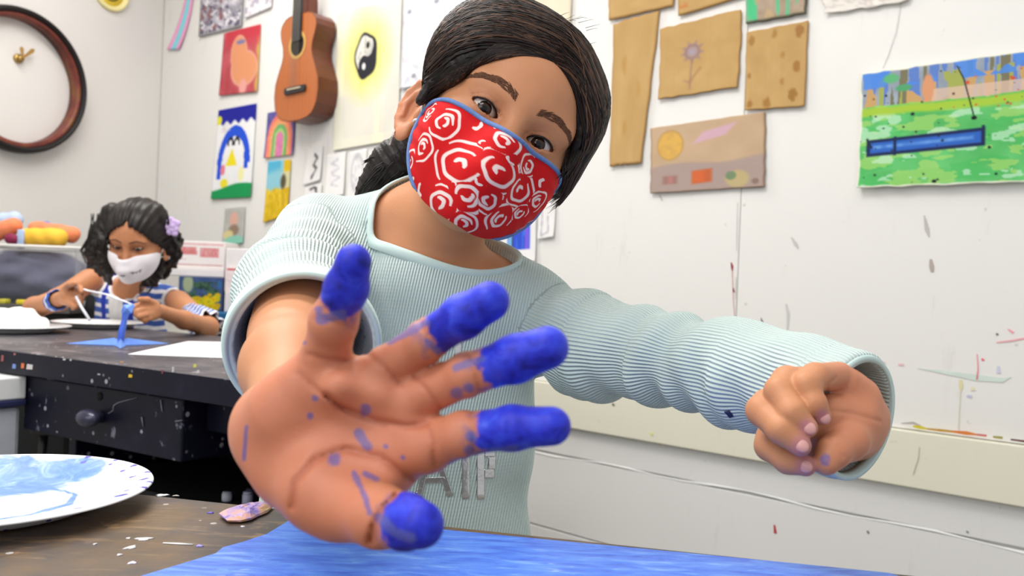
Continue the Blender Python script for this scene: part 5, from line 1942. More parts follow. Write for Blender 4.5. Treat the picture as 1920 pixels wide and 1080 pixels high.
def mask_uv_from_px(x, y):
    d = ray(x, y); d = d / np.linalg.norm(d)
    t = trace(lambda q: mask_sdf(to_head(q)), CAM[None].astype(np.float32), d[None].astype(np.float32), 1.2, 90)
    q = to_head((CAM + d * t[0])[None])[0]
    return math.atan2(q[0], q[1]) * .078, q[2]


SW = [(860, 307, 46, 3), (832, 229, 31, 2), (792, 276, 26, 2), (769, 305, 24, 2), (822, 381, 37, 2), (937, 322, 36, 3), (874, 366, 31, 2), (915, 376, 26, 2), (974, 357, 33, 3), (945, 264, 24, 2),
      (990, 311, 22, 2), (868, 420, 24, 2), (937, 411, 32, 2), (806, 210, 20, 2), (1008, 378, 22, 2), (893, 233, 15, 1), (775, 345, 16, 1), (905, 268, 8, 1), (850, 345, 8, 1), (790, 355, 18, 1), (960, 300, 12, 1), (770, 262, 16, 1), (900, 340, 10, 1), (975, 400, 20, 2), (1018, 345, 14, 1)]
cs = []
for x, y, r, n in SW:
    s0, z0 = mask_uv_from_px(x, y)
    cs.append((s0, z0, r / 2238.0 * 1.12, n))
cs += [(.088, -.060, .016, 2), (.094, -.036, .010, 2), (.076, -.080, .012, 2)]
white = np.zeros(len(S_))
r_ = np.random.default_rng(21)
for s0, z0, r0, n in cs:
    dx, dz = S_ - s0, (Zf - z0)
    # own cell only: nearest centre wins softly
    rr = np.hypot(dx, dz); ph = np.arctan2(dz, dx)
    own = np.ones(len(S_), bool)
    for s1, z1, r1, n1 in cs:
        if (s1, z1) == (s0, z0): continue
        own &= rr / r0 <= np.hypot(S_ - s1, Zf - z1) / r1 - .02
    k_ = rr / r0 * (1 + .05 * np.sin(ph * 3 + s0 * 900) + .03 * np.sin(ph * 6 + z0 * 500))
    w_ = np.zeros(len(S_))
    ph0 = r_.random() * 6.28
    wide = .066 * (.016 / max(r0, .009)) ** .35

    def arc(rad, wd, start, span, slope=0.0):
        t = (ph - ph0 - start) % (2 * math.pi)
        taper = .45 + .55 * np.clip(np.sin(np.clip(t / span, 0, 1) * math.pi) * 1.8, 0, 1)
        return np.clip((wd * taper - np.abs(k_ - (rad + slope * t / span))) / .035 + .5, 0, 1) * (t < span)
    if n == 3:
        w_ = np.maximum.reduce([arc(.93, wide, 0, 3.9, -.06), arc(.86, wide * .8, 4.4, 1.3), arc(.52, wide * 1.15, 2.4, 5.3, .08), arc(.20, wide * 1.3, 1.0, 3.6, -.06)])
    elif n == 2:
        w_ = np.maximum.reduce([arc(.92, wide * 1.15, 0, 4.6, -.10), arc(.52, wide * 1.3, 2.6, 4.7, -.12), arc(.20, wide * 1.3, 1.2, 3.4, .06)])
    else:
        w_ = arc(.5, .20, 0, 3.0)
    white = np.maximum(white, w_ * own)
W2 = white.reshape(NU, NV)
RED = lin((206, 20, 26)); WHT = lin((240, 218, 214))
mcol = RED[None] * (1 - W2.ravel()[:, None]) + WHT[None] * W2.ravel()[:, None]
g = np.arange(NU * NV).reshape(NU, NV)
Q = np.stack([g[:-1, :-1].ravel(), g[:-1, 1:].ravel(), g[1:, 1:].ravel(), g[1:, :-1].ravel()], 1)
n = NU * NV
inner = mask_pt(TT.ravel(), ZZ.ravel(), -.0016)
edge_q = []
for e in (g[:, 0], g[:, -1], g[0, :], g[-1, :]):
    edge_q.append(np.stack([e[:-1], e[1:], e[1:] + n, e[:-1] + n], 1))
me = quads_np(from_head(np.concatenate([mp, inner])), np.concatenate([Q, Q[:, ::-1] + n] + edge_q))
bm = bmesh.new(); bm.from_mesh(me); bmesh.ops.recalc_face_normals(bm, faces=bm.faces); bm.to_mesh(me); bm.free()
set_col(me, 'Col', np.concatenate([mcol, np.tile(RED, (n, 1))]).astype(np.float32))
k = NB('red_swirl_cotton')
k.base(k.attr('Col', 'Color'), 0.8, 0.2)
k.bump(k.noise(900, 2, vec=k.coord()), 0.2, 0.0006)
mask = props(link('face_mask', me, k.mat, girl), 'red cotton mask with white swirls')
k = NB('blue_binding'); k.base(k.mix(k.noise(300, 2, vec=k.coord()), rgba((88, 118, 176)), rgba((118, 148, 202))), 0.8, 0.2); M_BIND = k.mat
# binding all round (the lower hem is plain red)
tl = np.linspace(-TH_K[-1], TH_K[-1], 90)
top_p = mask_pt(tl, np.interp(tl, _tt, _zt) - .0002, .0002)
link('binding', bm_mesh(tube(from_head(top_p), .0021, 8)), M_BIND, mask)
for s in (-1, 1):
    tl = np.linspace(s * TH_K[-1], s * math.radians(36), 40)
    bp = mask_pt(tl, np.interp(tl, _tt, _zb) + .0002, .0002)
    e0_, e1_ = np.interp(s * TH_K[-1], _tt, _zt), np.interp(s * TH_K[-1], _tt, _zb)
    side = mask_pt(np.full(6, s * TH_K[-1]), np.linspace(e0_, e1_, 6), .0003)
    link('binding', bm_mesh(tube(from_head(np.concatenate([side, bp[1:]])), [.0021] * 40 + [.0018, .0014, .001, .0008, .0006], 8)), M_BIND, mask)
    # white elastic round the ear
    a = mask_pt(np.array([s * TH_K[-1]]), np.array([e0_ - .001]))[0]
    b = mask_pt(np.array([s * TH_K[-1]]), np.array([e1_ + .001]))[0]
    lp = [a, a + [s * .006, -.010, .012], np.array([s * .0765, -.004, .004]), np.array([s * .0765, -.022, -.008]), np.array([s * .0745, -.030, -.030]), np.array([s * .072, -.016, -.052]), b + [s * .003, -.012, -.002], b]
    link('ear_loop', bm_mesh(tube(from_head(np.array(lp)), .0013, 6)), plain('white_elastic', (236, 234, 232), .7) if s < 0 else bpy.data.materials['white_elastic'], mask)
M_SILVER = plain('silver', (210, 210, 214), 0.2, .05, 50, .5, 1.0)
for s in (-1,):
    c0 = np.array([s * .0795, -.0045, -.0515])
    pts = [c0 + np.array([s * .0015 * math.sin(t), .0055 * math.cos(t), -.006 + .0065 * math.sin(t)]) for t in np.linspace(0, 2 * math.pi, 16)]
    link('earring', bm_mesh(tube(from_head(np.array(pts)), .0008, 6, cap=False)), M_SILVER, girl)

M_NAIL = plain('fingernail', (222, 164, 160), .3, .05, 60, .5)
for nm, (dx, dy) in (('little', (.2, .9)), ('ring', (.5, .8)), ('middle', (.7, .65)), ('index', (.9, .35))):
    (a, ra), (b, rb) = LF[nm][-2], LF[nm][-1]
    ax = np.asarray(b) - np.asarray(a); ax /= np.linalg.norm(ax)
    nn_ = B_ - ax * (B_ @ ax); nn_ /= np.linalg.norm(nn_); si = np.cross(ax, nn_)
    c = np.asarray(b) + ax * rb * .15 + nn_ * rb * .72
    bm = bmesh.new(); bmesh.ops.create_uvsphere(bm, u_segments=16, v_segments=10, radius=1)
    M4 = Matrix([[*(float(v) for v in (ax[i] * rb * .72, si[i] * rb * .58, nn_[i] * rb * .33)), float(c[i])] for i in range(3)] + [[0, 0, 0, 1]])
    bmesh.ops.transform(bm, matrix=M4, verts=bm.verts)
    link('fingernail', bm_mesh(bm), M_NAIL, girl)

# =================================================================== hair
HLX = np.array([-.090, -.072, -.066, -.058, -.045, -.025, -.008, .004, .022, .040, .052, .060, .068, .090])
HLZ = np.array([-.034, -.022, -.008, .006, .036, .054, .0625, .0635, .052, .038, .022, .002, -.020, -.05])


def hair_base(q):
    d = ell(q, (-.003, -.013, .030), (.0800, .0970, .0880))
    d = smin(d, ell(q, (-.002, -.028, -.012), (.0640, .074, .062)), .02)
    d = smin(d, ell(q, (.045, .014, .034), (.031, .042, .048)), .02)       # fuller on her left side
    d = smin(d, ell(q, (-.040, -.010, .052), (.053, .072, .056)), .02)     # combed high over the right
    d = smin(d, ell(q, (-.058, .010, .030), (.024, .044, .036)), .02)      # swept wave above the right ear
    d = smin(d, ell(q, (-.0750, .022, -.004), (.0085, .012, .020)), .010)  # hair before the right ear
    return smin(d, ell(q, (.0690, .000, -.010), (.0150, .030, .036)), .012)   # hair hanging over the left ear


def hair_open(q):
    x, y, z = q[:, 0], q[:, 1], q[:, 2]
    return np.maximum((z - np.interp(x, HLX, HLZ)) * .80 * -1, -(y - .012)) * 1.0


def hair_taper(q):
    """the combed hair lies down flat towards the hairline"""
    x, y, z = q[:, 0], q[:, 1], q[:, 2]
    face = np.maximum((z - np.interp(x, HLX, HLZ)) * .80, (.012 - y))
    w_ = np.clip((.062 - x) / .012, 0, 1) * np.clip((z + .020) / .012, 0, 1)
    return .0095 * np.exp(-np.clip(face, 0, .06) / .013) * w_


def hair_sdf(q):
    d = hair_base(q)
    x, y, z = q[:, 0], q[:, 1], q[:, 2]
    hz_ = np.interp(x, HLX, HLZ)
    opening = np.maximum((z - hz_) * .80, -(y - .012))          # below the hairline, in front: <0 is face
    face = np.maximum((z - hz_) * .80, (.012 - y))              # <0 in the face opening
    edge = np.clip(face, 0, .06)
    d = d + hair_taper(q)
    d = smax(d, -face, .003)
    d = smax(d, -(z + .070 + .5 * np.clip(y + .02, 0, 1)), .008)
    d = smax(d, -np.maximum(z + .020 + .35 * np.clip(-y, 0, 1), .03 - x), .008)      # ends beside her left cheek
    earcut = np.sqrt(((x + .085) / 1.05) ** 2 + ((y + .015) / 1.05) ** 2 + ((z + .026) / 1.75) ** 2) - .0205
    d = smax(d, -earcut, .005)
    ang = np.arctan2(x, z + .02)
    rel = np.clip(edge / .02, 0, 1)
    return d + rel * ((.0003 * np.sin(ang * 46 + y * 60 + 2 * np.sin(y * 40)) + .0003 * np.sin(ang * 91 + y * 35)))


V, Q = surface_nets(hair_sdf, (-.112, -.125, -.100), (.108, .095, .138), 0.0018)
hair = link('hair', quads_np(from_head(V), Q), M_HAIR, girl)
bmx = bmesh.new(); bmx.from_mesh(hair.data); bmesh.ops.recalc_face_normals(bmx, faces=bmx.faces); bmx.to_mesh(hair.data); bmx.free()


HC = np.array([0, -.010, .020])
r_ = np.random.default_rng(8)


def strand_path(ctrl, n=12):
    """ctrl: directions from HC, bezier-blended"""
    c = [np.asarray(v, float) - HC for v in ctrl]
    c = [v / np.linalg.norm(v) for v in c]
    t = np.linspace(0, 1, n)[:, None]
    if len(c) == 3:
        p = (1 - t) ** 2 * c[0] + 2 * t * (1 - t) * c[1] + t ** 2 * c[2]
    else:
        p = (1 - t) ** 3 * c[0] + 3 * t * (1 - t) ** 2 * c[1] + 3 * t ** 2 * (1 - t) * c[2] + t ** 3 * c[3]
    return p / np.linalg.norm(p, axis=1)[:, None]


paths, offs = [], []
N_L, N_R, N_B = 1300, 760, 120
for i in range(N_L):
    s = 1.22 * r_.random() - .22
    j = r_.normal(0, .0035, 3)
    st = np.array([-.004 + .006 * s + .004 * r_.random(), .058 - .115 * s, .086 + .028 * math.sin(s * 2.4) + min(s, 0) * .02])
    m1 = np.array([-.052 - .012 * s, .050 - .085 * s, .070 - .010 * s])
    m2 = np.array([-.078, .030 - .075 * s, .026 + .014 * s])
    en = np.array([-.070, -.030 - .03 * s, -.006 - .02 * r_.random()])
    paths.append(strand_path([st + j, m1 + j * 2.4, m2 + j * 2, en + j])); offs.append(r_.random() * .0022 - .0006)
for i in range(N_R):
    s = 1.22 * r_.random() - .22
    j = r_.normal(0, .0035, 3)
    st = np.array([.000 + .006 * s + .004 * r_.random(), .060 - .115 * s, .086 + .028 * math.sin(s * 2.4) + min(s, 0) * .02])
    m1 = np.array([.045 + .02 * s, .052 - .08 * s, .072])
    m2 = np.array([.072, .040 - .075 * s, .030])
    en = np.array([.074, .018 - .06 * s, -.004 - .020 * r_.random()])
    paths.append(strand_path([st + j, m1 + j * 2.4, m2 + j * 2, en + j])); offs.append(r_.random() * .0022 - .0006)
D = np.concatenate(paths)
RR = outward(lambda q: hair_base(q) + hair_taper(q), HC, D.astype(np.float32), .2)
pts = HC + D * RR[:, None]
pts = pts.reshape(len(paths), 12, 3)
bm = bmesh.new()
tones = []
# strands lying along the edge of the forehead, down to the right ear
NE, KE = 420, 12
xs = np.linspace(-.004, -.0700, KE)[None] + r_.normal(0, .0012, (NE, 1)) + .012 * (r_.random((NE, 1)) - .3) * np.linspace(1, 0, KE)[None]
dl = .0012 + .020 * r_.random((NE, 1)) ** 1.4
zs = np.interp(xs, HLX, HLZ) + dl * np.linspace(.6, 1.0, KE)[None] + .0012 * np.sin(np.linspace(0, 5, KE)[None] + 6 * r_.random((NE, 1)))
o0 = np.stack([xs.ravel(), np.full(xs.size, .16), zs.ravel()], 1).astype(np.float32)
tE = trace(lambda q: hair_base(q) + hair_taper(q), o0, np.tile(np.array([[0, -1, 0]], np.float32), (len(o0), 1)), .16, 60)
pe = o0.astype(float); pe[:, 1] -= tE
pe = pe.reshape(NE, KE, 3)
for i in range(NE):
    q = pe[i].copy()
    q[:, 1] = np.maximum(q[:, 1], .004); q[:, 1] += .0005 + .0006 * r_.random(); q[:, 0] -= .0004
    q = np.concatenate([q, [[q[-1, 0] - .003, q[-1, 1] - .012, q[-1, 2] - .003]]])
    k0 = r_.integers(0, 5)
    tube(from_head(q[k0:]), (.0005 + .0005 * r_.random()) * np.clip(np.sin(np.linspace(.3, math.pi * .95, len(q) - k0)), .15, 1), 4, cap=False, bm=bm)
    tones += [r_.random() ** 1.8 * .8] * (len(bm.verts) - len(tones))
for i, (pp, of) in enumerate(zip(pts, offs)):
    nrm = pp - HC; nrm /= np.linalg.norm(nrm, axis=1)[:, None]
    pp = pp + nrm * (of + .0012 * np.sin(np.linspace(0, math.pi, 12))[:, None])
    ok = (pp[:, 1] < .012) | (pp[:, 2] > np.interp(pp[:, 0], HLX, HLZ) - .0005)
    kmax = 12 if ok.all() else int(np.argmin(ok))
    if kmax < 4: continue
    w0 = .00045 + .0006 * r_.random()
    rad = w0 * np.clip(np.sin(np.linspace(.25, math.pi * .97, kmax)), .15, 1)
    tube(from_head(pp[:kmax]), rad, 4, cap=False, bm=bm)
    tones += [r_.random() ** 1.6] * (len(bm.verts) - len(tones))
me = bm_mesh(bm)
set_float(me, 'tone', tones)
props(link('hair_strands', me, M_HAIR, girl), kind='stuff')
# loose hairs: past her left cheek, above the ear, over the crown
bm = bmesh.new()
for i in range(26):
    a = r_.random()
    x0 = 1078 + 34 * a
    p = [J(x0 + r_.normal(0, 3), 190 + 30 * r_.random(), .775, 1)[0], J(x0 - 4 + r_.normal(0, 4), 250, .755, 1)[0], J(1062 + 18 * a + r_.normal(0, 6), 300 + 10 * r_.random(), .742, 1)[0], J(1040 + 22 * r_.random() + 10 * a, 322 + 24 * r_.random(), .735, 1)[0]]
    if i < 5: p.append(J(1040 + 26 * r_.random(), 345, .735, 1)[0])
    q = [np.asarray(v) for v in p]
    t = np.linspace(0, 1, 14)
    tk = np.linspace(0, 1, len(q))
    cur = np.stack([np.interp(t, tk, [v[k_] for v in q]) for k_ in range(3)], 1)
    for _ in range(3): cur[1:-1] = (cur[:-2] + 2 * cur[1:-1] + cur[2:]) / 4
    tube(cur, np.linspace(.0006, .00018, 14) * (1.6 if i > 8 else .6), 4, bm=bm)
for i in range(7, 22):
    x0, y0 = (778 + 50 * r_.random(), 128 - 60 * r_.random()) if i < 7 else (1040 + 60 * r_.random(), 20 + 70 * r_.random())
    z0 = .80
    dx, dy = ((-14 - 20 * r_.random(), -6 + 22 * r_.random()) if i < 7 else (16 + 16 * r_.random(), -10 + 10 * r_.random()))
    tube([P(x0, y0, z0), P(x0 + dx * .5, y0 + dy * .1 - 3, z0), P(x0 + dx, y0 + dy, z0)], [.0003, .00022, .0001], 3, bm=bm)
props(link('loose_hair', bm_mesh(bm), M_HAIR, girl), kind='stuff')


# ponytail behind the neck
def tail(p):
    d = chain(p, [J(790, 262, .875, 40), J(742, 316, .895, 44), J(712, 362, .905, 36), J(700, 420, .91, 26), J(704, 470, .915, 10)], .02)
    x, y, z = px_of(p)
    return d + .0006 * np.sin((x * .8 - y * .5) * .32 + 1.5 * np.sin(y * .05)) + .0008 * np.sin((x - y * .6) * .7)


c0 = P(735, 340, .89)
V, Q = surface_nets(tail, c0 - [.06, .06, .10], c0 + [.07, .07, .08], 0.002)
link('ponytail', quads_np(V, Q), M_HAIR, girl)
bm = bmesh.new()
for i in range(60):
    a = r_.random() * 2 - 1
    q = [P(786 + 10 * a, 262 + 20 * r_.random(), .865 + .03 * r_.random()), P(742 + 40 * a, 308 + 18 * r_.random(), .862 + .02 * r_.random()), P(706 + 36 * a, 352 + 14 * r_.random(), .868), P(694 + 30 * a, 400, .88)]
    if i < 16: q = [P(742, 300, .875), P(715 - 10 * r_.random(), 296 - 8 * r_.random(), .875), P(690 - 12 * r_.random(), 300 + 10 * r_.random(), .88)]
    tube(q, np.linspace(.0007, .0002, len(q)), 4, bm=bm)
props(link('ponytail_strands', bm_mesh(bm), M_HAIR, girl), kind='stuff')

# =================================================================== shirt
SLV_R = [J(596, 454, .878, 82), J(556, 552, .755, 104), J(568, 640, .625, 131), J(572, 652, .585, 140)]
SLV_L = [J(992, 596, .855, 80), J(1110, 650, .805, 90), J(1232, 668, .750, 77), J(1400, 700, .668, 90), J(1546, 755, .606, 104), J(1620, 792, .576, 113)]
HEM_C = P(572, 655, .600); HEM_N = (B_ * .93 - U_ * .30 + R_ * .12); HEM_N = HEM_N / np.linalg.norm(HEM_N)
CUF_C = P(1609, 787, .581); CUF_N = (B_ * .80 + R_ * .58 - U_ * .12); CUF_N = CUF_N / np.linalg.norm(CUF_N)
NK_C = P(804, 482, .850)
NK_A = R_ * .80 - U_ * .60
NK_N = U_ * .80 + R_ * .50 + B_ * .36; NK_N = NK_N - NK_A * (NK_N @ NK_A); NK_N /= np.linalg.norm(NK_N)
NK_B = np.cross(NK_N, NK_A)
f32 = lambda v: np.asarray(v, np.float32)


def neck_cut(p):
    q = p - f32(NK_C)
    a, b, h = q @ f32(NK_A), q @ f32(NK_B), q @ f32(NK_N)
    e = np.sqrt((a / .0750) ** 2 + (b / .0460) ** 2)
    return np.maximum((e - 1) * .046, -h - .035)


def arm_t(p, js):
    """distance along the sleeve"""
    best = np.full(len(p), 9e9); s = np.zeros(len(p)); acc = 0
    for (a, ra), (b, rb) in zip(js, js[1:]):
        ba = np.asarray(b) - np.asarray(a); l = np.linalg.norm(ba)
        t = np.clip(((p - a) @ ba) / l ** 2, 0, 1)
        d = np.linalg.norm(p - a - t[:, None] * ba, axis=1)
        mk = d < best
        best[mk] = d[mk]; s[mk] = acc + t[mk] * l; acc += l
    return s


def shirt_parts(p):
    x, y, z = px_of(p)
    tr = trunk(p, .0045)
    tr = smin(tr, chain(p, [J(795, 400, .855, 66), J(705, 436, .868, 62), J(620, 452, .876, 60)], .01) - .0040, .02)
    # soft hanging folds on the body
    la = p @ f32(LAT)
    tr = tr + .0022 * np.sin(la * 95 + 2.0 * np.sin(p[:, 2] * 18)) * np.clip((.90 - p[:, 2]) / .2, 0, 1)
    tr = tr + .0030 * np.exp(-((x - 705 - (y - 500) * .10) / 13) ** 2) * (y > 420) * (z < .86)
    sr = chain(p, SLV_R, .02)
    s = arm_t(p, SLV_R)
    sr = sr + .0022 * np.sin(s * 150 + (x - 560) * .018) * np.clip(s / .05, 0, 1) * np.clip((.255 - s) / .03, 0, 1)
    sl = chain(p, SLV_L, .025)
    s2 = arm_t(p, SLV_L)
    wob = np.sin(s2 * 105 + (y - 680) * .022 + 1.2 * np.sin(s2 * 33))
    elbow = np.exp(-((s2 - .17) / .07) ** 2) + .7 * np.exp(-((s2 - .30) / .05) ** 2) + .6 * np.exp(-((s2 - .05) / .035) ** 2)
    sl = sl + .0034 * wob * elbow * np.clip((.42 - s2) / .03, .15, 1)
    sl = sl + .0022 * np.sin(s2 * 190 - (y - 680) * .03) * np.clip((y - 640) / 90, 0, 1) * np.clip((.40 - s2) / .05, 0, 1)
    return tr, sr, sl


def shirt(p):
    tr, sr, sl = shirt_parts(p)
    sr_cut = smax(sr, (p - f32(HEM_C)) @ f32(HEM_N), .003)
    tun = chain(p, [J(566, 600, .70, 88), J(571, 648, .615, 118), J(572, 655, .54, 150)], .01)
    sr_cut = smax(sr_cut, -tun, .002)
    sl_cut = smax(sl, (p - f32(CUF_C)) @ f32(CUF_N), .003)
    tun2 = chain(p, [J(1470, 728, .645, 70), J(1607, 787, .581, 103), J(1700, 822, .53, 118)], .01)
    sl_cut = smax(sl_cut, -tun2, .002)
    d = smin(tr, sr_cut, .018)
    d = smin(d, sl_cut, .018)
    d = smax(d, -neck_cut(p), .003)
    return smax(d, .585 - p[:, 2], .003)


lo = np.array([-.265, .50, .575]); hi = np.array([.300, .975, 1.02])
V, Q = surface_nets(shirt, lo, hi, 0.0021)
me = quads_np(V, Q)
p32 = V.astype(np.float32)
tr, sr, sl = shirt_parts(p32)
reg = np.argmin(np.stack([tr - .004, sr, sl]), 0)


def around(p, js):
    best = np.full(len(p), 9e9); out = np.zeros(len(p))
    for (a, ra), (b, rb) in zip(js, js[1:]):
        a = np.asarray(a, float); b = np.asarray(b, float)
        ba = b - a; l = np.linalg.norm(ba); ba = ba / l
        t = np.clip(((p - a) @ ba) / l, 0, 1)
        v = p - a - t[:, None] * ba * l
        d = np.linalg.norm(v, axis=1)
        e1 = U_ - ba * (U_ @ ba); e1 /= np.linalg.norm(e1)
        e2 = np.cross(ba, e1)
        # measured from the top round the front, so the seam lies at the back
        front = e2 if e2 @ B_ > 0 else -e2
        an = np.arctan2(-(v @ e1), (v @ front))
        mk = d < best
        best[mk] = d[mk]; out[mk] = an[mk]
    return out


rib = np.where(reg == 0, (V @ LAT) / .0027, 0)
rib = np.where(reg == 2, around(V, SLV_L) * .047 / .0036, rib)
s_r = arm_t(p32, SLV_R)
rib = np.where(reg == 1, around(V, SLV_R) * .060 / .0038, rib)
cross = np.where(reg == 0, V[:, 2] / .0034, np.where(reg == 1, s_r / .0036, arm_t(p32, SLV_L) / .006))
set_float(me, 'rib', rib); set_float(me, 'course', cross)
band = np.where(reg == 1, np.clip((s_r - .262) / .004, 0, 1), 0)
wide_rib = np.where(reg == 2, 1.0, np.where(reg == 1, .7, .78))
set_float(me, 'plainband', band); set_float(me, 'depth', wide_rib)
inside = np.maximum(-neck_cut(p32) * 0, 0)
set_float(me, 'inner', inside)
k = NB('mint_knit')
two_pi = 2 * math.pi
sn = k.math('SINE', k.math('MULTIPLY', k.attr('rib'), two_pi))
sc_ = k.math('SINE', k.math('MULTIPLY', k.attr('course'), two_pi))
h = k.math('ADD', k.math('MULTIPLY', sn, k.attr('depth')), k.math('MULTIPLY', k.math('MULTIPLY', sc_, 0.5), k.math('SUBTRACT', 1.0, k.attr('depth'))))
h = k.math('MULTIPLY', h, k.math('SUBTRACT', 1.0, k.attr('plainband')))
nz = k.noise(14, 3, vec=k.coord())
base = k.mix(nz, rgba((206, 226, 222)), rgba((216, 233, 229)))
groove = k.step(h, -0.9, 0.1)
base = k.mix(k.math('MULTIPLY', k.math('SUBTRACT', 1.0, groove), 0.24), base, rgba((140, 168, 172)))  # self-shadow between the ribs, painted darker into the knit colour
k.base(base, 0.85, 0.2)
k.b.inputs['Sheen Weight'].default_value = 0.25
k.bump(h, 0.65, 0.0016)
M_SHIRT = k.mat
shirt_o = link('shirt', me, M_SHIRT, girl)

# neckline, sleeve and cuff bands
M_BAND2 = plain('mint_band', (204, 224, 220), 0.85, 0.04, 200, .2, 0, .2, .0006)


def shirt_uncut(p):
    tr, sr, sl = shirt_parts(p)
    return smin(smin(tr, sr, .018), sl, .018)


an = np.linspace(0, 2 * math.pi, 90, endpoint=False)
ringp = NK_C + NK_A * (np.cos(an) * .0750)[:, None] + NK_B * (np.sin(an) * .0460)[:, None]
o0 = (ringp + NK_N * .16).astype(np.float32)
tt = trace(shirt_uncut, o0, np.tile(-NK_N, (len(an), 1)).astype(np.float32), .26, 80)
rp = o0 - NK_N * (tt - .0005)[:, None]
for _ in range(4): rp = (np.roll(rp, 1, 0) + 2 * rp + np.roll(rp, -1, 0)) / 4
NECK_RING = rp
bm = bmesh.new()
for wv, hgt_ in ((0, 0),):
    pr = []
    for i in range(len(rp)):
        c = rp[i]
        outw = c - NK_C; outw = outw - NK_N * (outw @ NK_N); outw /= np.linalg.norm(outw)
        tang = rp[(i + 1) % len(rp)] - rp[i - 1]; tang /= np.linalg.norm(tang)
        nn_ = np.cross(tang, np.cross(outw + NK_N * .2, tang)); nn_ /= np.linalg.norm(nn_)
        up_ = np.cross(tang, nn_)
        up_ = up_ if up_ @ NK_N > 0 else -up_
        ofs = [(-.0012, -.001), (.0030, -.0085), (.0042, -.0085), (.0030, -.001), (.0014, .0022), (-.0004, .0022)]
        pr.append([bm.verts.new(Vector(c + nn_ * a_ + up_ * b_)) for a_, b_ in ofs])
    for i in range(len(rp)):
        A1, B1 = pr[i], pr[(i + 1) % len(rp)]
        for j in range(6):
            bm.faces.new((A1[j], A1[(j + 1) % 6], B1[(j + 1) % 6], B1[j]))
link('collar', bm_mesh(bm), M_BAND2, shirt_o)


def loop_band(center, nrm, rad0, sdf_js, name, wdt, thick, mat):
    nrm = np.asarray(nrm)
    e1 = U_ - nrm * (U_ @ nrm); e1 /= np.linalg.norm(e1); e2 = np.cross(nrm, e1)
    an = np.linspace(0, 2 * math.pi, 72, endpoint=False)
    fn = lambda p: chain(p, sdf_js, .02)
    bm = bmesh.new(); rows = []
    for depth, th in ((.0012, -.0030), (.0012, thick * .7), (-wdt * .1, thick), (-wdt * .5, thick * 1.1), (-wdt, thick), (-wdt * 1.05, -.0030)):
        dirs = (np.cos(an)[:, None] * e1 + np.sin(an)[:, None] * e2).astype(np.float32)
        c = np.asarray(center) + nrm * depth
        r = outward(fn, c, dirs, .14)
        rows.append([bm.verts.new(Vector(c + dirs[i] * (r[i] + th))) for i in range(72)])
    for A1, B1 in zip(rows, rows[1:] + rows[:1]):
        for j in range(72):
            bm.faces.new((A1[j], A1[(j + 1) % 72], B1[(j + 1) % 72], B1[j]))
    return link(name, bm_mesh(bm), mat, shirt_o)


loop_band(HEM_C, HEM_N, .05, SLV_R, 'sleeve_band', .020, .0007, M_BAND2)
loop_band(CUF_C, CUF_N, .04, SLV_L, 'cuff', .006, .0012, M_BAND2)
# dark ink on the sleeve hem near the elbow
M_INK = plain('navy_stain', (40, 48, 96), .8, .2, 90)


def drape(name, quad_px, mat, parent, off=.0009, nu=8, nv=10):
    """thin film on the shirt covering a four-cornered patch seen at these places"""
    c = [np.array(v, float) for v in quad_px]
    u, v = np.meshgrid(np.linspace(0, 1, nu), np.linspace(0, 1, nv), indexing='ij')
    u, v = u.ravel()[:, None], v.ravel()[:, None]
    xy = (1 - u) * (1 - v) * c[0] + u * (1 - v) * c[1] + u * v * c[2] + (1 - u) * v * c[3]
    d = np.stack([ray(a, b) for a, b in xy]); d /= np.linalg.norm(d, axis=1)[:, None]
    o = np.tile(CAM + 0 * d[0], (len(d), 1)) + d * .56
    t = trace(shirt, o.astype(np.float32), d.astype(np.float32), .5, 80)
    p = o + d * (t - off)[:, None]
    g = np.arange(nu * nv).reshape(nu, nv); n = nu * nv
    q = np.stack([g[:-1, :-1].ravel(), g[:-1, 1:].ravel(), g[1:, 1:].ravel(), g[1:, :-1].ravel()], 1)
    back = p + d * .0006
    ed = []
    for e in (g[:, 0], g[:, -1], g[0, :], g[-1, :]): ed.append(np.stack([e[:-1], e[1:], e[1:] + n, e[:-1] + n], 1))
    me = quads_np(np.concatenate([p, back]), np.concatenate([q, q[:, ::-1] + n] + ed))
    bm = bmesh.new(); bm.from_mesh(me); bmesh.ops.recalc_face_normals(bm, faces=bm.faces); bm.to_mesh(me); bm.free()
    return link(name, me, mat, parent)


k = NB('silver_foil'); k.base(rgba((226, 226, 226)), 0.28, 0.5, 0.85); k.bump(k.noise(240, 3, vec=k.coord()), .5, .001); M_FOIL = k.mat
for q in ([(800, 838), (812, 838), (790, 934), (778, 934)], [(806, 838), (818, 838), (850, 928), (838, 932)], [(792, 896), (834, 894), (836, 905), (790, 907)],        # A
          [(866, 842), (880, 842), (880, 934), (866, 936)],                                                                                                           # I
          [(894, 840), (908, 840), (908, 936), (894, 936)], [(908, 840), (928, 842), (928, 856), (908, 856)], [(908, 880), (926, 880), (926, 896), (908, 896)], [(916, 856), (929, 856), (928, 880), (916, 880)],   # P
          [(738, 850), (750, 850), (750, 936), (738, 936)], [(850, 628), (864, 625), (866, 664), (853, 668)], [(816, 640), (848, 632), (849, 642), (818, 650)]):
    drape('foil_print', q, M_FOIL, shirt_o)
drape('ink_stain', [(1357, 772), (1368, 770), (1376, 781), (1368, 784)], M_INK, shirt_o, nu=4, nv=4)

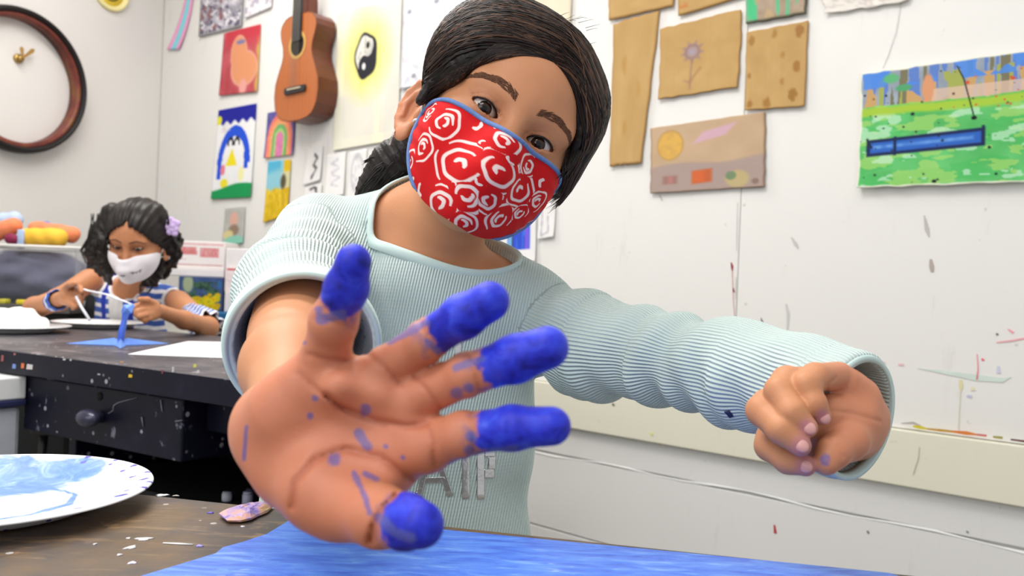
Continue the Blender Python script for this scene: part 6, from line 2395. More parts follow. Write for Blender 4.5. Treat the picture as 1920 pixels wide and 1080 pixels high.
# =================================================================== trousers and shoes (behind the table)
def trousers(p):
    d = wide_chain(p, [(P(742, 1010, .855), .076), (P(738, 1120, .855), .078)], 1.4)
    for s in (-1, 1):
        hip = HIP + R_ * s * .055
        d = smin(d, chain(p, [((hip).astype(np.float32), .066), (np.array([hip[0] + s * .01, hip[1] + .02, .30], np.float32), .050), (np.array([hip[0] + s * .012, hip[1] + .035, .06], np.float32), .044)], .02), .015)
    return smax(smax(d, p[:, 2] - .63, .004), .055 - p[:, 2], .004)


V, Q = surface_nets(trousers, [HIP[0] - .22, HIP[1] - .14, .03], [HIP[0] + .22, HIP[1] + .17, .66], 0.006)
link('trousers', quads_np(V, Q), plain('denim', (52, 62, 92), .85, .15, 200), girl)
M_SHOE = plain('canvas_shoe', (60, 58, 64), .7, .1, 60); M_SOLE = plain('rubber_sole', (220, 218, 212), .6, .05)
for s in (-1, 1):
    fx, fy = HIP[0] + s * .069, HIP[1] + .03
    fn = lambda p: smax(smin(ell(p, (fx, fy - .055, .030), (.038, .085, .034)), ell(p, (fx, fy, .055), (.034, .042, .045)), .02), .012 - p[:, 2], .003)
    V, Q = surface_nets(fn, [fx - .06, fy - .16, 0], [fx + .06, fy + .06, .12], .005)
    sh_ = link('shoe', quads_np(V, Q), M_SHOE, girl)
    ol = [(fx + .040 * math.cos(t), fy - .048 + .094 * math.sin(t)) for t in np.linspace(0, 2 * math.pi, 24, endpoint=False)]
    link('sole', bm_mesh(prism(ol, np.array([0, 0, .0]), np.array([1., 0, 0]), np.array([0, 1., 0]), ZUP, .014, .002)), M_SOLE, sh_, smooth=False)

# =================================================================== the girl working at the desk
F_TILT, F_NOD, F_YAW = math.radians(5), math.radians(24), math.radians(2)
gx = R_ * math.cos(F_YAW) - B_ * math.sin(F_YAW)
gy = B_ * math.cos(F_YAW) + R_ * math.sin(F_YAW)
gzv = U_.copy()
gy, gzv = gy * math.cos(F_NOD) - gzv * math.sin(F_NOD), gzv * math.cos(F_NOD) + gy * math.sin(F_NOD)


def tilt2(v, a):
    x, y, b = v @ R_, v @ U_, v @ B_
    return R_ * (x * math.cos(a) + y * math.sin(a)) + U_ * (-x * math.sin(a) + y * math.cos(a)) + B_ * b


gx, gy, gzv = [tilt2(v, F_TILT) for v in (gx, gy, gzv)]
GO = P(238, 467, 2.30) - gy * .072
GM = np.stack([gx, gy, gzv], 1)


def to_h2(p): return ((p - GO) @ GM).astype(np.float32)


def from_h2(q): return GO + np.asarray(q) @ GM.T


Z2 = 2.56
NK2a = from_h2((0, -.025, -.060)).astype(np.float32)
NK2b = P(240, 545, Z2).astype(np.float32)
ARM_R = [J(168, 526, 2.52, 22), J(110, 562, 2.42, 20), J(66, 577, 2.30, 19), J(100, 566, 2.18, 15), J(122, 556, 2.12, 12)]
ARM_L = [J(334, 566, 2.54, 22), J(366, 594, 2.42, 20), J(390, 613, 2.30, 18), J(345, 600, 2.16, 16), J(302, 584, 2.06, 12)]


def finger(base, pts): return [J(*q) for q in pts]


HANDR = [[J(128, 552, 2.10, 13), J(146, 548, 2.07, 6), J(154, 556, 2.05, 5), J(150, 566, 2.05, 4.5)],
         [J(130, 548, 2.10, 12), J(143, 537, 2.08, 6), J(151, 540, 2.05, 5), J(153, 548, 2.04, 4.5)],
         [J(126, 558, 2.10, 12), J(142, 560, 2.06, 6), J(150, 568, 2.05, 5), J(145, 574, 2.05, 4.5)],
         [J(122, 562, 2.10, 11), J(134, 570, 2.06, 5.5), J(142, 576, 2.05, 4.5), J(137, 579, 2.06, 4)],
         [J(122, 546, 2.10, 10), J(130, 535, 2.06, 6), J(140, 532, 2.04, 5)]]
HANDL = [[J(288, 577, 2.03, 13), J(268, 570, 2.00, 6), J(254, 574, 1.99, 5), J(249, 580, 1.99, 4.5)],
         [J(288, 581, 2.03, 12), J(268, 580, 1.99, 6), J(256, 584, 1.98, 5), J(254, 590, 1.98, 4.5)],
         [J(288, 586, 2.03, 12), J(272, 590, 1.99, 6), J(261, 593, 1.98, 5), J(262, 598, 1.99, 4.5)],
         [J(290, 590, 2.03, 10), J(278, 597, 2.00, 5.5), J(270, 600, 1.99, 4.5), J(272, 604, 2.0, 4)],
         [J(290, 572, 2.03, 9), J(276, 562, 2.0, 6), J(262, 561, 1.98, 5)]]
HIP2 = P(250, 690, 2.64)
SEAT_Z = .46


def trunk2(p, g=0):
    d = wide_chain(p, [(P(242, 572, Z2 + .01), .064 + g), (P(246, 640, Z2 + .03), .070 + g), (P(250, 690, 2.64), .078 + g)], 1.4)
    return smin(d, chain(p, [(P(182, 531, Z2 + .01), .027 + g), (P(242, 545, Z2 + .02), .036 + g), (P(318, 556, Z2), .027 + g)], .015), .03)


def far_body(p):
    d = head_local(to_h2(p))
    d = smin(d, cap(p, NK2a, NK2b, .034, .038), .015)
    d = smin(d, trunk2(p, -.004), .02)
    d = smin(d, chain(p, ARM_R, .015), .012)
    d = smin(d, chain(p, ARM_L, .015), .012)
    d = smin(d, chain(p, [ARM_R[-1], J(130, 553, 2.09, 15)], .01), .006)
    d = smin(d, chain(p, [ARM_L[-1], J(286, 580, 2.03, 15)], .01), .006)
    for f in HANDR + HANDL:
        d = smin(d, chain(p, f, .003), .0025)
    return d


def far_legs(p):
    d = None
    for s in (-1, 1):
        h = HIP2 + R_ * s * .06; h[2] = SEAT_Z + .075
        kn = h + np.array([.06, -.13, .0]); ft = np.array([kn[0], kn[1] + .02, .05])
        q = chain(p, [(h.astype(np.float32), .062), (kn.astype(np.float32), .045), (ft.astype(np.float32), .030)], .03)
        d = q if d is None else np.minimum(d, q)
    return d


V, Q = surface_nets(far_body, [-1.40, 1.90, .60], [-.74, 2.76, 1.14], .0034)
q2 = to_h2(V)
V2, Q2 = surface_nets(far_legs, [-1.45, 2.2, .02], [-.75, 2.8, .64], .010)
col = np.tile(np.array(lin((196, 134, 94))), (len(V) + len(V2), 1))
a = np.abs(q2[:, 0])
el = np.hypot((a - EYE[0]) / .022, (q2[:, 2] + .001) / .014)
m_ = np.zeros(len(col)); m_[:len(V)] = .6 * np.clip(1.35 - el, 0, 1) * (q2[:, 1] > .04)
col = col * (1 - m_[:, None]) + np.array(lin((120, 74, 56))) * m_[:, None]
me = quads_np(np.concatenate([V, V2]), np.concatenate([Q, Q2 + len(V)]))
set_col(me, 'Col', col.astype(np.float32))
set_float(me, 'paint', np.full(len(col), -1.0)); set_float(me, 'spot', np.zeros(len(col)))
kid = empty('person', (HIP2[0], HIP2[1], 0), 'younger girl in blue and white striped dress and white mask, working at the desk', 'person')
link('body', me, M_SKIN, kid)
for s in (-1, 1):
    ec = from_h2((s * EYE[0], EYE[1], EYE[2]))
    gz_ = P(230, 590, 2.1) - ec
    gz_ = gz_ / np.linalg.norm(gz_) + gy * .9
    eyeball(ec, gz_ / np.linalg.norm(gz_), ER - .0004, kid)
    # lowered upper lid with its lashes
    pts = [from_h2((s * (EYE[0] + t * .0138), EYE[1] + math.sqrt(max(.0134 ** 2 - (t * .0136) ** 2 * .9, 1e-6)), .0012 - .0032 * (1 - t * t) + .002)) for t in np.linspace(-1, 1, 13)]
    link('eyelashes', bm_mesh(tube(pts, .0012, 5)), M_LASH, kid)
    lid = []
    r_ = np.random.default_rng(3)
    q = np.array([(np.interp(t, [0, .5, 1], [.010, .028, .050]), .12, np.interp(t, [0, .5, 1], [.020, .0255, .017])) for t in np.linspace(0, 1, 12)], np.float32)
    tt = trace(head_local, q, np.tile(np.array([[0, -1, 0]], np.float32), (12, 1)), .2, 40)
    q[:, 1] -= tt - .0002; q[:, 0] *= s
    link('eyebrow', bm_mesh(tube(from_h2(q), np.interp(np.linspace(0, 1, 12), [0, .3, 1], [.0016, .0026, .0008]), 6)), M_BROW, kid)

# white mask with a small printed face
nu_, nv_ = 120, 80
ut = np.linspace(-TH_K[-1], TH_K[-1], nu_); vt = np.linspace(0, 1, nv_)
TT2, VV2 = np.meshgrid(ut, vt, indexing='ij')
ZZ2 = (np.interp(TT2, _tt, _zt) - .004) * (1 - VV2) + (np.interp(TT2, _tt, _zb) - .006 * np.cos(TT2)) * VV2
mp2 = mask_pt(TT2.ravel(), ZZ2.ravel())
S2 = TT2.ravel() * .078; Zf2 = ZZ2.ravel()
mc = np.tile(np.array(lin((250, 246, 250))), (len(S2), 1))
blk = np.zeros(len(S2))
for x0 in (-.024, .024):
    dd = np.abs(np.hypot((S2 - x0) / .0085, (Zf2 + .053) / .005) - 1)
    blk = np.maximum(blk, ((dd < .30) & (Zf2 < -.0525)) * .8)
    for t in (-.7, 0, .7):
        blk = np.maximum(blk, (seg_d(S2, Zf2, x0 + .0085 * t, -.0575, x0 + .011 * t, -.0610) < .0012) * .7)
heart = np.maximum(np.abs(S2) * .9 + np.maximum(-(Zf2 + .060), 0) * 1.2 - .0052, np.abs(Zf2 + .0615) - .0036)
blk = np.maximum(blk, (heart < 0) * 1.0)
mc = mc * (1 - blk[:, None]) + np.array(lin((46, 40, 60))) * blk[:, None]
g = np.arange(nu_ * nv_).reshape(nu_, nv_); n = nu_ * nv_
Qm = np.stack([g[:-1, :-1].ravel(), g[:-1, 1:].ravel(), g[1:, 1:].ravel(), g[1:, :-1].ravel()], 1)
in2 = mask_pt(TT2.ravel(), ZZ2.ravel(), -.0014)
ed = [np.stack([e[:-1], e[1:], e[1:] + n, e[:-1] + n], 1) for e in (g[:, 0], g[:, -1], g[0, :], g[-1, :])]
me = quads_np(from_h2(np.concatenate([mp2, in2])), np.concatenate([Qm, Qm[:, ::-1] + n] + ed))
bm = bmesh.new(); bm.from_mesh(me); bmesh.ops.recalc_face_normals(bm, faces=bm.faces); bm.to_mesh(me); bm.free()
set_col(me, 'Col', np.concatenate([mc, mc]).astype(np.float32))
fm = props(link('face_mask', me, vcol_mat('white_mask_cotton', .8, .2, .1), kid), 'white mask printed with closed eyes and a small heart nose')
for s in (-1, 1):
    a = mask_pt(np.array([s * TH_K[-1]]), np.array([-.031]))[0]; b = mask_pt(np.array([s * TH_K[-1]]), np.array([-.040]))[0]
    lp = [a, np.array([s * .0765, -.004, .000]), np.array([s * .0765, -.024, -.012]), np.array([s * .073, -.020, -.048]), b]
    link('ear_loop', bm_mesh(tube(from_h2(np.array(lp)), .0013, 5)), bpy.data.materials['white_elastic'], fm)
    bm = bmesh.new(); bmesh.ops.create_uvsphere(bm, u_segments=10, v_segments=8, radius=.0035)
    bmesh.ops.translate(bm, vec=Vector(from_h2((s * .081, -.004, -.050))), verts=bm.verts)
    link('earring', bm_mesh(bm), M_SILVER, kid)


def far_hair(p):
    q = to_h2(p)
    d = ell(q, (0, -.014, .028), (.0820, .0980, .0860))
    d = smin(d, ell(q, (0, -.03, -.02), (.078, .072, .07)), .02)
    x = q[:, 0]
    hzl = np.interp(np.abs(x), [0, .02, .045, .060, .070, .09], [.066, .060, .040, .014, -.02, -.05])
    d = smax(d, -np.maximum((q[:, 2] - hzl) * .8, -(q[:, 1] - .010)), .006)
    d = d + .006 * np.exp(-(x / .0045) ** 2) * (q[:, 2] > .03)                      # parting
    for f in LOCKS:
        d = smin(d, chain(p, f, .01), .010)
    xx, yy, zz = px_of(p)
    return d + .0022 * np.sin(yy * .30 + 2.0 * np.sin(xx * .22)) * (q[:, 2] < .01) + .0013 * np.sin(np.arctan2(x, q[:, 2] + .03) * 40)


LOCKS = [[J(212, 402, 2.345, 22), J(192, 436, 2.34, 20), J(176, 470, 2.34, 16), J(180, 492, 2.36, 12), J(190, 512, 2.38, 6)],
         [J(192, 450, 2.31, 10), J(192, 480, 2.33, 11), J(200, 505, 2.36, 10), J(206, 530, 2.40, 5)],
         [J(290, 402, 2.36, 22), J(312, 435, 2.38, 16), J(322, 462, 2.40, 14), J(316, 490, 2.42, 12), J(308, 515, 2.44, 8)],
         [J(318, 425, 2.40, 12), J(334, 450, 2.42, 8), J(334, 478, 2.42, 6), J(326, 500, 2.43, 4)],
         [J(300, 484, 2.40, 9), J(292, 510, 2.40, 14), J(280, 535, 2.42, 12), J(272, 552, 2.44, 6)]]
V, Q = surface_nets(far_hair, [-1.32, 2.16, .86], [-.84, 2.62, 1.14], .0036)
link('hair', quads_np(V, Q), M_HAIR, kid)
bm = bmesh.new()
r_ = np.random.default_rng(12)
for f in LOCKS:
    for i in range(16):
        pts = []
        ph = r_.random() * 6
        for j, (a, r) in enumerate(f):
            o = R_ * r * (1.1 * math.sin(ph) + .45 * math.sin(j * 2.3 + ph)) + B_ * r * .9
            pts.append(np.asarray(a) + o)
        tube(pts, [.0016, .0018, .0016, .0012, .0005][-len(pts):], 4, bm=bm)
props(link('hair_strands', bm_mesh(bm), M_HAIR, kid), kind='stuff')
# lilac flower bows in the hair
for (px_, py_, z_, sc) in ((324, 424, 2.36, 1.0),):
    bm = bmesh.new()
    c = P(px_, py_, z_)
    for i in range(11):
        an_ = i * 2.4; rr = .017 * math.sqrt((i + .3) / 11) * sc
        r = bmesh.ops.create_icosphere(bm, subdivisions=2, radius=.010 * sc)
        bmesh.ops.scale(bm, vec=(1, .55, 1), verts=r['verts'])
        bmesh.ops.translate(bm, vec=Vector(c + R_ * rr * math.cos(an_) + U_ * rr * 1.3 * math.sin(an_) + B_ * (.010 - rr * .3)), verts=r['verts'])
    k_ = bpy.data.materials.get('lilac_tulle') or plain('lilac_tulle', (200, 176, 222), .8, .1, 90)
    link('hair_bow', bm_mesh(bm), k_, kid)


# striped dress
def dress(p):
    x, y, z = px_of(p)
    d = trunk2(p, .006)
    sk = chain(p, [((HIP2 + [0, 0, -.02]).astype(np.float32), .10), (np.array([HIP2[0] + .06, HIP2[1] - .08, SEAT_Z + .10], np.float32), .10)], .03)
    d = smin(d, sk, .03)
    q = p - f32(P(242, 528, Z2 - .02))
    neckh = np.sqrt(((q @ f32(R_)) / .048) ** 2 + ((q @ f32(U_)) / .052) ** 2) - 1
    d = smax(d, -np.maximum(neckh * .045, (q @ f32(F_)) - .10), .003)
    for js in (ARM_R, ARM_L):
        d = smax(d, -(chain(p, js[:3], .01) - .004), .003)
    d = d + .0018 * np.sin(x * .35 + y * .05)
    return smax(d, (SEAT_Z + .003) - p[:, 2], .004)


V, Q = surface_nets(dress, [-1.42, 2.28, .44], [-.70, 2.80, 1.04], .0040)
me = quads_np(V, Q)
xx, yy, zz = px_of(V)
set_float(me, 'stripe', V[:, 2] + .05 * ((V @ R_) - P(240, 600, Z2) @ R_) + .0012 * np.sin(xx * .2))
lat = (V @ R_) - (P(236, 600, Z2) @ R_)
set_float(me, 'panel', .022 - np.abs(lat + .004)); set_float(me, 'sideband', .010 - np.abs(np.abs(lat + .004) - .040))
edge_ = np.minimum.reduce([np.abs(chain(V.astype(np.float32), js[:3], .01) - .004) for js in (ARM_R, ARM_L)])
q = V.astype(np.float32) - f32(P(242, 528, Z2 - .02))
nk_ = np.abs(np.sqrt(((q @ f32(R_)) / .048) ** 2 + ((q @ f32(U_)) / .052) ** 2) - 1) * .045
set_float(me, 'trim', .010 - np.minimum(edge_, nk_ + .003))
k = NB('striped_cotton')
fr = k.math('FRACT', k.math('MULTIPLY', k.attr('stripe'), 1 / .0275))
st = k.step(k.math('ABSOLUTE', k.math('SUBTRACT', fr, .5)), .28, .31)
blue_ = k.mix(k.noise(30, 3, vec=k.coord()), rgba((52, 84, 168)), rgba((84, 118, 198)))
c = k.mix(st, blue_, rgba((236, 236, 242)))
c = k.mix(k.step(k.attr('sideband'), 0, .002), c, rgba((46, 66, 176)))
lace = k.noise(240, 2, vec=k.coord())
c = k.mix(k.step(k.attr('panel'), 0, .002), c, k.mix(lace, rgba((206, 206, 206)), rgba((238, 238, 238))))
c = k.mix(k.step(k.attr('trim'), 0, .002), c, rgba((240, 240, 244)))
k.base(c, .8, .2)
M_DRESS = k.mat
dr = link('dress', me, M_DRESS, kid)
# loose flounce sleeves below the bare shoulders
for js, nm in ((ARM_L, 1), (ARM_R, 0)):
    a, b = (np.asarray(js[0][0]) * .25 + np.asarray(js[1][0]) * .75, np.asarray(js[2][0])) if nm else (np.asarray(js[3][0]), np.asarray(js[4][0]))
    ba = (b - a); L = np.linalg.norm(ba); ba /= L
    e1 = U_ - ba * (U_ @ ba); e1 /= np.linalg.norm(e1); e2 = np.cross(ba, e1)
    bm = bmesh.new(); rows = []
    seg = 40
    prof_ = [(0, .030, 0), (.3, .034, .12), (.7, .038, .15), (.98, .042, .18), (1.0, .040, .18), (.7, .036, .15), (.3, .032, .12), (0, .028, 0)] if nm else [(0, .0245, 0), (.25, .0265, .05), (.45, .026, .05), (.45, .024, .05), (.25, .0245, .05), (0, .0225, 0)]
    for t, r0, wv in prof_:
        rows.append([bm.verts.new(Vector(a + ba * L * t + (e1 * math.cos(2 * math.pi * j / seg) + e2 * math.sin(2 * math.pi * j / seg)) * r0 * (1 + wv * math.sin(9 * 2 * math.pi * j / seg)))) for j in range(seg)])
    for A1, B1 in zip(rows, rows[1:] + rows[:1]):
        for j in range(seg):
            bm.faces.new((A1[j], A1[(j + 1) % seg], B1[(j + 1) % seg], B1[j]))
    me = bm_mesh(bm)
    cc_ = np.zeros(len(me.vertices) * 3, np.float32); me.vertices.foreach_get('co', cc_); cc_ = cc_.reshape(-1, 3)
    al = (cc_ - a) @ ba
    set_float(me, 'stripe', al * .9 + .012); set_float(me, 'panel', np.full(len(al), -1)); set_float(me, 'sideband', np.full(len(al), -1)); set_float(me, 'trim', (al - L * .92) * .2)
    link('flounce_sleeve', me, M_DRESS, dr)

# white strip stretched between the hands, and a white stick
strip = [P(138, 536, 2.05), P(165, 545, 2.05), P(200, 552, 2.03), P(228, 563, 2.01), P(254, 573, 1.985)]
M_STRIP = plain('white_ribbon', (238, 240, 248), .7, .03)
o = link('white_ribbon', bm_mesh(tube(strip, [.0042, .006, .006, .005, .003], 6, flat=.35)), M_STRIP)
props(o, 'white strip stretched between the hands of the girl in stripes', 'ribbon')
stk = [P(143, 556, 2.045), P(152, 575, 2.03), P(168, 600, 2.01)]
o = link('white_stick', bm_mesh(tube(stk, .0032, 8)), plain('white_plastic', (232, 236, 246), .4, .03))
props(o, 'short white stick held down over the empty plate', 'stick')

# ------------------------------------------------------------------ black chair
M_CHAIR = plain('black_chair_plastic', (26, 26, 28), .45, .2, 20)
chair = empty('chair', (HIP2[0], HIP2[1] + .05, 0), 'black chair behind the girl in the striped dress', 'chair')
cx, cy = HIP2[0], HIP2[1] + .04
link('seat', bm_mesh(box_bm(cx, cy - .06, SEAT_Z - .018, .40, .38, .034, .012)), M_CHAIR, chair)
bk = bmesh.new()
cb_ = P(215, 510, 2.80)
bkl = P(163, 466, 2.80)
wdh = abs((bkl - cb_) @ R_)
bm = box_bm(cb_[0], cb_[1], (bkl[2] + SEAT_Z) / 2 + .02, wdh * 2, .030, bkl[2] - SEAT_Z - .04, .014)
link('backrest', bm_mesh(bm), M_CHAIR, chair)
for sx in (-1, 1):
    for sy in (-1, 1):
        link('leg', bm_mesh(tube([(cx + sx * .17, cy - .06 + sy * .16, SEAT_Z - .036), (cx + sx * .19, cy - .06 + sy * .18, 0.0)], .012, 10)), M_CHAIR, chair)

# ------------------------------------------------------------------ bench along the back with boxes
def PV(px_, z): return P(px_, 560, z)


bt = P(416, 586, 2.86)[2]
bx0, bx1 = P(352, 590, 2.86)[0], P(468, 590, 2.86)[0]
M_BT = plain('teal_blue_top', (28, 96, 146), .4, .1, 20)
bench = empty('bench', ((bx0 + bx1) / 2, 3.05, 0), 'low dark bench with a blue top under the stacked boxes', 'bench')
link('top', bm_mesh(box_bm((bx0 + bx1) / 2, 3.03, bt - .018, bx1 - bx0, .34, .036, .004)), M_BT, bench, smooth=False)
link('cabinet', bm_mesh(box_bm((bx0 + bx1) / 2, 3.035, (bt - .0365) / 2, bx1 - bx0 - .03, .31, bt - .0365, .004)), M_DARK, bench, smooth=False)


def face_box(name, x0, x1, y0, y1, z, depth, fn, side_c, label, cat, group=None, ybase=None, nu=60, nv=40):
    """box whose printed front stands z metres off; base rests at ybase"""
    c = P((x0 + x1) / 2, (y0 + y1) / 2, z)
    wd = (x1 - x0) * z / FPX; h = (y1 - y0) * z / FPX
    zb_ = c[2] - h / 2 if ybase is None else ybase
    hgt = c[2] + h / 2 - zb_
    o = empty(name, (c[0], c[1] + depth / 2, zb_), label, cat, group)
    key = 'box_board_%d_%d_%d' % side_c
    link('carton', bm_mesh(box_bm(c[0], c[1] + depth / 2, zb_ + hgt / 2, wd, depth, hgt, .002)), bpy.data.materials.get(key) or plain(key, side_c, .75, .05, 12), o, smooth=False)
    u, v = np.meshgrid(np.linspace(0, 1, nu), np.linspace(0, 1, nv), indexing='ij')
    U, V = u.ravel(), v.ravel()
    Vx = np.stack([c[0] + (U - .5) * (wd - .006), np.full(len(U), c[1] - .0008), zb_ + hgt - .003 - V * (hgt - .006)], 1)
    gg = np.arange(nu * nv).reshape(nu, nv)
    q = np.stack([gg[:-1, :-1].ravel(), gg[:-1, 1:].ravel(), gg[1:, 1:].ravel(), gg[1:, :-1].ravel()], 1)
    me = quads_np(Vx, q)
    set_col(me, 'Col', lin(np.clip(fn(U, V), 0, 255)).astype(np.float32))
    link('printed_front', me, M_ART, o, smooth=False)
    return o, zb_ + hgt


def red_letters(U, V):
    a = base_col(U, (236, 230, 228), 4, 5, V, 3)
    def bar(x0, x1, y0, y1, c=(206, 110, 112)):
        nonlocal a
        a = over(a, .85 * soft(np.maximum(np.abs(U - (x0 + x1) / 2) - (x1 - x0) / 2, np.abs(V - (y0 + y1) / 2) - (y1 - y0) / 2), .02) * (.55 + .6 * vnoise(U * 60, V * 16, 5)), c)
    bar(.1, .98, .06, .12, (222, 150, 150)); bar(.18, .48, .2, .46); bar(.55, .9, .22, .58); bar(.2, .5, .34, .5); bar(.05, .98, .86, .91, (190, 130, 128)); bar(.05, .3, .66, .7, (206, 180, 180))
    return a


def red_strip(U, V):
    a = base_col(U, (236, 224, 224), 4, 5, V, 6)
    a = over(a, .9 * ((V < .10) & (U > .05) & (U < .7)), (200, 60, 62))
    a = over(a, .3 * (np.abs(V - .55) < .02), (190, 150, 152))
    return over(a, .25 * (fbm(U * 10, V * 10, 4) > .6), (222, 190, 192))


def plain_white(U, V):
    return base_col(U, (232, 228, 228), 5, 4, V, 8)


def flower_front(U, V):
    a = base_col(U, (62, 84, 128), 14, 5, V, 2)
    leaf = (fbm(U * 8, V * 7, 3) > .42) & (V > .12) & (V < .62) & (U > .2) & (U < .92)
    a = over(a, leaf, (66, 98, 76))
    a = over(a, leaf & (fbm(U * 14, V * 14, 8) > .56), (40, 66, 58))
    a = over(a, soft(np.hypot((U - .2) / .12, (V - .2) / .28) - 1, .3), (158, 170, 138))
    r_ = np.random.default_rng(9)
    for i in range(46):
        x, y = .05 + .92 * r_.random(), .50 + .46 * r_.random()
        if y < .85 - .5 * x: continue
        rr = .05 + .05 * r_.random()
        a = over(a, soft(np.hypot(U - x, (V - y) * .9) - rr, .03), (206 + r_.integers(0, 34), 176 + r_.integers(0, 30), 24))
        a = over(a, .6 * soft(np.hypot(U - x, (V - y) * .9) - rr * .3, .03), (160, 118, 20))
    a = over(a, soft(np.maximum(np.abs(U - .93) - .035, np.abs(V - .2) - .12), .02), (52, 108, 170))
    return a


_, t_ = face_box('carton_box', 334, 418, 519, 588, 2.96, .16, flower_front, (60, 76, 116), 'box with a photo of yellow flowers on its front, on the bench', 'box', 'boxes on the bench', bt + .0004, 70, 60)
_, t2_ = face_box('carton_box', 318, 420, 504, 520, 2.97, .15, plain_white, (232, 226, 224), 'flat white box lying on top of the yellow flower box', 'box', 'boxes on the bench', t_ + .0004)
face_box('carton_box', 318, 422, 452, 505, 2.98, .14, red_letters, (236, 230, 228), 'white box with red lettering on top of the stack', 'box', 'boxes on the bench', t2_ + .0004, 80, 50)
_, t_ = face_box('carton_box', 420.5, 470, 548, 600, 2.90, .18, plain_white, (232, 222, 222), 'lower white box right of the yellow flower box', 'box', 'boxes on the bench', bt + .0004)
_, t_ = face_box('carton_box', 421.5, 468, 502, 548, 2.91, .17, red_strip, (234, 224, 224), 'white box with a red strip along its top edge', 'box', 'boxes on the bench', t_ + .0004)
face_box('carton_box', 423.5, 466, 466, 503, 2.92, .15, plain_white, (236, 232, 232), 'plain white box topmost of the right pile', 'box', 'boxes on the bench', t_ + .0004)

# ------------------------------------------------------------------ left: dark cabinet with the clear bin
lb = P(70, 572, 2.72)
lz = lb[2]
lx0, lx1 = P(-150, 560, 2.72)[0], P(137, 560, 2.72)[0]
cab = empty('cabinet', ((lx0 + lx1) / 2, 2.95, 0), 'dark low cabinet below the clear plastic bin', 'cabinet')
link('top', bm_mesh(box_bm((lx0 + lx1) / 2, 2.95, lz - .012, lx1 - lx0, .50, .024, .003)), plain('grey_brown_top', (84, 80, 78), .5, .2, 20), cab, smooth=False)
link('body', bm_mesh(box_bm((lx0 + lx1) / 2, 2.96, (lz - .0245) / 2, lx1 - lx0 - .03, .46, lz - .0245, .003)), M_DARK, cab, smooth=False)
for (px_, py_, wpx, hpx, c, lab) in ((41, 577, 22, 9, (216, 196, 40), 'yellow block lying on the cabinet beside the bin'), (4, 571, 14, 9, (196, 186, 60), 'dull yellow block at the left edge on the cabinet')):
    p = P(px_, py_, 2.705)
    o = link('yellow_block', bm_mesh(box_bm(p[0], p[1] + .012, lz + hpx * 2.7 / FPX / 2 + .0003, wpx * 2.7 / FPX, .03, hpx * 2.7 / FPX, .003)), plain('yellow_%d' % px_, c, .5), None)
    props(o, lab, 'block')

zb = lz + .0004
w0, w1 = P(-75, 560, 2.76)[0], P(138, 560, 2.76)[0]
ztop = P(60, 462, 2.76)[2]
bin_ = empty('plastic_bin', ((w0 + w1) / 2, 2.92, zb), 'clear plastic bin packed with grey cloth and bright toys', 'bin')
k = NB('clear_plastic')
k.base(rgba((236, 240, 242)), .12, .5)
k.b.inputs['Transmission Weight'].default_value = .96
k.b.inputs['IOR'].default_value = 1.12
k.b.inputs['Alpha'].default_value = .42
M_CLEAR = k.mat
yb0, yb1 = 2.76, 3.10
tk = .003
for nm, cx_, cy_, sx_, sy_, z0_, z1_ in (('bottom', (w0 + w1) / 2, (yb0 + yb1) / 2, w1 - w0, yb1 - yb0, zb, zb + tk), ('wall', (w0 + w1) / 2, yb0 + tk / 2, w1 - w0, tk, zb + tk, ztop), ('wall', (w0 + w1) / 2, yb1 - tk / 2, w1 - w0, tk, zb + tk, ztop),
                                      ('wall', w0 + tk / 2, (yb0 + yb1) / 2, tk, yb1 - yb0 - 2 * tk, zb + tk, ztop), ('wall', w1 - tk / 2, (yb0 + yb1) / 2, tk, yb1 - yb0 - 2 * tk, zb + tk, ztop)):
    link(nm, bm_mesh(box_bm(cx_, cy_, (z0_ + z1_) / 2, sx_, sy_, z1_ - z0_, 0)), M_CLEAR, bin_, smooth=False)
rimb = [(w0 - .006, yb0 - .006), (w1 + .006, yb0 - .006), (w1 + .006, yb1 + .006), (w0 - .006, yb1 + .006)]
link('rim', bm_mesh(tube([(x, y, ztop) for x, y in rimb + rimb[:1]], .0055, 8)), plain('frosted_rim', (222, 220, 216), .4, .03), bin_)


def blob(name, fn, lo_, hi_, h, mat, label, cat):
    V, Q = surface_nets(fn, lo_, hi_, h)
    o = link(name, quads_np(V, Q), mat)
    return props(o, label, cat)


xm = (w0 + w1) / 2


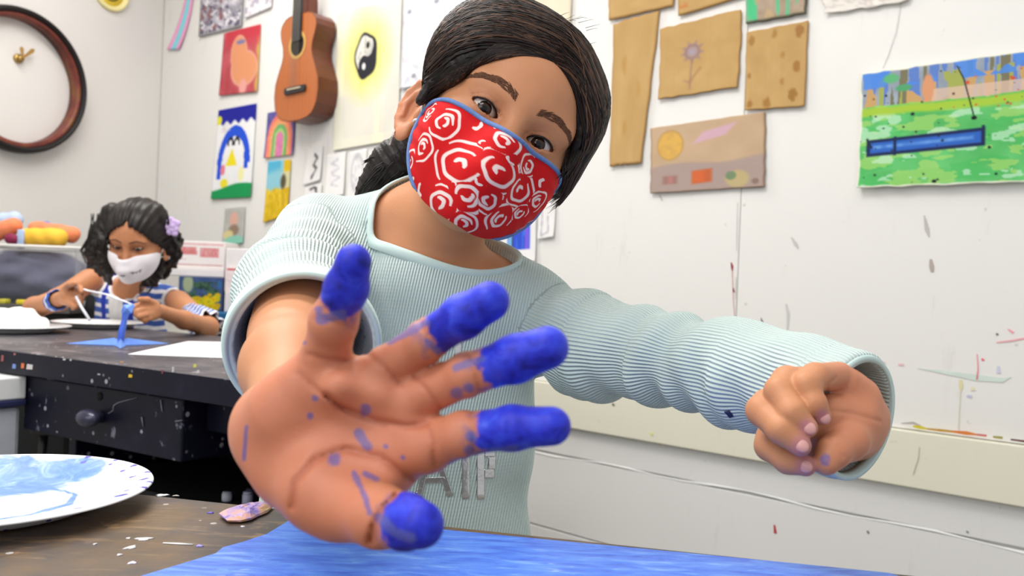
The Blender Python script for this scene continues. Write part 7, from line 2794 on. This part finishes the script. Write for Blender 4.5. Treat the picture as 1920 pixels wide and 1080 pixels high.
def grey_cloth(p):
    d = ell(p, (xm - .04, 2.92, zb + .085), (.185, .135, .105))
    d = smin(d, ell(p, (xm + .07, 2.90, zb + .06), (.095, .115, .075)), .03)
    d = d + .005 * np.sin(p[:, 0] * 46 + 2 * np.sin(p[:, 2] * 40)) + .003 * np.sin(p[:, 2] * 90 + p[:, 0] * 30)
    return smax(smax(d, zb + .0045 - p[:, 2], .004), p[:, 2] - ztop + .012, .01)


blob('grey_cloth', grey_cloth, (w0 + .006, 2.77, zb), (w1 - .006, 3.09, ztop), .006, plain('grey_cloth', (98, 98, 118), .85, .15, 14), 'bundle of grey cloth inside the clear bin', 'cloth')


def top_px(x, y, z=2.90): return P(x, y, z)


def roll_fn(a, b, r, w=.0012): return lambda p: cap(p, a, b, r, r) + w * np.sin(p[:, 0] * 120 + p[:, 2] * 80)


toys = [('yellow_toy', (52, 446), (108, 446), 20, (246, 190, 60), 'yellow padded roll lying across the top of the bin', 2.84),
        ('orange_cloth', (70, 430), (134, 440), 17, (240, 140, 96), 'orange cloth behind the yellow roll in the bin', 2.93),
        ('orange_toy', (-30, 446), (24, 424), 17, (250, 140, 96), 'orange padded strip at the left end of the bin', 2.86),
        ('purple_toy', (20, 447), (25, 450), 11, (130, 30, 70), 'dark purple and orange toy in front of the yellow roll', 2.80),
        ('blue_cloth', (-30, 420), (26, 412), 17, (188, 206, 234), 'pale blue cloth heaped at the back of the bin', 2.98),
        ('blue_toy', (66, 422), (90, 421), 6, (92, 120, 210), 'small blue strip lying over the orange cloth', 2.93)]
for nm, a, b, r, c, lab, zz_ in toys:
    A1, B1 = top_px(a[0], a[1], zz_), top_px(b[0], b[1], zz_)
    r1 = r * zz_ / FPX
    blob(nm, roll_fn(A1.astype(np.float32), B1.astype(np.float32), r1 * .92), np.minimum(A1, B1) - r1 * 1.4, np.maximum(A1, B1) + r1 * 1.4, max(r1 / 8, .002), plain(nm, c, .7, .12, 24), lab, 'cloth' if 'cloth' in nm else 'toy')
cl = link('clip', bm_mesh(box_bm(*P(39, 448, 2.80), .022, .012, .062, .004)), plain('pale_blue_clip', (176, 196, 230), .4, .05), bin_)
